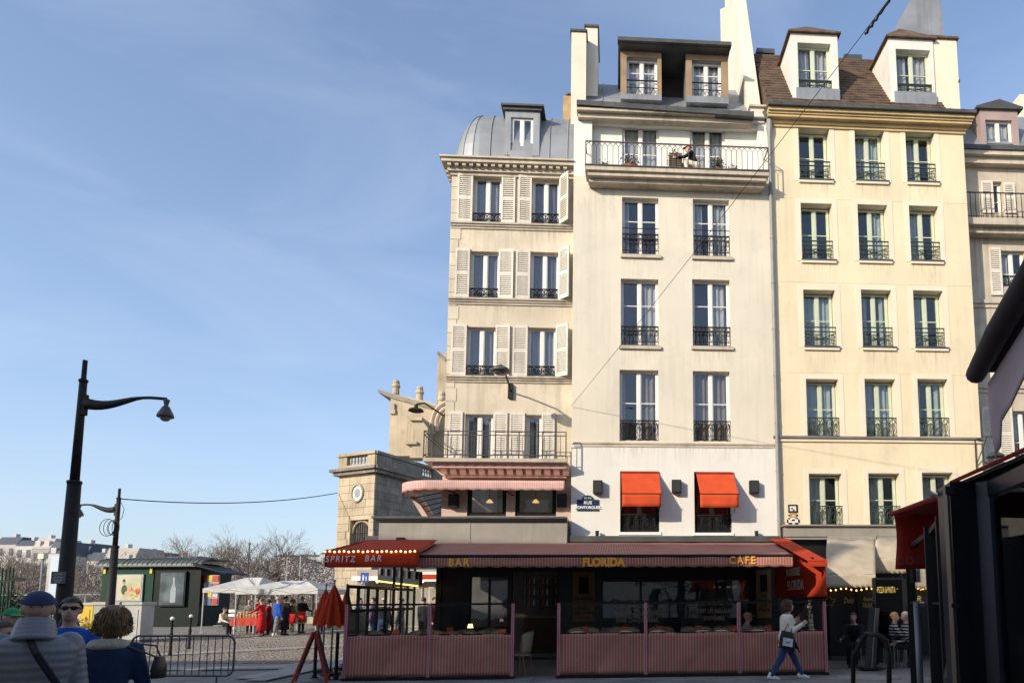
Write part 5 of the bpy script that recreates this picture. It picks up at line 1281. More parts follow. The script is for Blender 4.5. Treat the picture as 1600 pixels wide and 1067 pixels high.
# buttress walls and flying arch above
YB = 44.0
def bp(px, py, Y=YB): return at_y(px, py, Y)
m = MB(); m.prism([bp(607,712), bp(640,712), bp(700,712), bp(700,640), bp(668,627), bp(611,614)], (0,1.6,0)); m.build('buttress', m_church, ch)
m = MB(); m.prism([bp(590,608,43.9), bp(591,613,43.9), bp(612,622,43.9), bp(690,643,43.9), bp(690,637,43.9), bp(614,615,43.9)], (0,1.9,0)); m.build('gutter_spout', m_churchdark, ch)
for px, py0, py1 in ((618.5,594,616),(655.5,604,626),(690,612,640),(677,655,672)):
    q = bp(px, py1, 44.6); top = bp(px, py0, 44.6).z; m = MB(); h = top-q.z; m.lathe([(.24,0),(.22,h*.45),(.28,h*.5),(.28,h*.6),(.2,h*.75),(.24,h*.85),(.16,h)], (q.x,44.6,q.z), 10); m.build('pinnacle', m_church, ch)
for x0, x1, y0, y1 in ((610,616,630,640),(609,617,640,646)):
    m = MB(); p, q = bp(x0,y0,43.85), bp(x1,y1,43.85); m.box(p.x, q.x, 43.85, 44.05, q.z, p.z); m.build('capital', m_church, ch)
m = MB(); m.prism([bp(640,715,42.6), bp(668,715,42.6), bp(668,668,42.6), bp(656,652,42.6), bp(645,652,42.6), bp(645,690,42.6)], (0,1.1,0)); m.build('pier', m_church, ch)
m = MB(); p, q = bp(634,690,42.5), bp(652,694,42.5); m.box(p.x,q.x,42.4,43.8,q.z,p.z); m.build('pier_moulding', m_church, ch); m = MB(); p, q = bp(641,652,42.5), bp(660,657,42.5); m.box(p.x,q.x,42.4,43.8,q.z,p.z); m.build('pier_moulding', m_church, ch)
cA = bp(702, 662, 43.5); m = MB()
for ra in (1.15, .85): m.tube([(cA.x+ra*math.cos(t), 43.5, cA.z+1.3*ra*math.sin(t)) for t in np.linspace(math.pi*.5, math.pi*1.15, 12)], .14, 6)
m.build('arch', m_church, ch)
m = MB(); p = bp(690, 552, 45); m.box(p.x-.25, p.x+3, 45, 49, 0, bp(690,552,45).z+.0); m.build('nave_wall', m_church, ch)
m = MB(); m.bar(bp(684,551,44.5), bp(697,563,44.5), .12); m.build('gargoyle', m_churchdark, ch)
# lamp on the corner house side, seen before the church
q = at_y(650, 640, 24); r_ = at_y(690, 650, 24)
t = thing('wall_lamp', place(r_.x, 24, r_.z), 'dark flat street lamp on a long arm in front of the church', 'street lamp')
b = MB(); b.lathe([(0,.2),(.06,.18),(.08,.06),(.24,.02),(.28,-.05),(.2,-.08)], (q.x, 24, q.z), 18); b.build('lamp_shade', m_iron, t)
b = MB(); b.tube([(q.x,24,q.z+.2),(q.x+.3,24,q.z+.25),(r_.x+.35,24.2,r_.z-.15)], .035, 6); b.build('arm', m_iron, t)

# ================================================================== shop behind the side terrace
p0, p1 = at_y(556, 950, 27), at_y(770, 950, 27)
t = thing('corner_shop', place((p0.x+p1.x)/2, 27, ground_z(0,27)), 'pale lit shopfront seen through the side screen', 'shop')
b = MB(); b.box(p0.x, p1.x, 27, 31, 0, 2.9); b.build('wall', m_fascia, t)
for k in range(4):
    b = MB(); x = p0.x+.3+k*1.3; b.box(x, x+1.05, 26.95, 27.02, .6, 2.2); wo = b.build('window', m_trim, t); g2 = MB(); g2.box(x+.06, x+.99, 26.93, 26.945, .66, 2.14); g2.build('pane', m_glass, wo)
b = MB(); b.box(p0.x, p1.x, 26.5, 27, 2.45, 2.62); b.build('canopy', m_whitepaint, t)
for k in range(9):
    b = MB(); b.ball((p0.x+.4+k*.6, 26.55, 2.40), .05, n=8, m=6); b.build('bulb', m_bulb, t)
b = MB(); p = at_y(655, 900, 26.4); q = at_y(700, 900, 26.4); b.box(p.x, q.x, 26.3, 26.35, at_y(670,908,26.3).z, at_y(670,893,26.3).z); so = b.build('banner', m_whitepaint, t)
b = MB(); b.box(p.x, q.x, 26.27, 26.298, at_y(670,904,26.3).z, at_y(670,897,26.3).z); b.build('red_stripe', m_red, so)
# blue pedestrian sign
p = at_y(569.5, 902, 22); t = thing('road_sign', place(p.x, 22, 0), 'small blue square sign with white walking figures on a grey pole', 'road sign')
b = MB(); b.bar((p.x,22.05,0),(p.x,22.05,p.z+.15),.03,8); b.build('pole', m_zinc, t)
b = MB(); b.box(p.x-.13,p.x+.13,22,22.02,p.z-.16,p.z+.16); b.build('plate', mat('sign_blue', (.02,.07,.32), .4, .05, 3), t)
for dx, s in ((-.04,1.0),(.055,.65)):
    b = MB(); b.prism([(p.x+dx-.02*s,21.995,p.z-.1),(p.x+dx+.02*s,21.995,p.z-.1),(p.x+dx+.03*s,21.995,p.z+.03*s),(p.x+dx-.03*s,21.995,p.z+.03*s)],(0,.004,0)); b.prism([(p.x+dx+.024*s*math.cos(k*.785),21.995,p.z+.06*s+.024*s*math.sin(k*.785)) for k in range(8)],(0,.004,0)); b.build('figure', m_whitepaint, t)

# ================================================================== street lamps and wires
def street_lamp(base, top_px, arm, label, Y, dome):
    p = on_ground(*base) if base else None
    return p
def lamp_post(x, Y, H, ground, label, r0, side, reach, drop, sc=1.0, lean=0):
    t = thing('street_lamp', place(x, Y, ground), label, 'street lamp')
    b = MB(); b.tube([(x,Y,ground),(x,Y,ground+.5),(x,Y,ground+H*.62)], [r0*1.25,r0*1.12,r0*.86], 14); b.build('pole', m_iron, t, smooth=True)
    b = MB(); z = ground+H*.62; b.tube([(x,Y,z),(x,Y,ground+H*.94),(x,Y,ground+H*.941),(x,Y,ground+H)], [r0*.62,r0*.50,r0*.34,r0*.32], 12); b.build('upper_pole', m_iron, t, smooth=True)
    b = MB(); b.lathe([(r0*.9,-.03),(r0*.98,0),(r0*.9,.03)], (x,Y,z), 14); b.lathe([(r0*.62,-.02),(r0*.62,.02)], (x,Y,ground+H*.935), 12); b.build('collar', m_iron, t)
    za = ground+H*.865
    b = MB(); pts = []; rs = []
    for k in range(15):
        s = k/14; pts.append((x+side*(r0*.5+reach*s), Y, za - .10*sc*math.sin(math.pi*min(s*1.6,1))*(1-s) + drop*s*s*(3-2*s) - (.06*sc*max(0,s-.75)*4))); rs.append(sc*(.062*(1-min(s*1.5,1))**.7+.024))
    b.tube(pts, rs, 8, flat=1.5); b.build('arm', m_iron, t, smooth=True)
    b = MB(); b.box(x+side*(r0*.4)-.05*sc, x+side*r0*.4+.05*sc, Y-.06*sc, Y+.06*sc, za-.28*sc, za+.2*sc); b.build('arm_bracket', m_iron, t)
    e = Vector(pts[-1]); q = sc
    b = MB(); b.lathe([(.03*q,.0),(.07*q,-.02*q),(.05*q,-.10*q),(.04*q,-.16*q),(.07*q,-.18*q),(.10*q,-.24*q),(.16*q,-.36*q),(.17*q,-.42*q),(.15*q,-.43*q)][::-1], e, 16); b.build('lamp_shade', m_darkzinc, t, smooth=True)
    b = MB(); b.ball(e+Vector((0,0,-.43*q)), .11*q, .11*q, .09*q); b.build('lens', mat('lamp_lens', (.25,.22,.2), .15, .1, 3), t, smooth=True)
    return t, pts
Y1 = 12.5; pt1 = at_y(133, 563, Y1); pb1 = at_y(100, 940, Y1); l1 = lamp_post((pt1.x+pb1.x)/2, Y1, pt1.z, 0, 'tall black street lamp with a long curved arm, nearest on the left', .125, 1, 1.56, .12, .84)
stk = MB(); x = (pt1.x+pb1.x)/2; stk.box(x-.13, x+.13, Y1-.165, Y1-.15, at_y(100,912,Y1).z, at_y(100,893,Y1).z); stk.build('notice', mat('grey_notice', (.10,.10,.11), .6, .1, 5), l1[0])
for k, (pz, ww) in enumerate(((897,.16),(902,.18),(906,.18),(909,.12))): s = MB(); zz = at_y(100,pz,Y1).z; s.box(x-ww/2, x+ww/2, Y1-.168, Y1-.1655, zz-.012, zz+.012); s.build('notice_line', m_zinc, l1[0])
Y2 = 27.0; pt2 = at_y(192, 763, Y2); gz2 = ground_z(0, Y2); l2 = lamp_post(pt2.x-.13, Y2, pt2.z-gz2, gz2, 'slimmer black street lamp with a coil of cable, in front of the green kiosk', .15, -1, 1.5, .22)
b = MB(); cz = at_y(180, 825, Y2).z
for k in range(5): b.tube([(pt2.x-.12+(.26+.05*math.sin(k*2.1))*math.cos(a)*(.55+.11*k)-.07*k+.12, Y2-.2-.02*k, cz+(.31+.04*math.cos(k*1.7))*math.sin(a)) for a in np.linspace(0,6.3,24)], .012, 5, caps=False)
tag(b.build('cable_coil', m_iron), 'black coil of cable tied to the slimmer street lamp', 'cable coil')
b = MB(); q0 = Vector((pt2.x-.1,Y2,pt2.z-.45)); b.tube([q0, q0+Vector((.3,-.1,-.4)), q0+Vector((.25,-.1,-.75)), q0+Vector((0,-.15,-1.05))], .012, 4); tag(b.build('loose_cable', m_iron), 'short cable drooping beside the slimmer street lamp', 'cable')
cable('overhead_cable', [Vector((pt2.x-.1,Y2,pt2.z-.42)), at_y(527, 770, 38)], .022, 'long sagging cable from the slimmer street lamp to the church', .35, 24)

# ================================================================== green kiosk
kf = on_ground(240, 978); kb = on_ground(155, 970); kr = at_y(312, 900, kf.y+.6)
gk = ground_z(0, kf.y); zkt = at_y(240, 872, kf.y).z; 
KX0, KX1 = at_y(160, 900, kf.y).x, at_y(240, 900, kf.y).x; KX2 = at_y(313, 900, kf.y).x
t = thing('newspaper_kiosk', place((KX0+KX2)/2, kf.y, gk), 'dark green kiosk with a ribbed rounded roof and two lit posters', 'kiosk')
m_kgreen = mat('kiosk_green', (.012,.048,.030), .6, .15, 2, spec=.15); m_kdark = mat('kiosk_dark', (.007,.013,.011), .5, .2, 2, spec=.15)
Y0 = kf.y; zr_ = at_y(240, 884, Y0).z; dep = 3.0
b = MB(); b.box(KX0, KX1, Y0, Y0+dep, gk, zr_); b.build('wall', m_kgreen, t)
b = MB(); b.box(KX1+.004, KX2, Y0+.05, Y0+dep, gk, zr_); b.build('wall', m_kdark, t)  # side turned from the sun: its shade is painted as darker green
b = MB(); b.box(KX0-.05, KX2+.05, Y0-.08, Y0+dep, gk, gk+.18); b.build('plinth', m_kdark, t)
def roofk(i, j):
    a = j*math.pi/2; return (KX0-.2+(KX2-KX0+.4)*i, Y0-.25+1.1*(1-math.cos(a)), zr_+.02+(zkt-zr_)*math.sin(a))
b = MB(); b.sheet(roofk, 4, 8, (0,.12,-.02)); b.box(KX0-.2, KX2+.2, Y0+.85, Y0+dep, zkt-.06, zkt); b.box(KX0-.25, KX2+.25, Y0-.32, Y0-.2, zr_-.05, zr_+.05); b.build('roof', mat('kiosk_roof', (.10,.115,.105), .5, .15, 2, metal=.2), t)
for k in range(22):
    r_ = MB(); x = KX0-.15+(KX2-KX0+.3)*k/21; r_.tube([(x, Y0-.25+1.1*(1-math.cos(a)), zr_+.03+(zkt-zr_)*math.sin(a)) for a in np.linspace(0,math.pi/2,7)], .03 if k % 5 else .055, 5); r_.build('roof_rib', MATS['kiosk_roof'], t)
def poster_mat(name, seed):
    m, nt, bs, out = new_mat(name); N, L = nt.nodes, nt.links
    tc = N.new('ShaderNodeTexCoord'); n = N.new('ShaderNodeTexNoise'); n.inputs['Scale'].default_value = 0.9; n.inputs['Detail'].default_value = 3; n.noise_dimensions = '4D'; n.inputs['W'].default_value = seed*3.7
    L.new(tc.outputs['Object'], n.inputs['Vector']); r = N.new('ShaderNodeValToRGB'); cs = [(.3,(.30,.34,.18)),(.42,(.44,.44,.28)),(.5,(.52,.48,.36)),(.6,(.50,.44,.32)),(.75,(.42,.40,.26))] if seed == 1 else [(.25,(.03,.04,.04)),(.45,(.07,.09,.10)),(.6,(.15,.18,.20)),(.75,(.07,.09,.10)),(.9,(.03,.04,.06))]
    while len(r.color_ramp.elements) < 5: r.color_ramp.elements.new(.5)
    for e, (p, c) in zip(r.color_ramp.elements, cs): e.position = p; e.color = (*c, 1)
    L.new(n.outputs['Fac'], r.inputs[0]); L.new(r.outputs[0], bs.inputs['Base Color']); bs.inputs['Roughness'].default_value = .2
    L.new(r.outputs[0], bs.inputs['Emission Color']); bs.inputs['Emission Strength'].default_value = .04
    return m
for x0, x1, y0, y1, sd, xx in ((183,223,899,937,1,0),(249,290,894,945,2,0)):
    p, q = at_y(x0, y1, Y0-.05), at_y(x1, y0, Y0-.05); b = MB(); b.box(p.x-.08, q.x+.08, Y0-.1, Y0+.06, p.z-.08, q.z+.08); fo = b.build('poster_frame', m_zinc if sd == 1 else m_kdark, t)
    b = MB(); b.box(p.x, q.x, Y0-.12, Y0-.101, p.z, q.z); b.build('poster', poster_mat('poster_%s' % ('fruit','bottle')[sd-1], sd), fo)
    if sd == 1:
        r5 = random.Random(5); W_, H_ = q.x-p.x, q.z-p.z
        def disc(cx, cz, rr, nm, c, sx=1.0): d_ = MB(); d_.prism([(p.x+W_*cx+rr*sx*math.cos(a), Y0-.1215-.0006*len(fo.children), p.z+H_*cz+rr*math.sin(a)) for a in np.linspace(0,2*math.pi,17)[:-1]], (0,.0004,0)); d_.build('printed_shape', mat(nm, c, .3, .08, 6), fo)
        disc(.30,.42,.30,'print_dark_green',(.04,.10,.03),.6); disc(.28,.72,.11,'print_tan',(.42,.26,.16)); disc(.27,.80,.09,'print_brown',(.06,.035,.02))
        for k in range(13): disc(r5.uniform(.42,.9), r5.uniform(.08,.5), r5.uniform(.07,.15), *(('print_orange',(.62,.24,.05)),('print_red',(.50,.07,.05)),('print_pink',(.62,.32,.24)),('print_yellow',(.60,.48,.10)),('print_lime',(.28,.38,.06)))[k % 5])
    if sd == 2:
        b = MB(); cx = (p.x+q.x)/2+.1; h = q.z-p.z; b.prism([(cx-.16,Y0-.124,p.z+.15),(cx+.16,Y0-.124,p.z+.15),(cx+.16,Y0-.124,p.z+h*.5),(cx+.05,Y0-.124,p.z+h*.66),(cx+.05,Y0-.124,p.z+h*.85),(cx-.05,Y0-.124,p.z+h*.85),(cx-.05,Y0-.124,p.z+h*.66),(cx-.16,Y0-.124,p.z+h*.5)],(0,.003,0)); b.build('bottle_print', mat('pale_print', (.3,.33,.35), .3, .2, 6), fo)
for x in (KX0+.15, KX1-.15): b = MB(); b.box(x-.07, x+.07, Y0-.06, Y0-.002, zr_-.45, zr_-.12); b.build('bracket', mat('yellow_tag', (.6,.5,.03), .5, .1, 3), t)
b = MB(); b.prism([(KX2-.1, Y0-.6, zr_-.0), (KX2+1.9, Y0-.6, zr_-.55), (KX2+1.9, Y0-.6, zr_-.47), (KX2-.1, Y0-.6, zr_+.16)], (0,2.2,0)); b.build('side_canopy', m_kdark, t)
b = MB(); p, q = at_y(312, 945, Y0+.4), at_y(343, 898, Y0+.4); b.box(p.x, q.x, Y0+.4, Y0+.5, p.z, q.z); fo = b.build('magazine_rack', m_zinc, t)
for k in range(4):
    for j in range(3):
        b = MB(); w_ = (q.x-p.x)/3; h_ = (q.z-p.z)/4; cl = [(.5,.04,.03),(.6,.45,.05),(.5,.5,.5),(.08,.12,.25)][(k*2+j) % 4] if k else [(.55,.03,.03),(.6,.45,.03),(.5,.04,.03)][j]
        b.box(p.x+w_*j+.03, p.x+w_*(j+1)-.03, Y0+.37, Y0+.399, q.z-h_*(k+1)+.04, q.z-h_*k-.04); b.build('magazine', mat('cover_%02x%02x%02x' % tuple(int(c*255) for c in cl), cl, .4, .2, 4), fo)

# ================================================================== market tents
m_tent = cloth_mat('off_white_tent', (.66,.65,.61), .25); 
def tent(x0, x1, y0, y1, gz, ze, zp, val, label):
    t = thing('market_tent', place((x0+x1)/2, (y0+y1)/2, gz), label, 'market tent', 'white market tents')
    cx, cy = (x0+x1)/2, (y0+y1)/2; rid = (x1-x0)*.16; b = MB()
    A_, B_, C_, D_ = (x0,y0,ze),(x1,y0,ze),(x1,y1,ze),(x0,y1,ze); P, Q = (cx-rid,cy,zp),(cx+rid,cy,zp)
    def tri(p, q, r_, n=6):
        p, q, r_ = map(Vector, (p,q,r_)); vs = []; idx = {}
        for i in range(n+1):
            for j in range(n+1-i):
                a, c = i/n, j/n; v = p*(1-a-c)+q*a+r_*c; sag = 27*(1-a-c)*a*c*.10; idx[i,j] = len(vs); vs.append(v-Vector((0,0,sag+.01*noise(v.x*3,v.y*3))))
        fs = [(idx[i,j],idx[i+1,j],idx[i,j+1]) for i in range(n) for j in range(n-i)]+[(idx[i+1,j],idx[i+1,j+1],idx[i,j+1]) for i in range(n) for j in range(n-i-1)]
        b.add(vs, fs)
    tri(A_,B_,P); tri(B_,Q,P); tri(B_,C_,Q); tri(C_,D_,Q); tri(D_,P,Q); tri(D_,A_,P); b.build('canopy', m_tent, t, smooth=False)
    b = MB()
    for p, q in ((A_,B_),(B_,C_),(C_,D_),(D_,A_)):
        p, q = Vector(p), Vector(q); b.sheet(lambda i, j: p.lerp(q,i)-Vector((0,0,val*j-.02*math.sin(i*9)*j)), 10, 2, (.01,.01,0))
    b.build('valance', m_tent, t)
    for x, y in ((x0+.04,y0+.04),(x1-.04,y0+.04),(x1-.04,y1-.04),(x0+.04,y1-.04)): b = MB(); b.box(x-.022,x+.022,y-.022,y+.022,gz,ze); b.build('leg', m_zinc, t)
    b = MB()
    for p, q in ((A_,B_),(B_,C_),(C_,D_),(D_,A_)):
        p, q = Vector(p), Vector(q)
        for k in range(4): b.bar(p.lerp(q,k/4)-Vector((0,0,.05+.2*(k%2))), p.lerp(q,(k+1)/4)-Vector((0,0,.05+.2*((k+1)%2))), .012)
    b.build('truss', m_zinc, t)
YM = 31.0; gm = ground_z(0, YM)
p, q = at_y(420, 930, YM), at_y(496, 930, YM)
tent(at_y(367,930,YM).x, at_y(496,930,YM).x, YM, YM+3, gm, at_y(430,920,YM).z, at_y(430,907,YM+1.5).z, .24, 'nearer white market tent with the blue coated customer in front')
YN = 33.0; tent(at_y(316,930,YN).x, at_y(400,930,YN).x, YN, YN+4, ground_z(0,YN), at_y(340,919,YN).z, at_y(380,902,YN+2).z, .2, 'further white market tent next to the green kiosk')
# stall tables
def stall(x0, x1, Y, label, cloth):
    gz = ground_z(0, Y); t = thing('stall_table', place((x0+x1)/2, Y, gz), label, 'table')
    b = MB(); b.box(x0, x1, Y-.35, Y+.35, gz+.78, gz+.82); b.build('tabletop', cloth, t)
    b = MB(); b.sheet(lambda i, j: (x0+(x1-x0)*i, Y-.36-.02*math.sin(i*20)*j, gz+.80-.34*j), 20, 3, (0,.01,0)); b.build('cloth', cloth, t)
    for x in (x0+.08, x1-.08):
        for dy in (-.28,.28): b = MB(); b.bar((x,Y+dy,gz),(x,Y+dy,gz+.78),.02); b.build('leg', m_zinc, t)
    return gz+.82
xs0, xs1 = at_y(366,950,YM+.3).x, at_y(408,950,YM+.3).x
ztb = stall(xs0, xs1, YM+.4, 'stall table with a red cloth, loaded with wooden goods', mat('stall_red_cloth', (.45,.05,.03), .8, .1, 4))
stall(at_y(440,950,YM+1).x, at_y(492,950,YM+1).x, YM+2.3, 'second stall table under the nearer tent behind the customers', mat('stall_cream_cloth', (.5,.45,.36), .8, .1, 4))
m_lw = mat('light_wood', (.46,.32,.16), .6, .2, 5)
rl_ = ('leftmost','second from left','third from left','fourth from left','fifth from left','sixth from left','rightmost')
for k in range(7):
    x = xs0+.2+(xs1-xs0-.4)*k/6; t = thing('wooden_jar', place(x, YM+.3, ztb), 'turned wooden jar on the red stall table, %s of the row' % rl_[k], 'jar', 'wooden jars on the red stall table')
    h = .22+.12*((k*37) % 5)/5; b = MB(); b.lathe([(.05,0),(.07,h*.4),(.045,h*.75),(.055,h*.8)], (x, YM+.3, ztb), 10); b.build('body', m_lw, t)
    b = MB(); b.lathe([(.06,h*.81),(.03,h*.95),(.02,h),(.0,h)], (x, YM+.3, ztb), 10); b.build('lid', m_lw, t)
for k, (dx, lab) in enumerate(((.35,'open wooden crate standing at the back of the red stall table, on the left'),(1.05,'open wooden crate standing at the back of the red stall table, on the right'))):
    t = thing('wooden_crate', place(xs0+dx, YM+.6, ztb), lab, 'crate')
    for z in (0,.1,.2):
        for (a, b2, c, d) in ((-.25,.25,-.14,-.12),(-.25,.25,.12,.14),(-.25,-.23,-.12,.12),(.23,.25,-.12,.12)): b = MB(); b.box(xs0+dx+a, xs0+dx+b2, YM+.6+c, YM+.6+d, ztb+z+.005, ztb+z+.085); b.build('slat', m_lw, t)
    b = MB(); b.box(xs0+dx-.24, xs0+dx+.24, YM+.48, YM+.72, ztb+.002, ztb+.02); b.build('base', m_lw, t)
# white framed chalk board and rack
p = on_ground(383, 989); t = thing('chalk_board', place(p.x, p.y, p.z), 'white framed small A-board with bottles drawn on it before the red stall', 'A-board')
b = MB(); s = .42
for x in (-s, s): b.tube([(p.x+x*1.15, p.y-.15, p.z), (p.x+x*.9, p.y, p.z+1.05)], .035, 4); b.tube([(p.x+x*1.15, p.y+.35, p.z), (p.x+x*.9, p.y+.03, p.z+1.05)], .03, 4)
b.tube([(p.x-s*.9,p.y,p.z+1.03),(p.x+s*.9,p.y,p.z+1.03)], .035, 4); b.tube([(p.x-s*1.0,p.y-.09,p.z+.42),(p.x+s*1.0,p.y-.09,p.z+.42)], .035, 4); b.build('frame', m_whitepaint, t)
b = MB(); b.obox((p.x,p.y-.04,p.z+.72), (s*.88,0,0), (0,.008,0), (0,.045,.28)); b.build('board', mat('slate_blue_board', (.05,.08,.09), .7, .2, 4), t)
for k in range(4): b = MB(); b.obox((p.x-.24+.16*k,p.y-.055,p.z+.70), (.04,0,0), (0,.006,0), (0,.03,.18)); b.build('drawn_bottle', mat('chalk_blue', (.25,.33,.36), .8, .2, 6), t)
p = on_ground(363, 986); t = thing('wire_rack', place(p.x,p.y,p.z), 'narrow white shelf rack standing left of the chalk board', 'rack')
b = MB(); 
for x in (-.16,.16): b.bar((p.x+x,p.y,p.z),(p.x+x,p.y,p.z+1.15),.02)
b.build('frame', m_iron, t)
for k in range(5): b = MB(); b.box(p.x-.18,p.x+.18,p.y-.12,p.y+.1,p.z+.1+.22*k,p.z+.24+.22*k); b.build('tray', m_whitepaint, t)

# ================================================================== bollards, crowd barrier, bins, letter box
def bollard(base, label):
    p = on_ground(*base); t = thing('bollard', place(p.x,p.y,p.z), label, 'bollard', 'black bollards with white ball tops')
    b = MB(); b.lathe([(.06,0),(.055,.05),(.045,.1),(.04,.55),(.048,.6),(.048,.66),(.036,.7),(.033,1.02),(.045,1.04),(.045,1.08)], p, 12); b.build('post', m_iron, t, smooth=True)
    b = MB(); b.ball(p+Vector((0,0,1.13)), .062, n=14, m=10); b.build('ball', m_whitepaint, t, smooth=True)
bollard((265.5,1023), 'black bollard with a white ball top, left of the pair'); bollard((295,1013), 'black bollard with a white ball top, right of the pair')
YBr = 12.2; bz0, bz1 = .31, at_y(300, 993, YBr).z; bx0, bx1 = at_y(196,1000,YBr).x, at_y(367,1000,YBr).x
t = thing('crowd_barrier', place((bx0+bx1)/2, YBr, 0), 'grey steel crowd control barrier with rounded corners beside the denim woman', 'crowd barrier')
def by(x): return YBr - .10*(x-bx1)/(bx1-bx0)*1.5
r_ = .14; b = MB(); pts = []
for cx, cz, a0 in ((bx1-r_,bz1-r_,0),(bx0+r_,bz1-r_,90),(bx0+r_,bz0+r_,180),(bx1-r_,bz0+r_,270)):
    for k in range(6): a = R(a0+18*k); x = cx+r_*math.cos(a); pts.append((x, by(x), cz+r_*math.sin(a)))
pts.append(pts[0]); b.tube(pts, .019, 8); b.build('frame', m_darkzinc, t, smooth=True)
for k in range(14):
    x = bx0+.09+(bx1-bx0-.18)*k/13; b = MB(); b.bar((x,by(x),bz0+.005),(x,by(x),bz1-.005),.009,6); b.build('bar', m_darkzinc, t)
for x in (bx0+.35, bx1-.3):
    b = MB(); b.tube([(x,by(x),bz0),(x,by(x),.05),(x,by(x)-.25,.015)], .018, 6); b.tube([(x,by(x),.05),(x,by(x)+.25,.015)], .018, 6); b.build('foot', m_darkzinc, t)
def cabinet(px0, px1, ptop, Y, label, m, name='street_cabinet', cat='cabinet'):
    a, c = at_y(px0, ptop, Y), at_y(px1, ptop, Y); gz = ground_z(0,Y); t = thing(name, place((a.x+c.x)/2,Y,gz), label, cat); h = a.z-gz
    b = MB(); b.box(a.x, c.x, Y, Y+.7, gz+.1, gz+h-.12); b.build('body', m, t)
    b = MB(); b.box(a.x-.04, c.x+.04, Y-.05, Y+.75, gz+h-.12, gz+h); b.build('top', mat('cabinet_top', (.42,.40,.36), .6, .15, 3), t)
    b = MB(); b.box(a.x+.12, c.x-.12, Y-.02, Y-.002, gz+.3, gz+h-.3); do = b.build('door', m, t)
    b = MB(); 
    for q in range(4): b.box(a.x+.2, c.x-.2, Y-.03, Y-.0205, gz+.5+.12*q, gz+.54+.12*q)
    b.build('vent', m_zinc, do); b = MB(); b.box(a.x, c.x, Y+.02, Y+.68, gz, gz+.1); b.build('plinth', m_darkzinc, t); return t
m_cab = mat('beige_cabinet', (.36,.35,.31), .6, .12, 2)
cabinet(147, 190, 940, 27.6, 'beige street cabinet behind the curly haired woman', m_cab)
tb = cabinet(190, 222, 940, 27.2, 'pale grey waste bin with an open dark lid beside the kiosk', mat('pale_bin', (.42,.42,.40), .6, .12, 2), 'waste_bin', 'bin')
yb_ = cabinet(126, 146, 941, 29, 'yellow letter box between the couple in the foreground', mat('letter_box_yellow', (.62,.42,.03), .5, .1, 2), 'letter_box', 'letter box')
# ================================================================== far edge of the square: wall, railings, trees, distant houses
m_bark = mat('grey_brown_bark', (.11,.085,.065), .9, .25, 4, .4, 40)
m_twig = mat('brown_twigs', (.20,.155,.125), .9, .25, 4)
def bare_tree(M, label, H, seed, spread=.55, depth=5, group='bare trees beyond the square', r0=None):
    r3 = random.Random(seed); t = thing('bare_tree', M, label, 'tree', group); tr = MB(); tw = MB()
    def grow(p, d, L, r, k):
        pts = [p]; q = Vector(p); n = 3
        for i in range(n):
            d = (d + Vector((r3.gauss(0,.10), r3.gauss(0,.10), r3.gauss(.03,.06)))).normalized(); q = q + d*L/n; pts.append(q.copy())
        (tr if k <= 1 else tw).tube(pts, [r*(1-.35*i/n) for i in range(n+1)], 6 if k < 2 else (4 if k < 4 else 3), caps=False)
        if k >= depth: return
        m_ = r3.choice((2,3,3)) if k else 4
        for i in range(m_):
            a = r3.uniform(0, 6.28); s = spread*r3.uniform(.6,1.25); o = d.orthogonal().normalized(); o2 = d.cross(o)
            nd = (d*math.cos(s) + (o*math.cos(a)+o2*math.sin(a))*math.sin(s)).normalized()
            b0 = pts[r3.choice((2,3,3))]
            grow(b0, nd, L*r3.uniform(.62,.85), r*.58, k+1)
    grow(Vector((0,0,0)), Vector((0,0,1)), H*.30, r0 or H*.022, 0)
    tr.build('trunk', m_bark, t, M); tw.build('crown', m_twig, t, M, kind='stuff'); return t
names = ('first','second','third','fourth','fifth','sixth','seventh','eighth','ninth','tenth','eleventh','twelfth')
# trees between kiosk and church: px, Y, top py
k = 0
for px, Y, top in ((262,74,833),(286,66,828),(318,80,838),(345,62,822),(372,70,834),(405,60,818),(432,64,824),(455,85,850)):
    p = at_y(px, 940, Y); z = at_y(px, top, Y).z; gz = ground_z(0, Y)
    bare_tree(place(p.x, Y, gz), 'leafless tree beyond the tents, %s from the kiosk' % names[k], (z-gz)*1.02, 20+k, .6, 6); k += 1
for k2, (px, Y, top) in enumerate(((8,52,850),(32,58,846),(52,70,858),(205,80,862),(232,90,858))):
    p = at_y(px, 940, Y); z = at_y(px, top, Y).z; gz = ground_z(0, Y)
    bare_tree(place(p.x, Y, gz), ('leafless tree at the left edge behind the green poles','leafless tree left of the pale info panel','smaller leafless tree just before the pale info panel','leafless tree showing above the kiosk roof on the left','leafless tree showing above the kiosk roof on the right')[k2], (z-gz)*1.0, 60+k2, .62, 6)
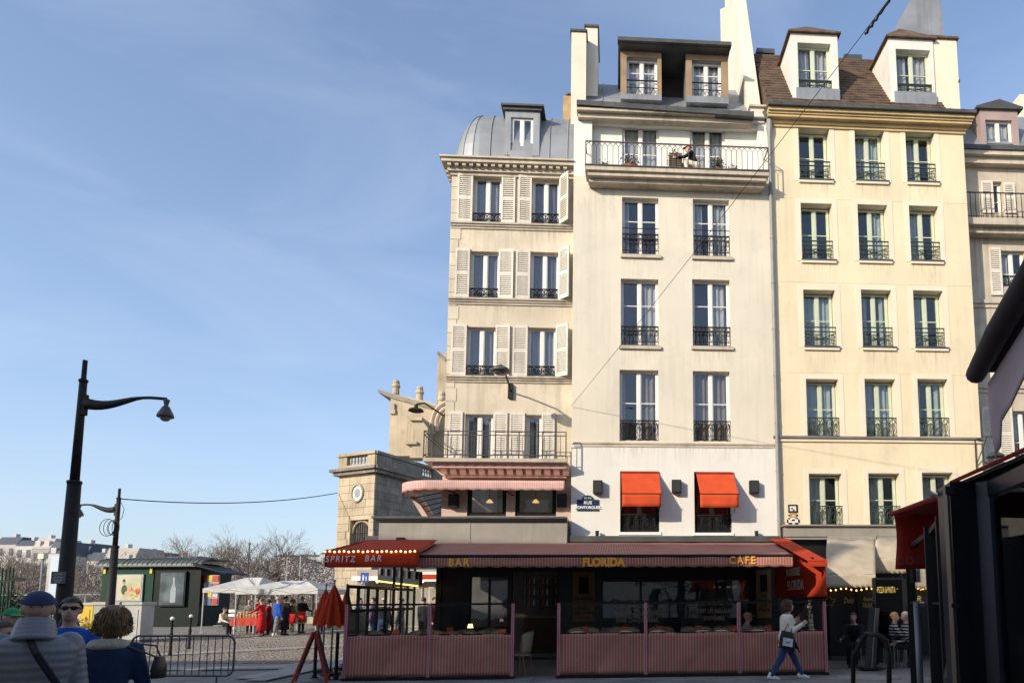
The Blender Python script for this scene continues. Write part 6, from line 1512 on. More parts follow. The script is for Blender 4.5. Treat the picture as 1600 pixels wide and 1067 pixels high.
# blossoming tree
def blossom(px, Y, top, label, seed, n=2600):
    p = at_y(px, 940, Y); gz = ground_z(0,Y); H = at_y(px, top, Y).z-gz; M = place(p.x, Y, gz); r3 = random.Random(seed); t = thing('blossom_tree', M, label, 'tree')
    tr = MB(); tr.tube([(0,0,0),(.1,0,H*.25),(.05,.1,H*.5)], [.14,.11,.07], 7)
    cl = []
    for i in range(26):
        c = Vector((r3.gauss(0,H*.26), r3.gauss(0,H*.24), H*r3.uniform(.42,.93))); cl.append(c); tr.tube([(.05,.05,H*.42), Vector((.05,.05,H*.42)).lerp(c,.5)+Vector((0,0,.2)), c], [.05,.03,.012], 4, caps=False)
    tr.build('trunk', m_bark, t, M); b = MB()
    for i in range(n):
        c = r3.choice(cl)+Vector((r3.gauss(0,H*.07), r3.gauss(0,H*.07), r3.gauss(0,H*.06))); d = Vector((r3.uniform(-1,1),r3.uniform(-1,1),r3.uniform(-1,1))).normalized(); e = d.orthogonal().normalized(); s = r3.uniform(.035,.07)
        b.quad(c-d*s, c-e*s, c+d*s, c+e*s)
    b.build('crown', mat('white_blossom', (.50,.44,.41), .8, .2, 2), t, M, kind='stuff')
blossom(487, 52, 880, 'white blossoming tree right of the market tents', 4); blossom(512, 58, 889, 'second white blossoming tree, half behind the red awning', 5, 1800)
# low wall, railing, bank
wl = MB(); Yw = 56; a, c = at_y(0, 940, Yw).x-12, at_y(330, 940, Yw).x
t = thing('garden_wall', place((a+c)/2, Yw, ground_z(0,Yw)), 'low pale wall with a metal railing along the far garden', 'wall'); gz = ground_z(0,Yw)
wl.box(a, c, Yw, Yw+.4, gz, gz+.9); wl.build('wall', m_trim, t)
x = a
while x < c: b = MB(); b.box(x-.03,x+.03,Yw+.15,Yw+.21,gz+.9,gz+2.0); b.build('post', m_zinc, t); x += 2.1
for z in (1.0,1.95): b = MB(); b.box(a,c,Yw+.16,Yw+.2,gz+z,gz+z+.05); b.build('rail', m_zinc, t)
# scrubby wooded bank: a mass of twigs and dry leaves nobody could count
m_scrub = mat('dry_scrub', (.20,.165,.13), .95, .35, .25, 0); b = MB(); r3 = random.Random(9)
for i in range(30000):
    x = r3.uniform(-95, -28); y = r3.uniform(66, 88); hmax = 4.2 + 1.6*noise(x*.12, y*.12)+ (y-66)*.10
    z = ground_z(x,y)+hmax*r3.random()**.7; d = Vector((r3.gauss(0,.6), r3.gauss(0,.4), r3.gauss(.5,.6))).normalized(); e = d.orthogonal().normalized()*r3.uniform(.02,.05); L = r3.uniform(.4,1.0); e *= .6; c = Vector((x,y,z)); b.quad(c-e, c+e, c+d*L+e*.4, c+d*L-e*.4)
tag(b.build('scrub', m_scrub), 'brown leafless scrub covering the bank beyond the square', 'undergrowth', kind='stuff')
bk = MB(); bk.grid(lambda i, j: (-110+90*i, 70+40*j, ground_z(0,70)-.2+3.6*min(1,j*2.2)+.5*noise(i*14,j*6)), 40, 10); bk.build('bank', mat('earth_bank', (.20,.165,.13), .95, .3, .6, .3, 8), kind='structure')
# evergreen hedge at the left edge
def shrub(px, py, Y, h, w, label, seed, col):
    p = at_y(px, 940, Y); gz = ground_z(0,Y); M = place(p.x, Y, gz); t = thing('evergreen_shrub', M, label, 'shrub'); r3 = random.Random(seed); b = MB(); s = MB()
    for i in range(9): s.tube([(0,0,0),(r3.gauss(0,w*.2),r3.gauss(0,w*.2),h*.4),(r3.gauss(0,w*.35),r3.gauss(0,w*.3),h*r3.uniform(.6,.95))], [.04,.025,.01], 4, caps=False)
    for i in range(1500):
        c = Vector((r3.gauss(0,w*.36), r3.gauss(0,w*.33), h*min(1.05,abs(r3.gauss(.5,.28))))); d = Vector((r3.uniform(-1,1),r3.uniform(-1,1),r3.uniform(-.6,1))).normalized(); e = d.orthogonal().normalized()*r3.uniform(.025,.05); L = r3.uniform(.1,.2); b.quad(c-e*.5, c+d*L*.5-e, c+d*L, c+d*L*.5+e)
    s.build('stem', m_bark, t, M); b.build('foliage', mat('evergreen_leaf_%d' % seed, col, .55, .45, 3), t, M, kind='stuff')
shrub(38, 930, 30, 1.8, 1.1, 'dark green shrub above the green cap at the left edge', 1, (.035,.06,.022)); shrub(62, 930, 33, 1.7, .9, 'dull green shrub under the pale info panel', 2, (.05,.065,.03)); shrub(8, 930, 27, 1.7, .9, 'dark shrub at the foot of the green poles', 3, (.03,.05,.02))
# green poles with a small arm at the left edge
p = at_y(9, 885, 24); t = thing('pole_cluster', place(p.x,24,ground_z(0,24)), 'cluster of thin dark green poles with a small direction arm at the left edge', 'poles')
for k in range(5): b = MB(); x = p.x-.25+.13*k; b.tube([(x,24+.06*(k%2),0),(x+.02,24,p.z-.04*(k%3))],.028,6); b.build('pole', m_kgreen, t)
b = MB(); b.box(p.x+.2, p.x+.75, 23.97, 24.0, p.z-.52, p.z-.38); b.build('arm', m_kdark, t)
b = MB(); b.box(p.x-.3,p.x+.32,23.96,24.03,p.z-.55,p.z-.5); b.build('clamp', m_kgreen, t)
# pale info panel and globe lamp
a, c = at_y(69, 940, 42), at_y(97, 865, 42); gz = ground_z(0,42); t = thing('info_panel', place((a.x+c.x)/2,42,gz), 'tall pale blue information panel partly behind the nearest street lamp', 'panel')
b = MB(); b.box(a.x, c.x, 42, 42.15, gz+.3, c.z); fo = b.build('frame', m_zinc, t); b = MB(); b.box(a.x+.2, c.x-.1, 41.97, 41.998, gz+.9, c.z-.12); b.build('sheet', mat('pale_blue_sheet', (.45,.52,.58), .4, .06, 1), t); b = MB(); b.box(a.x+.1,c.x-.1,42.02,42.12,gz,gz+.3); b.build('plinth', m_darkzinc, t)
p = at_y(67.5, 869, 46); t = thing('square_lamp', place(p.x,46,ground_z(0,46)), 'slender lamp with a pale box head left of the info panel', 'street lamp'); b = MB(); b.bar((p.x,46,0),(p.x,46,p.z-.1),.06,8); b.build('pole', m_zinc, t); b = MB(); b.box(p.x-.2,p.x+.2,45.8,46.2,p.z-.17,p.z+.17); b.build('lamp_head', mat('pale_lamp', (.62,.6,.42), .4, .05, 3), t)
# slim poles in the square behind the tents
for px, top, Y, lab in ((390,850,62,'dark slim mast left of the bare trees behind the tents'),(470,868,55,'slim grey mast right of the tents'),(449,874,58,'thin mast just above the right tent corner')):
    p = at_y(px, top, Y); t = thing('mast', place(p.x,Y,ground_z(0,Y)), lab, 'mast'); b = MB(); b.tube([(p.x,Y,0),(p.x,Y,p.z)],[.09,.05],6); b.build('pole', m_zinc if px > 400 else m_bark, t); b = MB(); b.box(p.x-.1,p.x+.1,Y-.1,Y+.1,p.z,p.z+.12); b.build('cap', m_darkzinc, t)
# distant houses
m_fh = [mat('far_house_%d' % k, c, .9, .08, .2, streak=.05) for k, c in enumerate(((.42,.40,.38),(.50,.485,.47),(.34,.32,.30),(.40,.36,.32)))]
m_slate = mat('far_slate', (.075,.085,.11), .7, .15, .3); m_fw = mat('far_window', (.06,.065,.08), .4, .2, 1)
def far_house(px0, px1, py, Y, label, k, roof=2.5, nst=3):
    x0, x1 = at_y(px0,900,Y).x, at_y(px1,900,Y).x; z = at_y((px0+px1)/2, py, Y).z; t = thing('distant_house', place((x0+x1)/2,Y,0), label, 'house'); zw = z-roof
    b = MB(); b.box(x0,x1,Y,Y+10,0,zw); b.build('wall', m_fh[k], t)
    b = MB(); b.prism([(x0,Y-.1,zw),(x0,Y+1.5,z),(x0,Y+8.5,z),(x0,Y+10,zw)],(x1-x0,0,0)); ro = b.build('roof', m_slate if k != 2 else m_fh[3], t)
    for q in range(max(1,int((x1-x0)/7))): b = MB(); xx = x0+1+(x1-x0-2)*(q+.5)/max(1,int((x1-x0)/7)); b.box(xx-.35,xx+.35,Y+2,Y+3.2,z-.4,z+.9); b.build('chimney', m_fh[1], ro)
    n = max(2,int((x1-x0)/3.2))
    for st in range(nst):
        for q in range(n): b = MB(); xx = x0+(x1-x0)*(q+.5)/n; zz = zw-2.9-3.1*st; b.box(xx-.5,xx+.5,Y-.08,Y+.02,zz,zz+1.9); b.build('window', m_fw, t)
    for q in range(n):
        if roof > 2: b = MB(); xx = x0+(x1-x0)*(q+.5)/n; b.box(xx-.6,xx+.6,Y+.2,Y+1.6,zw+.3,zw+1.9); b.build('dormer', m_fh[1], ro)
fl = [(-12,22,838,170,0,2.0,'reddish topped distant house at the far left skyline'),(20,48,843,165,1,1.5,'pale distant house above the leafless trees on the left skyline'),(46,74,840,160,2,2.6,'grey distant house with a high slope left of the nearest lamp'),(70,104,846,150,1,3.2,'distant white house with slate roof just behind the nearest lamp'),(112,136,848,155,1,2.6,'distant house with white chimneys right of the nearest lamp'),(134,160,862,150,0,2.0,'low distant pale house between the two street lamps'),
      (158,206,855,140,2,3.4,'distant brown stone block above the kiosk roof on the left'),(200,246,862,150,3,2.0,'low distant buff house above the kiosk roof'),(246,300,868,150,0,2.0,'low distant house behind the trees right of the kiosk'),(428,452,866,190,1,.6,'distant white flat block right of the bare trees'),(450,476,875,185,0,.6,'lower distant white block above the right tent'),(462,500,866,200,1,.6,'distant white block near the red awning'),(498,530,862,195,0,.6,'distant pale block just left of the church'),(300,430,880,170,2,1.5,'long low grey house behind the bare trees')]
for a in fl: far_house(a[0],a[1],a[2],a[3],a[6],a[4],a[5],2)
hl = MB(); hl.grid(lambda i, j: (-420+460*i, 240+60*j, .3+ (12+7*noise(i*7,2))*min(1,j*1.5)*(.75+.25*math.sin(i*3))), 60, 6); hl.build('hills', mat('far_wooded_slope', (.13,.12,.11), .95, .25, .05), kind='structure')
# ================================================================== people
m_skin = mat('skin', (.52,.32,.23), .55, .08, 6, spec=.35); m_skin2 = mat('skin_tan', (.40,.23,.15), .55, .08, 6, spec=.35)
def cloth(name, c, var=.15): return mat('fabric_'+name, c, .9, var, 6, .2, 70, spec=.15, sheen=.1)
def person(M, label, h=1.7, lean=0.0, arms=((.1,.12,.2),(.1,.12,.2)), legs=((.0,.0),(.0,.0)), sit=False, top=None, bottom=None, shoes=None, hair=None, skin=None,
           hair_len=0, coat=0.0, hat=None, vox=.022, ripple=0.0, bulk=1.0, head=(0,0), hood=False, sole=0.0, fingers=False, waist_z=None, collar=None):
    """standing or seated figure facing local -Y; arms (swing, abduction, elbow) and legs (hip, knee) are left (+x) then right"""
    skin = skin or m_skin; t = thing('person', M, label, 'person')
    lu, ll = .245*h, .245*h; ank = .045*h
    pz = ank + max(lu*math.cos(a)+ll*math.cos(a-k) for a, k in legs) if not sit else .45+.06
    pz += sole
    P = Vector((0,0,pz)); up = Vector((0,-math.sin(lean),math.cos(lean))); fr = Vector((0,-math.cos(lean),-math.sin(lean))); sx = Vector((1,0,0))
    N = P+up*.30*h
    def ring(f, w, d, off=0.0): return (P+up*(f*.30*h)+fr*off*h, sx*w*h, fr*d*h)
    body = [(-.16,.055,.05,0),(-.05,.092,.065,0),(.1,.094,.066,0),(.32,.080,.056,.004),(.58,.094,.066,.006),(.8,.106,.062,.0),(.92,.085,.05,-.004),(1.02,.035,.036,0)]
    mb = MB(); mb.loft([ring(*q) for q in body], 16)
    hd = N+up*.045*h; yaw, nod = head
    Hr = Matrix.Rotation(yaw,3,'Z') @ Matrix.Rotation(-nod,3,'X') if True else None
    hc = N + (up*.5+Vector((0,0,.5))*1).normalized()*.095*h + Vector((0,-.012*h,0)) + Vector((0,-math.sin(nod)*.03*h,0))
    mb.cone(N-up*.02*h, hc-Vector((0,0,.03*h)), .034*h, .032*h, 10)
    def hp(x, y, z): return hc + Hr @ Vector((x*h, y*h, z*h))
    mb.ball(hc+Hr @ Vector((0,.006*h,.012*h)), .046*h, .056*h, .055*h, 14, 10, Hr)
    mb.ball(hp(0,-.012,-.028), .036*h, .042*h, .040*h, 12, 8, Hr)          # jaw
    mb.cone(hp(0,-.05,.006), hp(0,-.060,-.012), .006*h, .010*h, 8)          # nose
    for s in (-1,1): mb.ball(hp(s*.047,.006,-.004), .007*h, .014*h, .019*h, 8, 6, Hr)  # ears
    sh, hands = [], []
    for s, (sw, ab, el) in zip((1,-1), arms):
        S = P+up*(.855*.30*h)+sx*s*.104*h
        def dv(a): return Vector((s*math.sin(ab), -math.sin(a)*math.cos(ab), -math.cos(a)*math.cos(ab)))
        E = S+dv(sw+lean*.0)*.172*h; d2 = Vector((s*math.sin(ab)*.25, -math.sin(sw+el), -math.cos(sw+el))).normalized(); W = E+d2*.148*h
        sh.append((S,E,W,d2)); mb.cone(S,E,.030*h,.024*h); mb.cone(E,W,.025*h,.017*h)
        side = d2.cross(sx).normalized(); palm = W+d2*.05*h
        mb.loft([(W-d2*.01*h, sx*.012*h, side*.016*h),(W+d2*.03*h, sx*.012*h, side*.026*h),(W+d2*.055*h, sx*.010*h, side*.026*h)], 10)
        for q, L in enumerate((.040,.047,.043,.033)):
            o = W+d2*.05*h+side*(q-1.5)*.0135*h; k1 = o+d2*L*.55*h-sx*s*.004*h; k2 = k1+(d2*.85-sx*s*.5).normalized()*L*.5*h
            mb.cone(o,k1,.0062*h,.0058*h,6); mb.cone(k1,k2,.0058*h,.005*h,6)
        o = W+d2*.015*h+side*(-.022)*h; mb.cone(o, o+(d2*.8-side*.6).normalized()*.035*h, .0075*h, .006*h, 6)
    lg = []
    for s, (hpit, kn) in zip((1,-1), legs):
        Hj = P+sx*s*.052*h; a1 = hpit; a2 = hpit-kn
        K = Hj+Vector((0,-math.sin(a1),-math.cos(a1)))*lu; A_ = K+Vector((0,-math.sin(a2),-math.cos(a2)))*ll; ft = max(-.5,min(.6,-a2*.6)) if not sit else 0
        T = A_+Vector((0,-.105*h*math.cos(ft),-.028*h+.105*h*math.sin(ft)*(-1 if a2<0 else 1)*-.0)); lg.append((Hj,K,A_,T))
        mb.cone(Hj,K,.052*h,.034*h); mb.cone(K,A_,.034*h,.021*h); mb.cone(A_+Vector((0,.02*h,-.02*h)),T,.022*h,.016*h,8)
    remesh(mb.build('body', skin, t, M, smooth=True), vox*.8 if not fingers else vox*.45, 3)
    # eyes, mouth
    for s in (-1,1): e = MB(); e.ball(hp(s*.018,-.049,.008), .0062*h, .004*h, .0045*h, 8, 6); e.build('eye', mat('dark_eye', (.03,.02,.015), .2, .1, 3), t, M)
    e = MB(); e.ball(hp(0,-.053,-.034), .014*h, .004*h, .0035*h, 8, 6); e.build('mouth', mat('lip', (.36,.15,.12), .5, .1, 3), t, M)
    # top
    g = 1.0*bulk; add = .010+.012*(bulk-1)*4; tb = MB(); n = 46 if ripple else 0
    prof = [(f,w*g+add/h*.8,d*g+add/h,o) for f,w,d,o in body if f >= -.16]
    prof[-1] = (1.0,.050*g,.046*g,0)
    lo = -.16 if not coat else -.16
    if ripple:
        pr = []
        for i in range(n+1):
            f = -.30+1.26*i/n; fs = [q[0] for q in prof]; w_ = np.interp(f, fs, [q[1] for q in prof]); d_ = np.interp(f, fs, [q[2] for q in prof]); rp = ripple*(abs(math.sin(math.pi*f*.30*h/.052))-.55)
            w_ = max(w_, .088*g*(1 if f < .5 else 0)); d_ = max(d_, .068*g*(1 if f < .6 else 0)); pr.append(ring(f, w_+rp/h, d_+rp/h, 0))
        tb.loft(pr, 36)
    else:
        ex = [(-.34-coat,.098*g,.072*g,0)] if not sit else []
        tb.loft([ring(*q) for q in ex+[(max(f,-.1) if sit else f,w,d,o) for f,w,d,o in prof]], 22)
    for S,E,W,d2 in sh:
        tb.cone(S,E,(.036*g+.003)*h,(.030*g+.002)*h,14,ripple*.8,.05); tb.cone(E,W+d2*.005*h,(.031*g+.002)*h,(.022*g+.003)*h,14,ripple*.8,.05)
    remesh(tb.build('jacket', top, t, M, smooth=True), vox if not ripple else vox*.55, 3 if not ripple else 1)
    if coat > 1:                     # long coat or robe
        cb = MB(); cb.loft([(P+Vector((0,0,-coat*.0-.40*h)), sx*.125*h, Vector((0,-.11*h,0))),(P+Vector((0,0,-.15*h)), sx*.115*h, Vector((0,-.095*h,0))),(P+up*.08*h, sx*.095*h, fr*.07*h)], 18); cb.build('coat_skirt', top, t, M, smooth=True)
    bb = MB(); bb.loft([ring(-.2,.06,.055),ring(-.06,.102,.076),ring(.12,.100,.074),ring(.22,.092,.068)], 16)
    for Hj,K,A_,T in lg: bb.cone(Hj,K,.060*h,.043*h); bb.cone(K,A_+Vector((0,0,.012*h)),.043*h,.033*h)
    remesh(bb.build('trousers', bottom, t, M, smooth=True), vox, 3)
    for Hj,K,A_,T in lg:
        sb = MB(); d = (T-A_); d = Vector((0,-1,d.z*3)).normalized(); hl_ = A_+Vector((0,.028*h,-.018*h)); u_ = d.orthogonal()
        sb.cone(hl_, hl_+d*.06*h, .028*h, .030*h, 10); sb.cone(hl_+d*.06*h, hl_+d*.115*h-Vector((0,0,.006*h)), .030*h, .022*h, 10); sb.cone(A_+Vector((0,.012*h,.02*h)), hl_, .028*h,.026*h,10)
        remesh(sb.build('shoe', shoes, t, M, smooth=True), vox*.7, 2)
    # hair
    if hair:
        hb = MB(); r3 = random.Random(hash(label) % 999 if False else len(label)*7)
        def hpt(i, j):
            a = 2*math.pi*i; front = max(0, math.cos(a)); lim = R(62) if front > .55 else R(62)+(R(118)-R(62))*min(1,(.55-front)/.75)
            th = lim*min(j*1.25,1) if hair_len else lim*j; ex = 0 if not hair_len else max(0,(j-.8)/.2)
            rx, ry, rz = .053, .064, .061; k = 1+.05*noise(a*2+len(label), j*5)
            if hair_len: k *= 1.22
            if hat: k *= .80
            p = Vector((rx*math.sin(th)*math.sin(a)*k, .008-ry*math.sin(th)*math.cos(a)*k, .014+rz*math.cos(th)*k))
            if ex and front < .55: p += Vector((math.sin(a)*.010*ex, -math.cos(a)*.006*ex, -hair_len*ex))
            return hc + Hr @ (p*h)
        hb.grid(hpt, 26, 14); ho = hb.build('hair', hair, t, M, smooth=True)
        if hair_len:                 # loose locks
            lb = MB()
            for q in range(260 if vox < .016 else 40):
                a = r3.uniform(.35,1.65)*math.pi*.75+math.pi*.28; j0 = r3.uniform(.2,.9); pts = [hpt(a/(2*math.pi), min(1,j0+.16*s)) + Vector((r3.gauss(0,.004),r3.gauss(0,.004),r3.gauss(0,.004)))*h*1.2 + (hpt(a/(2*math.pi),min(1,j0+.16*s))-hc).normalized()*.006*h for s in range(5)]
                lb.tube(pts, [.002*h,.0038*h,.004*h,.003*h,.001*h], 4, caps=False)
            lb.build('locks', hair, ho, M, smooth=True, kind='stuff')
    if hat:
        cb = MB()
        def cp(i, j): a = 2*math.pi*i; th = R(80)*j; return hc+Hr @ (Vector((.053*math.sin(th)*math.sin(a), .006-.063*math.sin(th)*math.cos(a), .018+.056*math.cos(th)))*h)
        cb.grid(cp, 24, 8); cb.tube([cp(i/24,1) for i in range(25)], .005*h, 5, caps=False); co = cb.build('cap', hat[0], t, M, smooth=True)
        s_ = hat[1]                   # +1 peak to the front, -1 to the back, 0 none
        if s_: pb = MB(); pb.sheet(lambda i, j: hc+Hr @ (Vector((.050*math.sin((i-.5)*2.6)*(1-.1*j), s_*-(.050*math.cos((i-.5)*2.0)+.010+.045*j*math.cos((i-.5)*2.4)), .026-.012*j))*h), 12, 4, (0,0,.004)); pb.build('peak', hat[0], co, M)
    if hood:
        hb = MB(); 
        for q in range(5): hb.tube([N+up*(.046*h-.0165*h*q)+Vector((.049*h*(1+.07*q)*math.sin(a),-.048*h*(1+.05*q)*math.cos(a)+.008*h*q+.006*h,.012*h*-math.cos(a))) for a in np.linspace(0,2*math.pi,21)], .0115*h, 7, caps=False)
        remesh(hb.build('hood', top, t, M, smooth=True), .010, 1)
    if collar:
        hb = MB()
        for q in range(2): hb.tube([N+up*(-.008*h-.018*h*q)+Vector((.062*h*(1+.22*q)*math.sin(a),-.052*h*(1+.2*q)*math.cos(a)+.004*h,.008*h*-math.cos(a))) for a in np.linspace(0,2*math.pi,21)], .019*h, 7, caps=False)
        remesh(hb.build('collar', collar, t, M, smooth=True), .012, 1)
    t_info = dict(P=P, N=N, hc=hc, sh=sh, lg=lg, up=up, fr=fr, h=h, Hr=Hr, M=M)
    return t, t_info
c_jean = cloth('jeans_blue', (.03,.062,.15)); c_dark = cloth('near_black', (.018,.018,.022)); c_grey = cloth('grey', (.20,.20,.20)); c_red = cloth('bright_red', (.50,.02,.02)); c_blue = cloth('royal_blue', (.02,.09,.42)); c_cream = cloth('cream', (.66,.58,.44)); c_olive = cloth('olive', (.13,.12,.06)); c_white = cloth('off_white', (.70,.64,.52)); c_beige = cloth('beige', (.40,.31,.20)); c_navy = cloth('denim_navy', (.018,.034,.08), .35)
h_brown = mat('brown_hair', (.085,.045,.025), .5, .35, 12, .3, 60); h_dark = mat('dark_hair', (.025,.018,.014), .5, .3, 12, .3, 60); h_fair = mat('tawny_hair', (.20,.115,.055), .5, .4, 14, .3, 70); h_grey = mat('grey_hair', (.36,.34,.32), .6, .2, 12)
s_white = mat('white_trainer', (.68,.66,.60), .6, .06, 8); s_dark = mat('dark_shoe', (.03,.027,.025), .5, .1, 5)
puff = mat('slate_nylon', (.20,.20,.22), .42, .1, 5, .06, 50)
# --- man in the quilted jacket, seen from behind
X = (64-PPX)/CAM_F*4.5
t, q = person(place(X, 4.5, 0, math.pi+.66), 'man from behind in a grey quilted jacket, blue cap and black cross strap', 1.685, .03, ((.05,.16,.25),(.05,.18,.30)), ((.05,.05),(-.02,.03)), top=puff, bottom=c_dark, shoes=s_dark, hair=h_grey, hat=(cloth('cap_blue', (.03,.055,.12)), 1), vox=.016, ripple=.008, bulk=1.28, hood=True, head=(.12,.1), fingers=True)
b = MB(); M = q['M']; N, P, h = q['N'], q['P'], q['h']
pts = []
for k in range(15):
    s = k/14; x = .02 - .25*s; z = N.z-.02-.46*s; pts.append((x, .03+.20*min(1,s*4+.25)*math.sqrt(max(.05,1-(x/.30)**2)), z))
b.tube(pts, .022, 6, flat=.35); b.build('shoulder_strap', c_dark, t, M)
gp = MB(); hc = q['hc']; gp.tube([hc+Vector((.028*math.sin(a)*1.1, .112, .012+.022*abs(math.cos(a)))) for a in np.linspace(-1.5,1.5,9)], .004, 5); gp.build('cap_strap', cloth('cap_blue', (.03,.055,.12)), t, M)
# --- woman in the denim jacket
X = (177-PPX)/CAM_F*5.2
t, q = person(place(X, 5.2, 0, math.pi+.55), 'woman from behind in a dark denim jacket with cream collar and a shoulder bag', 1.575, .16, ((.35,.04,.5),(.05,.24,.75)), ((.08,.05),(0,.05)), top=c_navy, bottom=c_dark, shoes=s_dark, hair=h_fair, hair_len=.030, vox=.014, bulk=1.04, collar=mat('sherpa', (.44,.38,.29), .95, .15, 30, .6, 90), head=(.25,.35), fingers=True)
S, E, W, d2 = q['sh'][1]; M = q['M']
b = MB(); bc = E+Vector((-.10,.05,.13)); m_bag = mat('olive_brown_leather', (.035,.028,.020), .45, .2, 6)
b.loft([(bc+Vector((0,0,-.09)),Vector((.03,.062,0)),Vector((.036,-.015,0))),(bc+Vector((0,0,-.01)),Vector((.03,.055,0)),Vector((.038,-.015,0))),(bc+Vector((0,0,.075)),Vector((.025,.045,0)),Vector((.016,-.01,0)))], 16)
bo = b.build('shoulder_bag', m_bag, t, M, smooth=True); 
b = MB(); b.tube([bc+Vector((.0,-.06,.07)), bc+Vector((.03,-.03,.16)), S+Vector((.035,0,.055)), S+Vector((.03,.07,.03)), bc+Vector((.0,.06,.07))], .007, 6); b.build('bag_strap', mat('tan_strap', (.10,.06,.045), .5, .1, 5), bo, M)
b = MB(); b.tube([W+d2*.09+Vector((0,.05*math.sin(a),-.13+.13*math.cos(a))) for a in np.linspace(0,6.28,17)], .016, 6, caps=False); b.build('rolled_strap', c_dark, t, M)
# --- man with sunglasses between them
X = (117-PPX)/CAM_F*6.3
t, q = person(place(X, 6.3, 0, .55), 'man facing us in dark sunglasses and a blue jacket between the couple', 1.66, 0, ((.3,.1,.9),(.3,.12,1.0)), top=c_blue, bottom=c_dark, shoes=s_dark, hair=h_dark, vox=.014, head=(.05,.10))
b = MB(); hc, Hr, h, M = q['hc'], q['Hr'], q['h'], q['M']
for s in (-1,1): b.ball(hc+Hr @ (Vector((s*.020,-.055,.008))*h), .017*h, .006*h, .012*h, 12, 8, Hr); b.tube([hc+Hr @ (Vector((s*.034,-.05,.011))*h), hc+Hr @ (Vector((s*.049,.0,.008))*h)], .003*h, 4)
b.tube([hc+Hr @ (Vector((-.02,-.058,.012))*h), hc+Hr @ (Vector((.02,-.058,.012))*h)], .003*h, 4); b.build('sunglasses', mat('black_lens', (.008,.008,.01), .1, .1, 3), t, M, smooth=True)
X = (115-PPX)/CAM_F*9.5; person(place(X, 9.5, 0, 2.4), 'person in a black beanie just behind the man with sunglasses', 1.70, top=c_dark, bottom=c_dark, shoes=s_dark, hair=h_dark, hat=(c_dark, 0), vox=.02)
X = (23-PPX)/CAM_F*7.6; person(place(X, 7.6, 0, 1.2), 'person in a green cap at the left edge behind the quilted jacket', 1.56, .05, top=c_grey, bottom=c_dark, shoes=s_dark, hair=h_grey, hat=(cloth('cap_green', (.03,.28,.10)), 1), vox=.02)
X = (6-PPX)/CAM_F*5.4; person(place(X, 5.4, 0, 1.5), 'brown haired child at the left edge of the picture', 1.47, .08, top=c_dark, bottom=c_jean, shoes=s_dark, hair=h_brown, vox=.016)
# --- walking woman with the tote bag
g = on_ground(1229, 1060); M = place(g.x, g.y, 0, math.pi/2+.12)
t, q = person(M, 'walking woman in a cream jacket and blue jeans carrying a dark tote bag', 1.66, .10, ((.10,.12,2.25),(.05,.12,2.1)), ((.46,.06),(-.32,.22)), top=c_white, bottom=c_jean, shoes=s_white, hair=h_brown, hair_len=.045, vox=.014, bulk=1.14, head=(0,.12), fingers=True)
S, E, W, d2 = q['sh'][1]; bc = S+Vector((-.10,.10,-.44)); b = MB(); m_tote = cloth('tote_dark_green', (.028,.032,.025))
b.loft([(bc+Vector((-.0,.0,-.19)),Vector((0,.17,.04)),Vector((.035,0,0))),(bc,Vector((0,.155,.03)),Vector((.055,0,0))),(bc+Vector((0,-.02,.17)),Vector((0,.12,.03)),Vector((.025,0,0)))], 14); bo = b.build('tote_bag', m_tote, t, M, smooth=True)
b = MB(); b.sheet(lambda i, j: (bc.x-.058-.003*math.sin(i*3.1), bc.y-.10+.20*i-.02*j+.01, bc.z-.12+.16*j+.04*(i-.5)), 6, 6, (.004,0,0)); b.build('print_panel', mat('white_print', (.62,.62,.68), .8, .1, 10), bo, M)
b = MB(); b.tube([(bc.x-.063,bc.y-.05+.012*k,bc.z-.045+.022*math.sin(k*1.7)) for k in range(9)], .006, 4); b.build('print_mark', c_dark, bo, M)
for dy in (-.07,.09): b = MB(); b.tube([bc+Vector((0,dy-.02,.15)), S+Vector((-.05,dy*.4,-.10)), S+Vector((-.02,dy*.2,.05)), S+Vector((.03,dy*.2,.03))], .012, 6, flat=.5); b.build('bag_strap', m_tote, bo, M)
b = MB(); b.sheet(lambda i, j: (q['P'].x-.13+.26*i, -.115-.03*math.sin(i*5)-.14*j, q['P'].z+.07-.36*j*(1-.3*i)), 8, 6, (0,.02,.0)); remesh(b.build('tied_jumper', c_dark, t, M, smooth=True), .012, 2)
sc = MB(); [sc.tube([q['N']+Vector((.065*math.sin(a),-.055*math.cos(a),-.012-.02*k)) for a in np.linspace(0,6.28,15)], .018, 6, caps=False) for k in range(2)]; sc.build('collar', c_white, t, M, smooth=True)
# --- people sitting on the terrace
def at_t(px, v): u = fu(px, 990, v)[0]; return u
def seat_person(px, v, rz, label, seat=None, **k):
    M = FAC @ Matrix.Translation((at_t(px, v), v, 0)) @ Matrix.Rotation(rz, 4, 'Z'); return person(M, label, sit=True, legs=((1.5,1.5),(1.45,1.5)), **k)
seat_person(1164, -3.4, math.pi/2, 'seated man in a cap behind the right screen near the ochre board', h=1.74, lean=.1, arms=((.5,.1,.9),(.5,.1,.9)), top=c_grey, bottom=c_dark, shoes=s_dark, hair=h_brown, hat=(c_beige,1))
seat_person(1258, -3.7, -math.pi/2-.1, 'seated dark haired woman in black before the menu panel', h=1.66, lean=.12, arms=((.6,.1,.8),(.6,.1,.8)), top=c_dark, bottom=c_dark, shoes=s_dark, hair=h_dark, hair_len=.05)
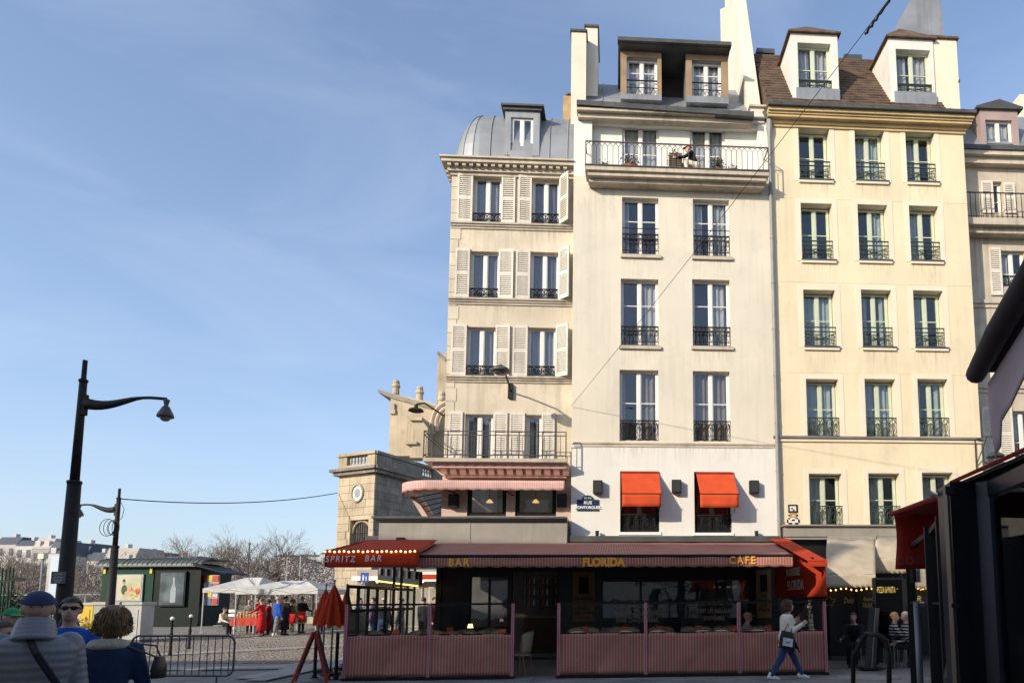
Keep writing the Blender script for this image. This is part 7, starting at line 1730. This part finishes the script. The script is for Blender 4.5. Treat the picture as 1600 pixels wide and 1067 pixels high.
# --- person on the top balcony
u = fu(1089, 262, -.3)[0]; M = FAC @ Matrix.Translation((u, -.28, zq+.03-.28)) @ Matrix.Rotation(-math.pi/2, 4, 'Z')
person(M, 'person in black with a red cap sitting on the top balcony', 1.6, .45, ((.9,.05,.6),(.8,.05,.7)), ((1.9,2.1),(1.8,2.0)), sit=True, top=c_dark, bottom=c_white, shoes=s_dark, hair=h_dark, hat=(c_red,1), vox=.025)
u0_ = u; st = thing('stool', FAC @ Matrix.Translation((u+.0,-.28,zq+.03)), 'low stool under the person on the top balcony', 'stool'); b = MB(); b.box(u-.14,u+.16,-.42,-.14,zq+.13,zq+.17); b.build('seat', m_lw, st, FAC)
for dx in (-.11,.13):
    for dy in (-.39,-.17): b = MB(); b.bar((u+dx,dy,zq+.032),(u+dx,dy,zq+.13),.014); b.build('leg', m_lw, st, FAC)
# --- market crowd
def crowd(px, Y, rz, label, dark=None, **k):
    x = at_y(px, 940, Y).x; return person(place(x, Y, ground_z(0,Y), rz), label, vox=.032, **k)
W1 = ((.25,.05),(-.15,.1))
t, q = crowd(347, 31.6, 1.5, 'seated stallholder in a cream jumper at the left of the tents', h=1.72, lean=.25, sit=True, legs=((1.5,1.5),(1.5,1.5)), arms=((.5,.1,.8),(.5,.1,.8)), top=c_cream, bottom=c_dark, shoes=s_dark, hair=h_dark)
x = at_y(347,940,31.6).x; gz = ground_z(0,31.6); st = thing('folding_chair', place(x,31.6,gz), 'folding chair under the seated stallholder in cream', 'chair'); b = MB(); b.box(x-.2,x+.2,31.4,31.8,gz+.44,gz+.47); b.build('seat', m_zinc, st)
b = MB(); b.bar((x-.25,31.42,gz),(x+.2,31.42,gz+.45),.014); b.bar((x+.25,31.42,gz),(x-.2,31.42,gz+.45),.014); b.build('leg', m_zinc, st); b = MB(); b.bar((x-.25,31.78,gz),(x+.2,31.78,gz+.45),.014); b.bar((x+.25,31.78,gz),(x-.22,31.78,gz+.8),.014); b.build('leg', m_zinc, st)
crowd(411, 30.7, -1.7, 'person in a long bright red robe at the red stall table', h=1.72, lean=.1, arms=((.7,.1,.5),(.6,.1,.6)), top=c_red, bottom=c_red, shoes=cloth('teal', (.03,.12,.13)), hair=h_brown, coat=1.01)
crowd(421, 31.9, -1.2, 'person in a dark red robe just behind the bright red robe', h=1.62, arms=((.4,.1,.5),(.4,.1,.6)), top=cloth('dark_red', (.22,.01,.015)), bottom=c_dark, shoes=s_dark, hair=h_dark, coat=1.01)
crowd(434, 30.6, 2.5, 'man in a royal blue jacket and grey trousers standing under the tent edge', h=1.78, legs=((.10,.02),(-.12,.05)), top=c_blue, bottom=c_grey, shoes=s_white, hair=h_grey, bulk=1.12)
crowd(446, 31.6, 2.8, 'person all in black right beside the blue jacketed man', h=1.80, top=c_dark, bottom=c_dark, shoes=s_dark, hair=h_dark, bulk=1.1, coat=1.01)
crowd(458, 31.8, 2.9, 'woman in an olive jacket carrying a red bag near the tent', h=1.66, legs=W1, top=c_olive, bottom=c_beige, shoes=s_white, hair=h_fair, hair_len=.03)
crowd(472.5, 33.2, 3.0, 'person in black with a red apron right of the tents', h=1.76, arms=((.4,.25,1.1),(.3,.25,1.0)), top=c_dark, bottom=c_dark, shoes=s_dark, hair=h_fair, bulk=1.08)
for px, Y, w_, hh, lab in ((458,31.55,.34,.42,'red bag hanging in front of the olive jacketed woman'),(472.5,32.9,.36,.5,'red bag held by the person in black right of the tents')):
    x = at_y(px,940,Y).x; z = ground_z(0,Y); t = thing('shopping_bag', place(x,Y,z+.55), lab, 'bag'); b = MB(); b.loft([((x,Y,z+.55),(w_*.5,0,0),(0,.09,0)),((x,Y,z+.55+hh*.5),(w_*.52,0,0),(0,.11,0)),((x,Y,z+.55+hh),(w_*.45,0,0),(0,.05,0))], 12); b.build('bag', c_red, t, smooth=True)
    b = MB(); b.tube([(x-.1,Y,z+.5+hh),(x-.06,Y,z+.75+hh),(x+.06,Y,z+.75+hh),(x+.1,Y,z+.5+hh)], .012, 5); b.build('strap', c_dark, t)
crowd(392, 33.6, .3, 'customer in grey bending behind the red stall table', h=1.66, lean=.35, top=c_grey, bottom=c_dark, shoes=s_dark, hair=h_grey)
crowd(403, 33.4, -.4, 'person in black with glasses facing us across the red stall table', h=1.75, top=c_dark, bottom=c_jean, shoes=s_dark, hair=h_dark)
crowd(426, 34.2, 1.8, 'person in a pale patterned scarf in the shade of the nearer tent', h=1.78, top=c_white, bottom=c_dark, shoes=s_dark, hair=h_dark)
crowd(441, 36.5, .2, 'white haired person at the back of the nearer tent', h=1.74, top=c_beige, bottom=c_dark, shoes=s_dark, hair=h_grey)
crowd(502, 33, .4, 'person in dark clothes walking left of the folded red parasols', h=1.74, legs=W1, top=cloth('charcoal_blue', (.04,.055,.08)), bottom=c_jean, shoes=s_dark, hair=h_dark)
crowd(449, 42, .3, 'small far pedestrian in white behind the tents', h=1.7, legs=W1, top=c_white, bottom=c_jean, shoes=s_dark, hair=h_dark)
# --- passers-by seen through the side screen
for px, Y, rz, kw, lab in ((562,23.5,1.4,dict(top=cloth('teal_blue', (.05,.18,.25)), bottom=c_dark),'passer-by in a teal jacket, leftmost through the side screen'),
        (584,25,-1.3,dict(top=cloth('plum', (.09,.04,.12)), bottom=c_jean),'passer-by in plum seen through the second pane of the side screen'),
        (600,23,3.0,dict(top=c_dark, bottom=c_jean, hat=(c_cream,0)),'person in black with a cream woolly hat seen through the side screen'),
        (627,24.5,-1.6,dict(top=cloth('slate', (.10,.11,.13)), bottom=c_grey, legs=W1),'person in black and grey striding past behind the side screen'),
        (662,24,2.8,dict(top=c_dark, bottom=c_dark),'person all in dark clothes close to the corner house behind the screen'),
        (679,25.2,1.2,dict(top=cloth('wine', (.16,.02,.03)), bottom=c_dark),'person in wine red at the inner end of the side screen')):
    crowd(px, Y, rz, lab, h=1.74, shoes=s_dark, hair=h_dark, **kw)
# ================================================================== Italian restaurant under the yellow house
def cu(px, py, v): return fu(px, py, v)
RI = thing('restaurant_front', fm(uC0, 0, 0), 'dark pizzeria front with gold lettering under cream awnings', 'shopfront')
b = MB(); b.box(uC0+.1, uC1+.4, -.02, .05, 0, zFC-.05); b.build('wall', m_black, RI, FAC)
m_dk = glass_mat('smoked_glass', (.25,.25,.27), 1.35, wav=0); m_goldl = mat('gold_leaf_lettering', (.55,.42,.12), .4, .05, 4)
vP = -1.6
for k, (x0, x1) in enumerate(((1296,1338),(1340,1372),(1374,1410),(1412,1450),(1452,1500))):
    a, c = cu(x0,950,vP)[0], cu(x1,950,vP)[0]; b = MB(); b.box(a, c, vP, vP+.03, .12, 2.15); po = b.build('panel', m_black, RI, FAC)
    b = MB(); b.box(a-.03, a, vP-.02, vP+.05, .0, 2.3); b.build('post', m_blackmatt, RI, FAC)
for s, px, py, sz, sh in (('Dolci', 1326, 938, .21, .35), ('Ristorante', 1357, 935.5, .15, .3), ('ITALIANO', 1357, 945.5, .19, 0), ('R', 1436, 935, .2, .2)):
    u, z = cu(px, py, vP-.03); text('lettering', s, sz, m_goldl, RI, face_m(u, vP-.012, z), .002, .002, .95, sh, xs={'Dolci': .62, 'Ristorante': .46, 'ITALIANO': .36}.get(s, 1.0))
u, z = cu(1296, 939, vP-.03); b = MB(); b.tube([(u+.14*math.cos(a)*(1+.3*math.sin(5*a)), vP-.01, z+.10*math.sin(a)*(1+.3*math.sin(5*a))) for a in np.linspace(0,6.28,40)], .007, 4, caps=False); b.build('emblem', m_goldl, RI, FAC)
m_creamaw = cloth_mat('cream_awning_canvas', (.62,.53,.40), .25)
def aw(px0, px1, ytop, yfold, ybot, v0, v1, label, nm=None):
    a0, a1 = cu(px0, ytop, v0), cu(px1, ytop, v0); f0, f1 = cu(px0-3, yfold, v1), cu(px1, yfold, v1); zb_ = cu((px0+px1)/2, ybot, v1)[1]; z0 = cu((px0+px1)/2, ytop, v0)[1]; zf = cu((px0+px1)/2, yfold, v1)[1]
    t = thing('cream_awning', fm(a0[0], z0, v0), label, 'awning'); 
    c = MB(); c.sheet(lambda i, j: (a0[0]+(f0[0]-a0[0])*j+((a1[0]-a0[0])+((f1[0]-f0[0])-(a1[0]-a0[0]))*j)*i, v0+(v1-v0)*j, z0+(zf-z0)*j+.20*math.sin(math.pi*j)*(1-.35*i)+.05*noise(i*3,j*3)), 14, 10, (0,0,-.008)); c.build('canopy', m_creamaw, t, FAC, smooth=True)
    w = f1[0]-f0[0]; c = MB(); c.sheet(lambda i, j: (f0[0]+w*i, v1+.025*noise(i*4,j*2), zf-(zf-zb_)*j-(.03*abs(math.sin(i*w*math.pi/.14)) if j > .9 else 0)), max(30,int(w*60)), 4, (0,.006,0)); c.build('valance', m_creamaw, t, FAC, smooth=True)
    c = MB(); c.sheet(lambda i, j: (f0[0]+(a0[0]-f0[0])*i, v1+(v0-v1)*i, zf+(z0-zf)*i-(zf-zb_)*j*.9*(1-.2*i)), 6, 3, (.006,0,0)); c.build('side_valance', m_creamaw, t, FAC, smooth=True)
    c = MB(); c.box(a0[0], a1[0], v0-.05, v0+.15, z0-.06, z0+.08); c.build('cassette', m_fascia, t, FAC); return t
aw(1293,1368,842,896,916,-.3,-2.7,'cream awning lit by the sun next to the red curtain'); aw(1370,1424,843,872,894,-.3,-1.5,'shorter cream awning half hidden by the dark red end panel'); aw(1428,1520,842,896,917,-.3,-2.7,'cream awning seen through the glass of the black framed screens')
t = thing('string_lights', fm(cu(1290,920,-2.5)[0], 2.0, -2.5), 'string of small orange lights under the cream awnings', 'string lights'); b = MB(); up = [(cu(1290+8*k, 919+1.5*math.sin(k*1.3), -2.5)) for k in range(27)]; b.tube([(u, -2.5, z) for u, z in up], .006, 4); b.build('cable', m_iron, t, FAC)
m_or = glow_mat('orange_bulb', (1,.42,.1), 3.0)
for u, z in up: b = MB(); b.ball((u,-2.5,z-.025), .022, n=6, m=5); b.build('bulb', m_or, t, FAC)
# glass wind screen with PIZZA & PASTA
a, c = cu(1369,950,-3.0)[0], cu(1407,950,-2.7)[0]; z1 = cu(1388,904,-2.9)[1]; t = thing('wind_screen', fm(a,0,-2.9), 'dark glass wind screen lettered PIZZA & PASTA', 'glass screen')
b = MB(); b.box(a, c, -2.91, -2.89, .1, z1); b.build('glass_pane', m_dk, t, FAC)
for u in (a, c): b = MB(); b.box(u-.03,u+.03,-2.94,-2.86,0,z1+.02); b.build('post', m_blackmatt, t, FAC)
b = MB(); b.box(a,c,-2.93,-2.87,z1-.02,z1+.03); b.build('rail', m_blackmatt, t, FAC); b = MB(); b.box(a,c,-2.93,-2.87,.05,.6); b.build('kick_panel', m_black, t, FAC)
u, z = cu(1385.5, 921.5, -2.95); text('lettering', 'PIZZA & PASTA', .22, m_goldl, t, face_m(u, -2.925, z), .002, .001, 1.0, xs=.31)
# leaning menu stand
p0, p1 = on_ground(1351,1046), on_ground(1363,1044); t = thing('menu_stand', place(p0.x,p0.y,0), 'tall dark slab-like menu stand leaning to the right', 'menu stand'); H = at_y(1370,950,p0.y).z; b = MB(); dx = .20
b.prism([(p0.x,p0.y,.03),(p0.x+.17,p0.y,.03),(p0.x+.17+dx*.7,p0.y,H),(p0.x+dx*.8,p0.y,H)], (.22,.40,0)); b.build('slab', mat('graphite_panel', (.035,.035,.034), .5, .15, 3), t)
b = MB(); b.prism([(p0.x+.155,p0.y-.012,.05),(p0.x+.17,p0.y-.012,.05),(p0.x+.17+dx*.7,p0.y-.012,H),(p0.x+.155+dx*.7,p0.y-.012,H)], (0,.01,0)); b.build('edge_strip', m_steel, t); b = MB(); b.box(p0.x-.04,p0.x+.45,p0.y-.04,p0.y+.46,.004,.03); b.build('foot', m_blackmatt, t)
# diners
def diner(px, v, rz, label, **k):
    M = FAC @ Matrix.Translation((cu(px,960,v)[0], v, 0)) @ Matrix.Rotation(rz,4,'Z'); return person(M, label, sit=True, legs=((1.5,1.5),(1.45,1.5)), shoes=s_dark, bottom=c_dark, vox=.022, **k)
c_strip = stripe_mat('black_white_stripe', [(0,(.02,.02,.02)),(.55,(.55,.55,.55))], .07, 2)
diner(1336,-2.9,-.6,'seated diner in dark clothes left of the leaning menu stand', h=1.7, lean=.3, arms=((.6,.1,.8),(.6,.1,.8)), top=c_dark, hair=h_brown)
diner(1393,-3.3,1.3,'seated diner in a striped top right of the leaning menu stand', h=1.68, lean=.1, arms=((.6,.1,.8),(.6,.1,.8)), top=c_strip, hair=h_fair)
diner(1417,-3.5,-1.6,'seated diner with striped sleeves beside the grey screen post', h=1.7, lean=.05, arms=((.4,.1,.8),(.4,.1,.8)), top=c_strip, hair=h_grey)
for px, v, lab in ((1336,-2.9,'dark chair under the diner left of the menu stand'),(1393,-3.3,'dark chair under the striped diner by the menu stand'),(1417,-3.5,'dark chair under the diner beside the grey post')):
    u = cu(px,960,v)[0]; t = thing('dining_chair', fm(u,0,v), lab, 'chair'); b = MB(); b.box(u-.2,u+.2,v-.2,v+.2,.43,.46); b.build('seat', m_blackmatt, t, FAC)
    for dx in (-.17,.17):
        for dy in (-.17,.17): b = MB(); b.bar((u+dx,v+dy,0.003),(u+dx,v+dy,.43),.014); b.build('leg', m_steel, t, FAC)
u = cu(1404,960,-3.5)[0]; t = thing('dining_table', fm(u,0,-3.5), 'small dark table between the two striped diners', 'table'); b = MB(); b.box(u-.3,u+.3,-3.8,-3.2,.72,.75); b.build('tabletop', m_blackmatt, t, FAC)
for dx in (-.26,.26):
    for dy in (-.26,.26): b = MB(); b.bar((u+dx,-3.5+dy,.003),(u+dx,-3.5+dy,.72),.015); b.build('leg', m_steel, t, FAC)
# street lantern on its bracket at the yellow house corner
u, z = fu(1530, 690, -.2); t = thing('wall_lantern', fm(uC1, z, 0), 'old glass street lantern hanging from a scrolled bracket at the yellow house corner', 'street lamp')
b = MB(); ub = fu(1524,700,-.05)[0]; z0, z1 = fu(1524,732,-.05)[1], fu(1524,686,-.05)[1]; ue = fu(1556,690,-.5)[0]
b.tube([(ub,-.05,z0),(ub,-.05,z1)],.022,6); b.tube([(ub,-.05,z1),(ue-.1,-.45,z1),(ue+.12,-.5,z1-.0)],.022,6); b.tube([(ub,-.05,z0+.1),(ue-.2,-.4,z1)],.016,6)
b.tube([(ue+.18*math.cos(a)*(1-a/16),-.5,z1+.02+.2*math.sin(a)*(1-a/16)) for a in np.linspace(0,11,30)],.014,5,caps=False); b.build('bracket', m_irongreen, t, FAC)
uc2, zc2 = fu(1556, 722, -.5); b = MB(); b.bar((uc2,-.5,zc2+.3),(uc2,-.5,z1),.014); b.lathe([(.04,.34),(.10,.30),(.26,.20),(.28,.16)],(uc2,-.5,zc2),6); b.lathe([(.14,-.30),(.16,-.27)],(uc2,-.5,zc2),6)
for k in range(6): a = k*math.pi/3; b.bar((uc2+.26*math.cos(a),-.5+.26*math.sin(a),zc2+.17),(uc2+.15*math.cos(a),-.5+.15*math.sin(a),zc2-.28),.012)
b.build('frame', m_irongreen, t, FAC); b = MB(); b.lathe([(.145,-.27),(.25,.16)],(uc2,-.5,zc2),6); b.build('glass', glass_mat('milky_glass', (.6,.6,.55), 1.6, .3), t, FAC)
# ================================================================== glazed black terrace in the right foreground
S1, S2, S3, S4 = Vector((3.22,8.6,0)), Vector((2.69,6.6,0)), Vector((2.34,5.5,0)), Vector((1.76,4.0,0)); HT = 2.28
t = thing('glass_terrace', place(2.5, 6, 0), 'black framed glass terrace enclosure in the right foreground', 'glass enclosure')
def post(p, w, h, m=m_blackmatt, d=None, nm='post'):
    b = MB(); d = (S4-S1).normalized() if d is None else d; s = Vector((-d.y,d.x,0)); b.obox((p.x,p.y,h/2), s*w/2, d*w/2, (0,0,h/2-.002)); return b.build(nm, m, t)
post(S1,.10,HT); post(S2,.12,HT+.03); post(S3,.10,HT)
d = (S4-S1).normalized(); s = Vector((-d.y,d.x,0)); s = s if s.x > 0 else -s
for p, q in ((S1,S2),(S2,S3),(S3,S4)):
    for z, hh in ((HT-.03,.025),(.12,.1),(1.56,.012)): 
        b = MB(); c = (p+q)/2; b.obox((c.x,c.y,z), s*.025, (q-p)/2, (0,0,hh)); b.build('rail', m_blackmatt, t)
    b = MB(); c = (p+q)/2; b.obox((c.x,c.y,(HT+.2)/2), s*.006, (q-p)*.48, (0,0,HT/2-.15)); b.build('glass_pane', m_clear, t)
m_navyp = mat('blue_black_lacquer', (.010,.013,.022), .35, .2, 2, spec=.5)
b = MB(); e = Vector((.165,.02,0)); b.prism([S4, S4+e, S4+e+Vector((.055,-.08,0)), S4+e+Vector((.14,.3,0)), S4+Vector((.05,.3,0))], (0,0,HT+.02)); b.build('corner_post', m_navyp, t)
b = MB(); b.obox((S4.x-.012,S4.y+.03,(HT)/2), (.008,.002,0), (-.004,.02,0), (0,0,HT/2-.01)); b.build('edge_strip', mat('bronze_strip', (.20,.15,.11), .35, .15, 4, metal=.6), t)
Q0, Q1 = S4+e+Vector((.05,-.10,0)), Vector((1.80,2.6,0)); dq = (Q1-Q0)
for z, hh in ((HT-.04,.045),(.2,.15)): b = MB(); c = (Q0+Q1)/2; b.obox((c.x,c.y,z), (.03,0,0), dq/2, (0,0,hh)); b.build('rail', m_navyp, t)
b = MB(); c = (Q0+Q1)/2; b.obox((c.x,c.y,HT/2), (.006,0,0), dq*.49, (0,0,HT/2-.1)); b.build('glass_pane', glass_mat('reflecting_glass', (.35,.36,.38), 3.0, wav=0), t)
for f in (.02,): b = MB(); c = Q0.lerp(Q1,f); b.box(c.x-.02,c.x+.02,c.y-.02,c.y+.02,.003,HT); b.build('mullion', m_navyp, t)
b = MB(); b.tube([(1.80,2.4,HT+.06),(1.88,4.25,HT+.06),(4.5,4.9,HT+.06)], .013, 8); b.build('roof_edge', m_darkred, t)
b = MB(); b.prism([(1.83,2.4,HT+.03),(1.90,4.2,HT+.03),(4.5,4.85,HT+.03),(4.5,2.4,HT+.03)], (0,0,.02)); b.build('roof', m_blackmatt, t)
# inside: dim back wall so the glass has something behind it
b = MB(); b.box(4.6,4.7,2,9,0,2.4); b.build('inner_wall', m_room, t)
b = MB(); pS = [S2+s*.06+Vector((0,-.3,0)), S4+s*.12+Vector((0,.35,0))]; c = (pS[0]+pS[1])/2; b.obox((c.x+.06,c.y,1.08), s*.13, (pS[1]-pS[0])/2, (0,0,.025)); b.build('counter', mat('worn_steel_counter', (.30,.27,.24), .3, .2, 3, metal=.7), t)
for f in (.15,.85): b = MB(); c = pS[0].lerp(pS[1],f); b.bar((c.x+.08,c.y,.003),(c.x+.08,c.y,1.06),.025,8); b.build('counter_leg', m_steel, t)
b = MB(); c = (S2+S3)/2; b.tube([S2+Vector((.05,0,HT-.12)), (c.x+.15,c.y-.2,HT+.14), S4+Vector((-.0,.3,HT-.0))], .018, 6); b.build('stay', m_steel, t)
b = MB(); b.obox((S1.x+.02,S1.y-.1,1.95), (.05,0,0), (0,.05,0), (0,0,.14)); b.build('hinge_block', m_blackmatt, t)
# steel framed glass panel in front
p = at_y(1432, 940, 7.2); q = at_y(1496, 940, 7.0); t = thing('low_glass_screen', place(p.x,7.2,0), 'low glass panel with a round grey steel post before the black screens', 'glass screen')
b = MB(); b.tube([(p.x,7.2,.003),(p.x,7.2,p.z)],.034,12); b.build('post', mat('satin_grey_post', (.17,.17,.17), .4, .1, 3, metal=.4), t, smooth=True)
b = MB(); b.bar((p.x,7.2,p.z-.01),(q.x,7.0,p.z-.01),.012,6); b.build('rail', m_steel, t); b = MB(); b.prism([(p.x+.05,7.19,.2),(q.x,6.99,.2),(q.x,6.99,p.z-.03),(p.x+.05,7.19,p.z-.03)],(0,.012,0)); b.build('glass_pane', m_clear, t); b = MB(); b.bar((q.x,7.0,.003),(q.x,7.0,p.z),.014,8); b.build('post', m_steel, t, smooth=True)
# hoop
Yh = 9.2; a = at_y(1370, 992, Yh); c = at_y(1387, 1010, Yh); t = thing('bike_hoop', place(c.x,Yh,0), 'black curved steel hoop standing before the pizzeria', 'hoop'); b = MB()
b.tube([(a.x-.22,Yh+.5,.003),(a.x-.2,Yh+.45,.8),(a.x-.08,Yh+.2,a.z+.01),(a.x+.03,Yh,a.z),(c.x-.03,Yh-.03,a.z-.07),(c.x+.0,Yh-.05,c.z-.1),(c.x-.06,Yh-.1,.003)],.034,10); b.build('tube', m_iron, t, smooth=True); b = MB(); b.lathe([(.07,.003),(.07,.02),(.04,.03)],(c.x-.06,Yh-.1,0),12); b.build('base_plate', m_iron, t)
# dark red awning over the black screens
A0, A1 = at_y(1393,803,8.2), at_y(1500,765,5.4); t = thing('dark_red_awning', place(A0.x,8.2,A0.z), 'dark red awning with a hanging end panel above the black framed screens', 'awning')
b = MB(); rise = .0
b.sheet(lambda i, j: (A0.x+(A1.x-A0.x)*j+2.2*i, 8.2+(A1.y-8.2)*j+.5*i, A0.z+(A1.z-A0.z)*j+rise*i-.02*math.sin(math.pi*j)), 8, 8, (0,0,-.01)); b.build('canopy', m_darkred, t, smooth=True)
zb_ = at_y(1400, 889, 8.2).z; b = MB(); b.sheet(lambda i, j: (A0.x+.04+1.3*i+.02*math.sin(j*4+i*3), 8.22+.25*i, A0.z+.0-.08*(1-i)*0-(A0.z-zb_)*j+ (.02*i)), 14, 6, (0,.008,0)); b.build('end_panel', cloth_mat('brick_red_canvas', (.50,.055,.04), .25), t, smooth=True)
b = MB(); b.tube([A0, A1], .03, 8); b.build('front_bar', m_darkred, t)
text('lettering', 'CO', .14, mat('faded_lettering', (.30,.10,.09), .7, .05, 4), t, Matrix.Translation((A0.x+.14, 8.19, zb_+.10)) @ Matrix.Rotation(math.pi/2,4,'X'), .001)
# near awning, top right
B0, B1 = at_y(1523,588,3.1), at_y(1612,428,2.12); t = thing('near_awning', place(B0.x,3.1,B0.z), 'closed dark awning bar with a mauve valance at the upper right edge', 'awning'); d = (B1-B0).normalized(); B2 = B1+d*.9
m_plum = mat('dark_plum_canvas', (.045,.028,.028), .8, .2, 4); m_mauve = cloth_mat('mauve_canvas', (.74,.55,.54), .3)
b = MB(); b.tube([B0+d*.0, B0+d*.03, B0.lerp(B1,.5)+Vector((0,0,.012)), B1, B2], [.03,.045,.048,.044,.044], 12); b.build('roller', m_plum, t, smooth=True)
b = MB(); b.sheet(lambda i, j: tuple(B0.lerp(B2, .02+.96*i)+Vector((.05+.035*math.sin(i*9+j)*j, .03*j, -.05-.23*j*(1-.10*math.sin(i*14))-(.10*j if i < .06 else 0)))), 40, 6, (.006,0,0)); b.build('valance', m_mauve, t, smooth=True)
b = MB(); b.sheet(lambda i, j: tuple(B0.lerp(B2, i)+Vector((.04+1.6*j, .1*j, .03-.02*j))), 6, 6, (0,0,-.01)); b.build('canopy', m_plum, t)
b = MB(); b.tube([B0.lerp(B2,.55)+Vector((.05,0,-.02)), B0.lerp(B2,.6)+Vector((1.3,.1,.2))], .025, 6); b.build('folding_arm', m_blackmatt, t)
# ================================================================== folded parasols, A-board, stacked chairs on the left of the terrace
def parasol(px0, px1, ytop, ybot, Y, label):
    c = at_y((px0+px1)/2, 950, Y).x; z1, z0 = at_y(520,ytop,Y).z, at_y(520,ybot,Y).z; w = (px1-px0)/CAM_F*Y/2; t = thing('folded_parasol', place(c,Y,0), label, 'parasol', 'folded red parasols'); b = MB(); nf = 9; vs = []; n = 54
    prof = [(0,.02),(.1,.16),(.3,.42),(.6,.75),(.85,.97),(1,1.0)]
    for f, r_ in prof:
        for k in range(n): a = 2*math.pi*k/n; fold = 1+.20*math.cos(nf*a+.8*math.sin(3*a))*min(1,f*3); dz = -.05*math.cos(nf*a)*(f > .95); vs.append((c+w*r_*fold*math.cos(a)+.05*(1-f)*0, Y+w*r_*fold*math.sin(a)*.9, z1-(z1-z0)*f+dz))
    b.add(vs, [(i*n+k,i*n+(k+1)%n,(i+1)*n+(k+1)%n,(i+1)*n+k) for i in range(len(prof)-1) for k in range(n)]); b.build('canopy', m_red, t, smooth=True)
    b = MB(); b.tube([(c,Y,.05),(c,Y,z1+.05)],.022,8); b.build('pole', m_steel, t, smooth=True); b = MB(); b.lathe([(.22,.003),(.22,.05),(.05,.08)],(c,Y,0),16); b.build('base', m_iron, t); b = MB(); b.ball((c,Y,z1+.06),.03); b.build('finial', m_steel, t)
parasol(502,540,911,977,15.2,'folded red parasol, tallest and nearest of the three'); parasol(494,522,917,974,15.9,'folded red parasol, left and partly hidden by the tallest'); parasol(533,549,917,960,16.6,'folded red parasol, right of the tallest and touching the black screen')
apx = at_y(499,985,14.0); Yb = 13.85; MA = place(apx.x, Yb, 0, R(21)); t = thing('a_board', MA, 'empty red wooden A-frame board standing left of the terrace', 'A-board'); m_rw = mat('red_painted_wood', (.33,.035,.02), .55, .15, 4)
for nm, dx in (('front_frame',-1),('back_frame',1)):
    b = MB()
    for dy in (-.26,.26): b.tube([(dx*(.36 if dx < 0 else .27),dy,.003),(dx*.02,dy,1.02)], .028, 4)
    for z in (.16,.98): x = dx*(.33-.31*z/1.02); b.tube([(x,-.26,z),(x,.26,z)],.024,4)
    b.build(nm, m_rw, t, MA)
    b = MB(); x0, x1 = dx*(.33-.31*.2/1.02), dx*(.33-.31*.95/1.02); b.sheet(lambda i, j: (x0+(x1-x0)*j, -.25+.5*i, .2+.75*j), 1, 1, (.008*dx*-1,0,0)); b.build('chalk_panel', mat('slate_panel', (.05,.045,.04), .7, .2, 4), t, MA)
for k in range(4):
    M = place(-6.95+.02*k, 15.5, .14*k, .3); c = copy_tree(pc2, None, M); c['label'] = 'olive bistro chair in the stack by the parasols, %s' % ('at the bottom','second from the bottom','third from the bottom','on top')[k]; c['group'] = 'stacked chairs by the parasols'
for x, y, lab in ((-7.35,14.6,'black iron post between the A-board and the parasols'),(-6.75,14.3,'black iron post close to the terrace corner')):
    t = thing('short_post', place(x,y,0), lab, 'post'); b = MB(); b.lathe([(.05,.003),(.05,.06),(.035,.08),(.035,.95),(.02,.98)],(x,y,0),10); b.build('shaft', m_iron, t); b = MB(); b.lathe([(.09,.002),(.09,.015)],(x,y,0),12); b.build('base_plate', m_iron, t)
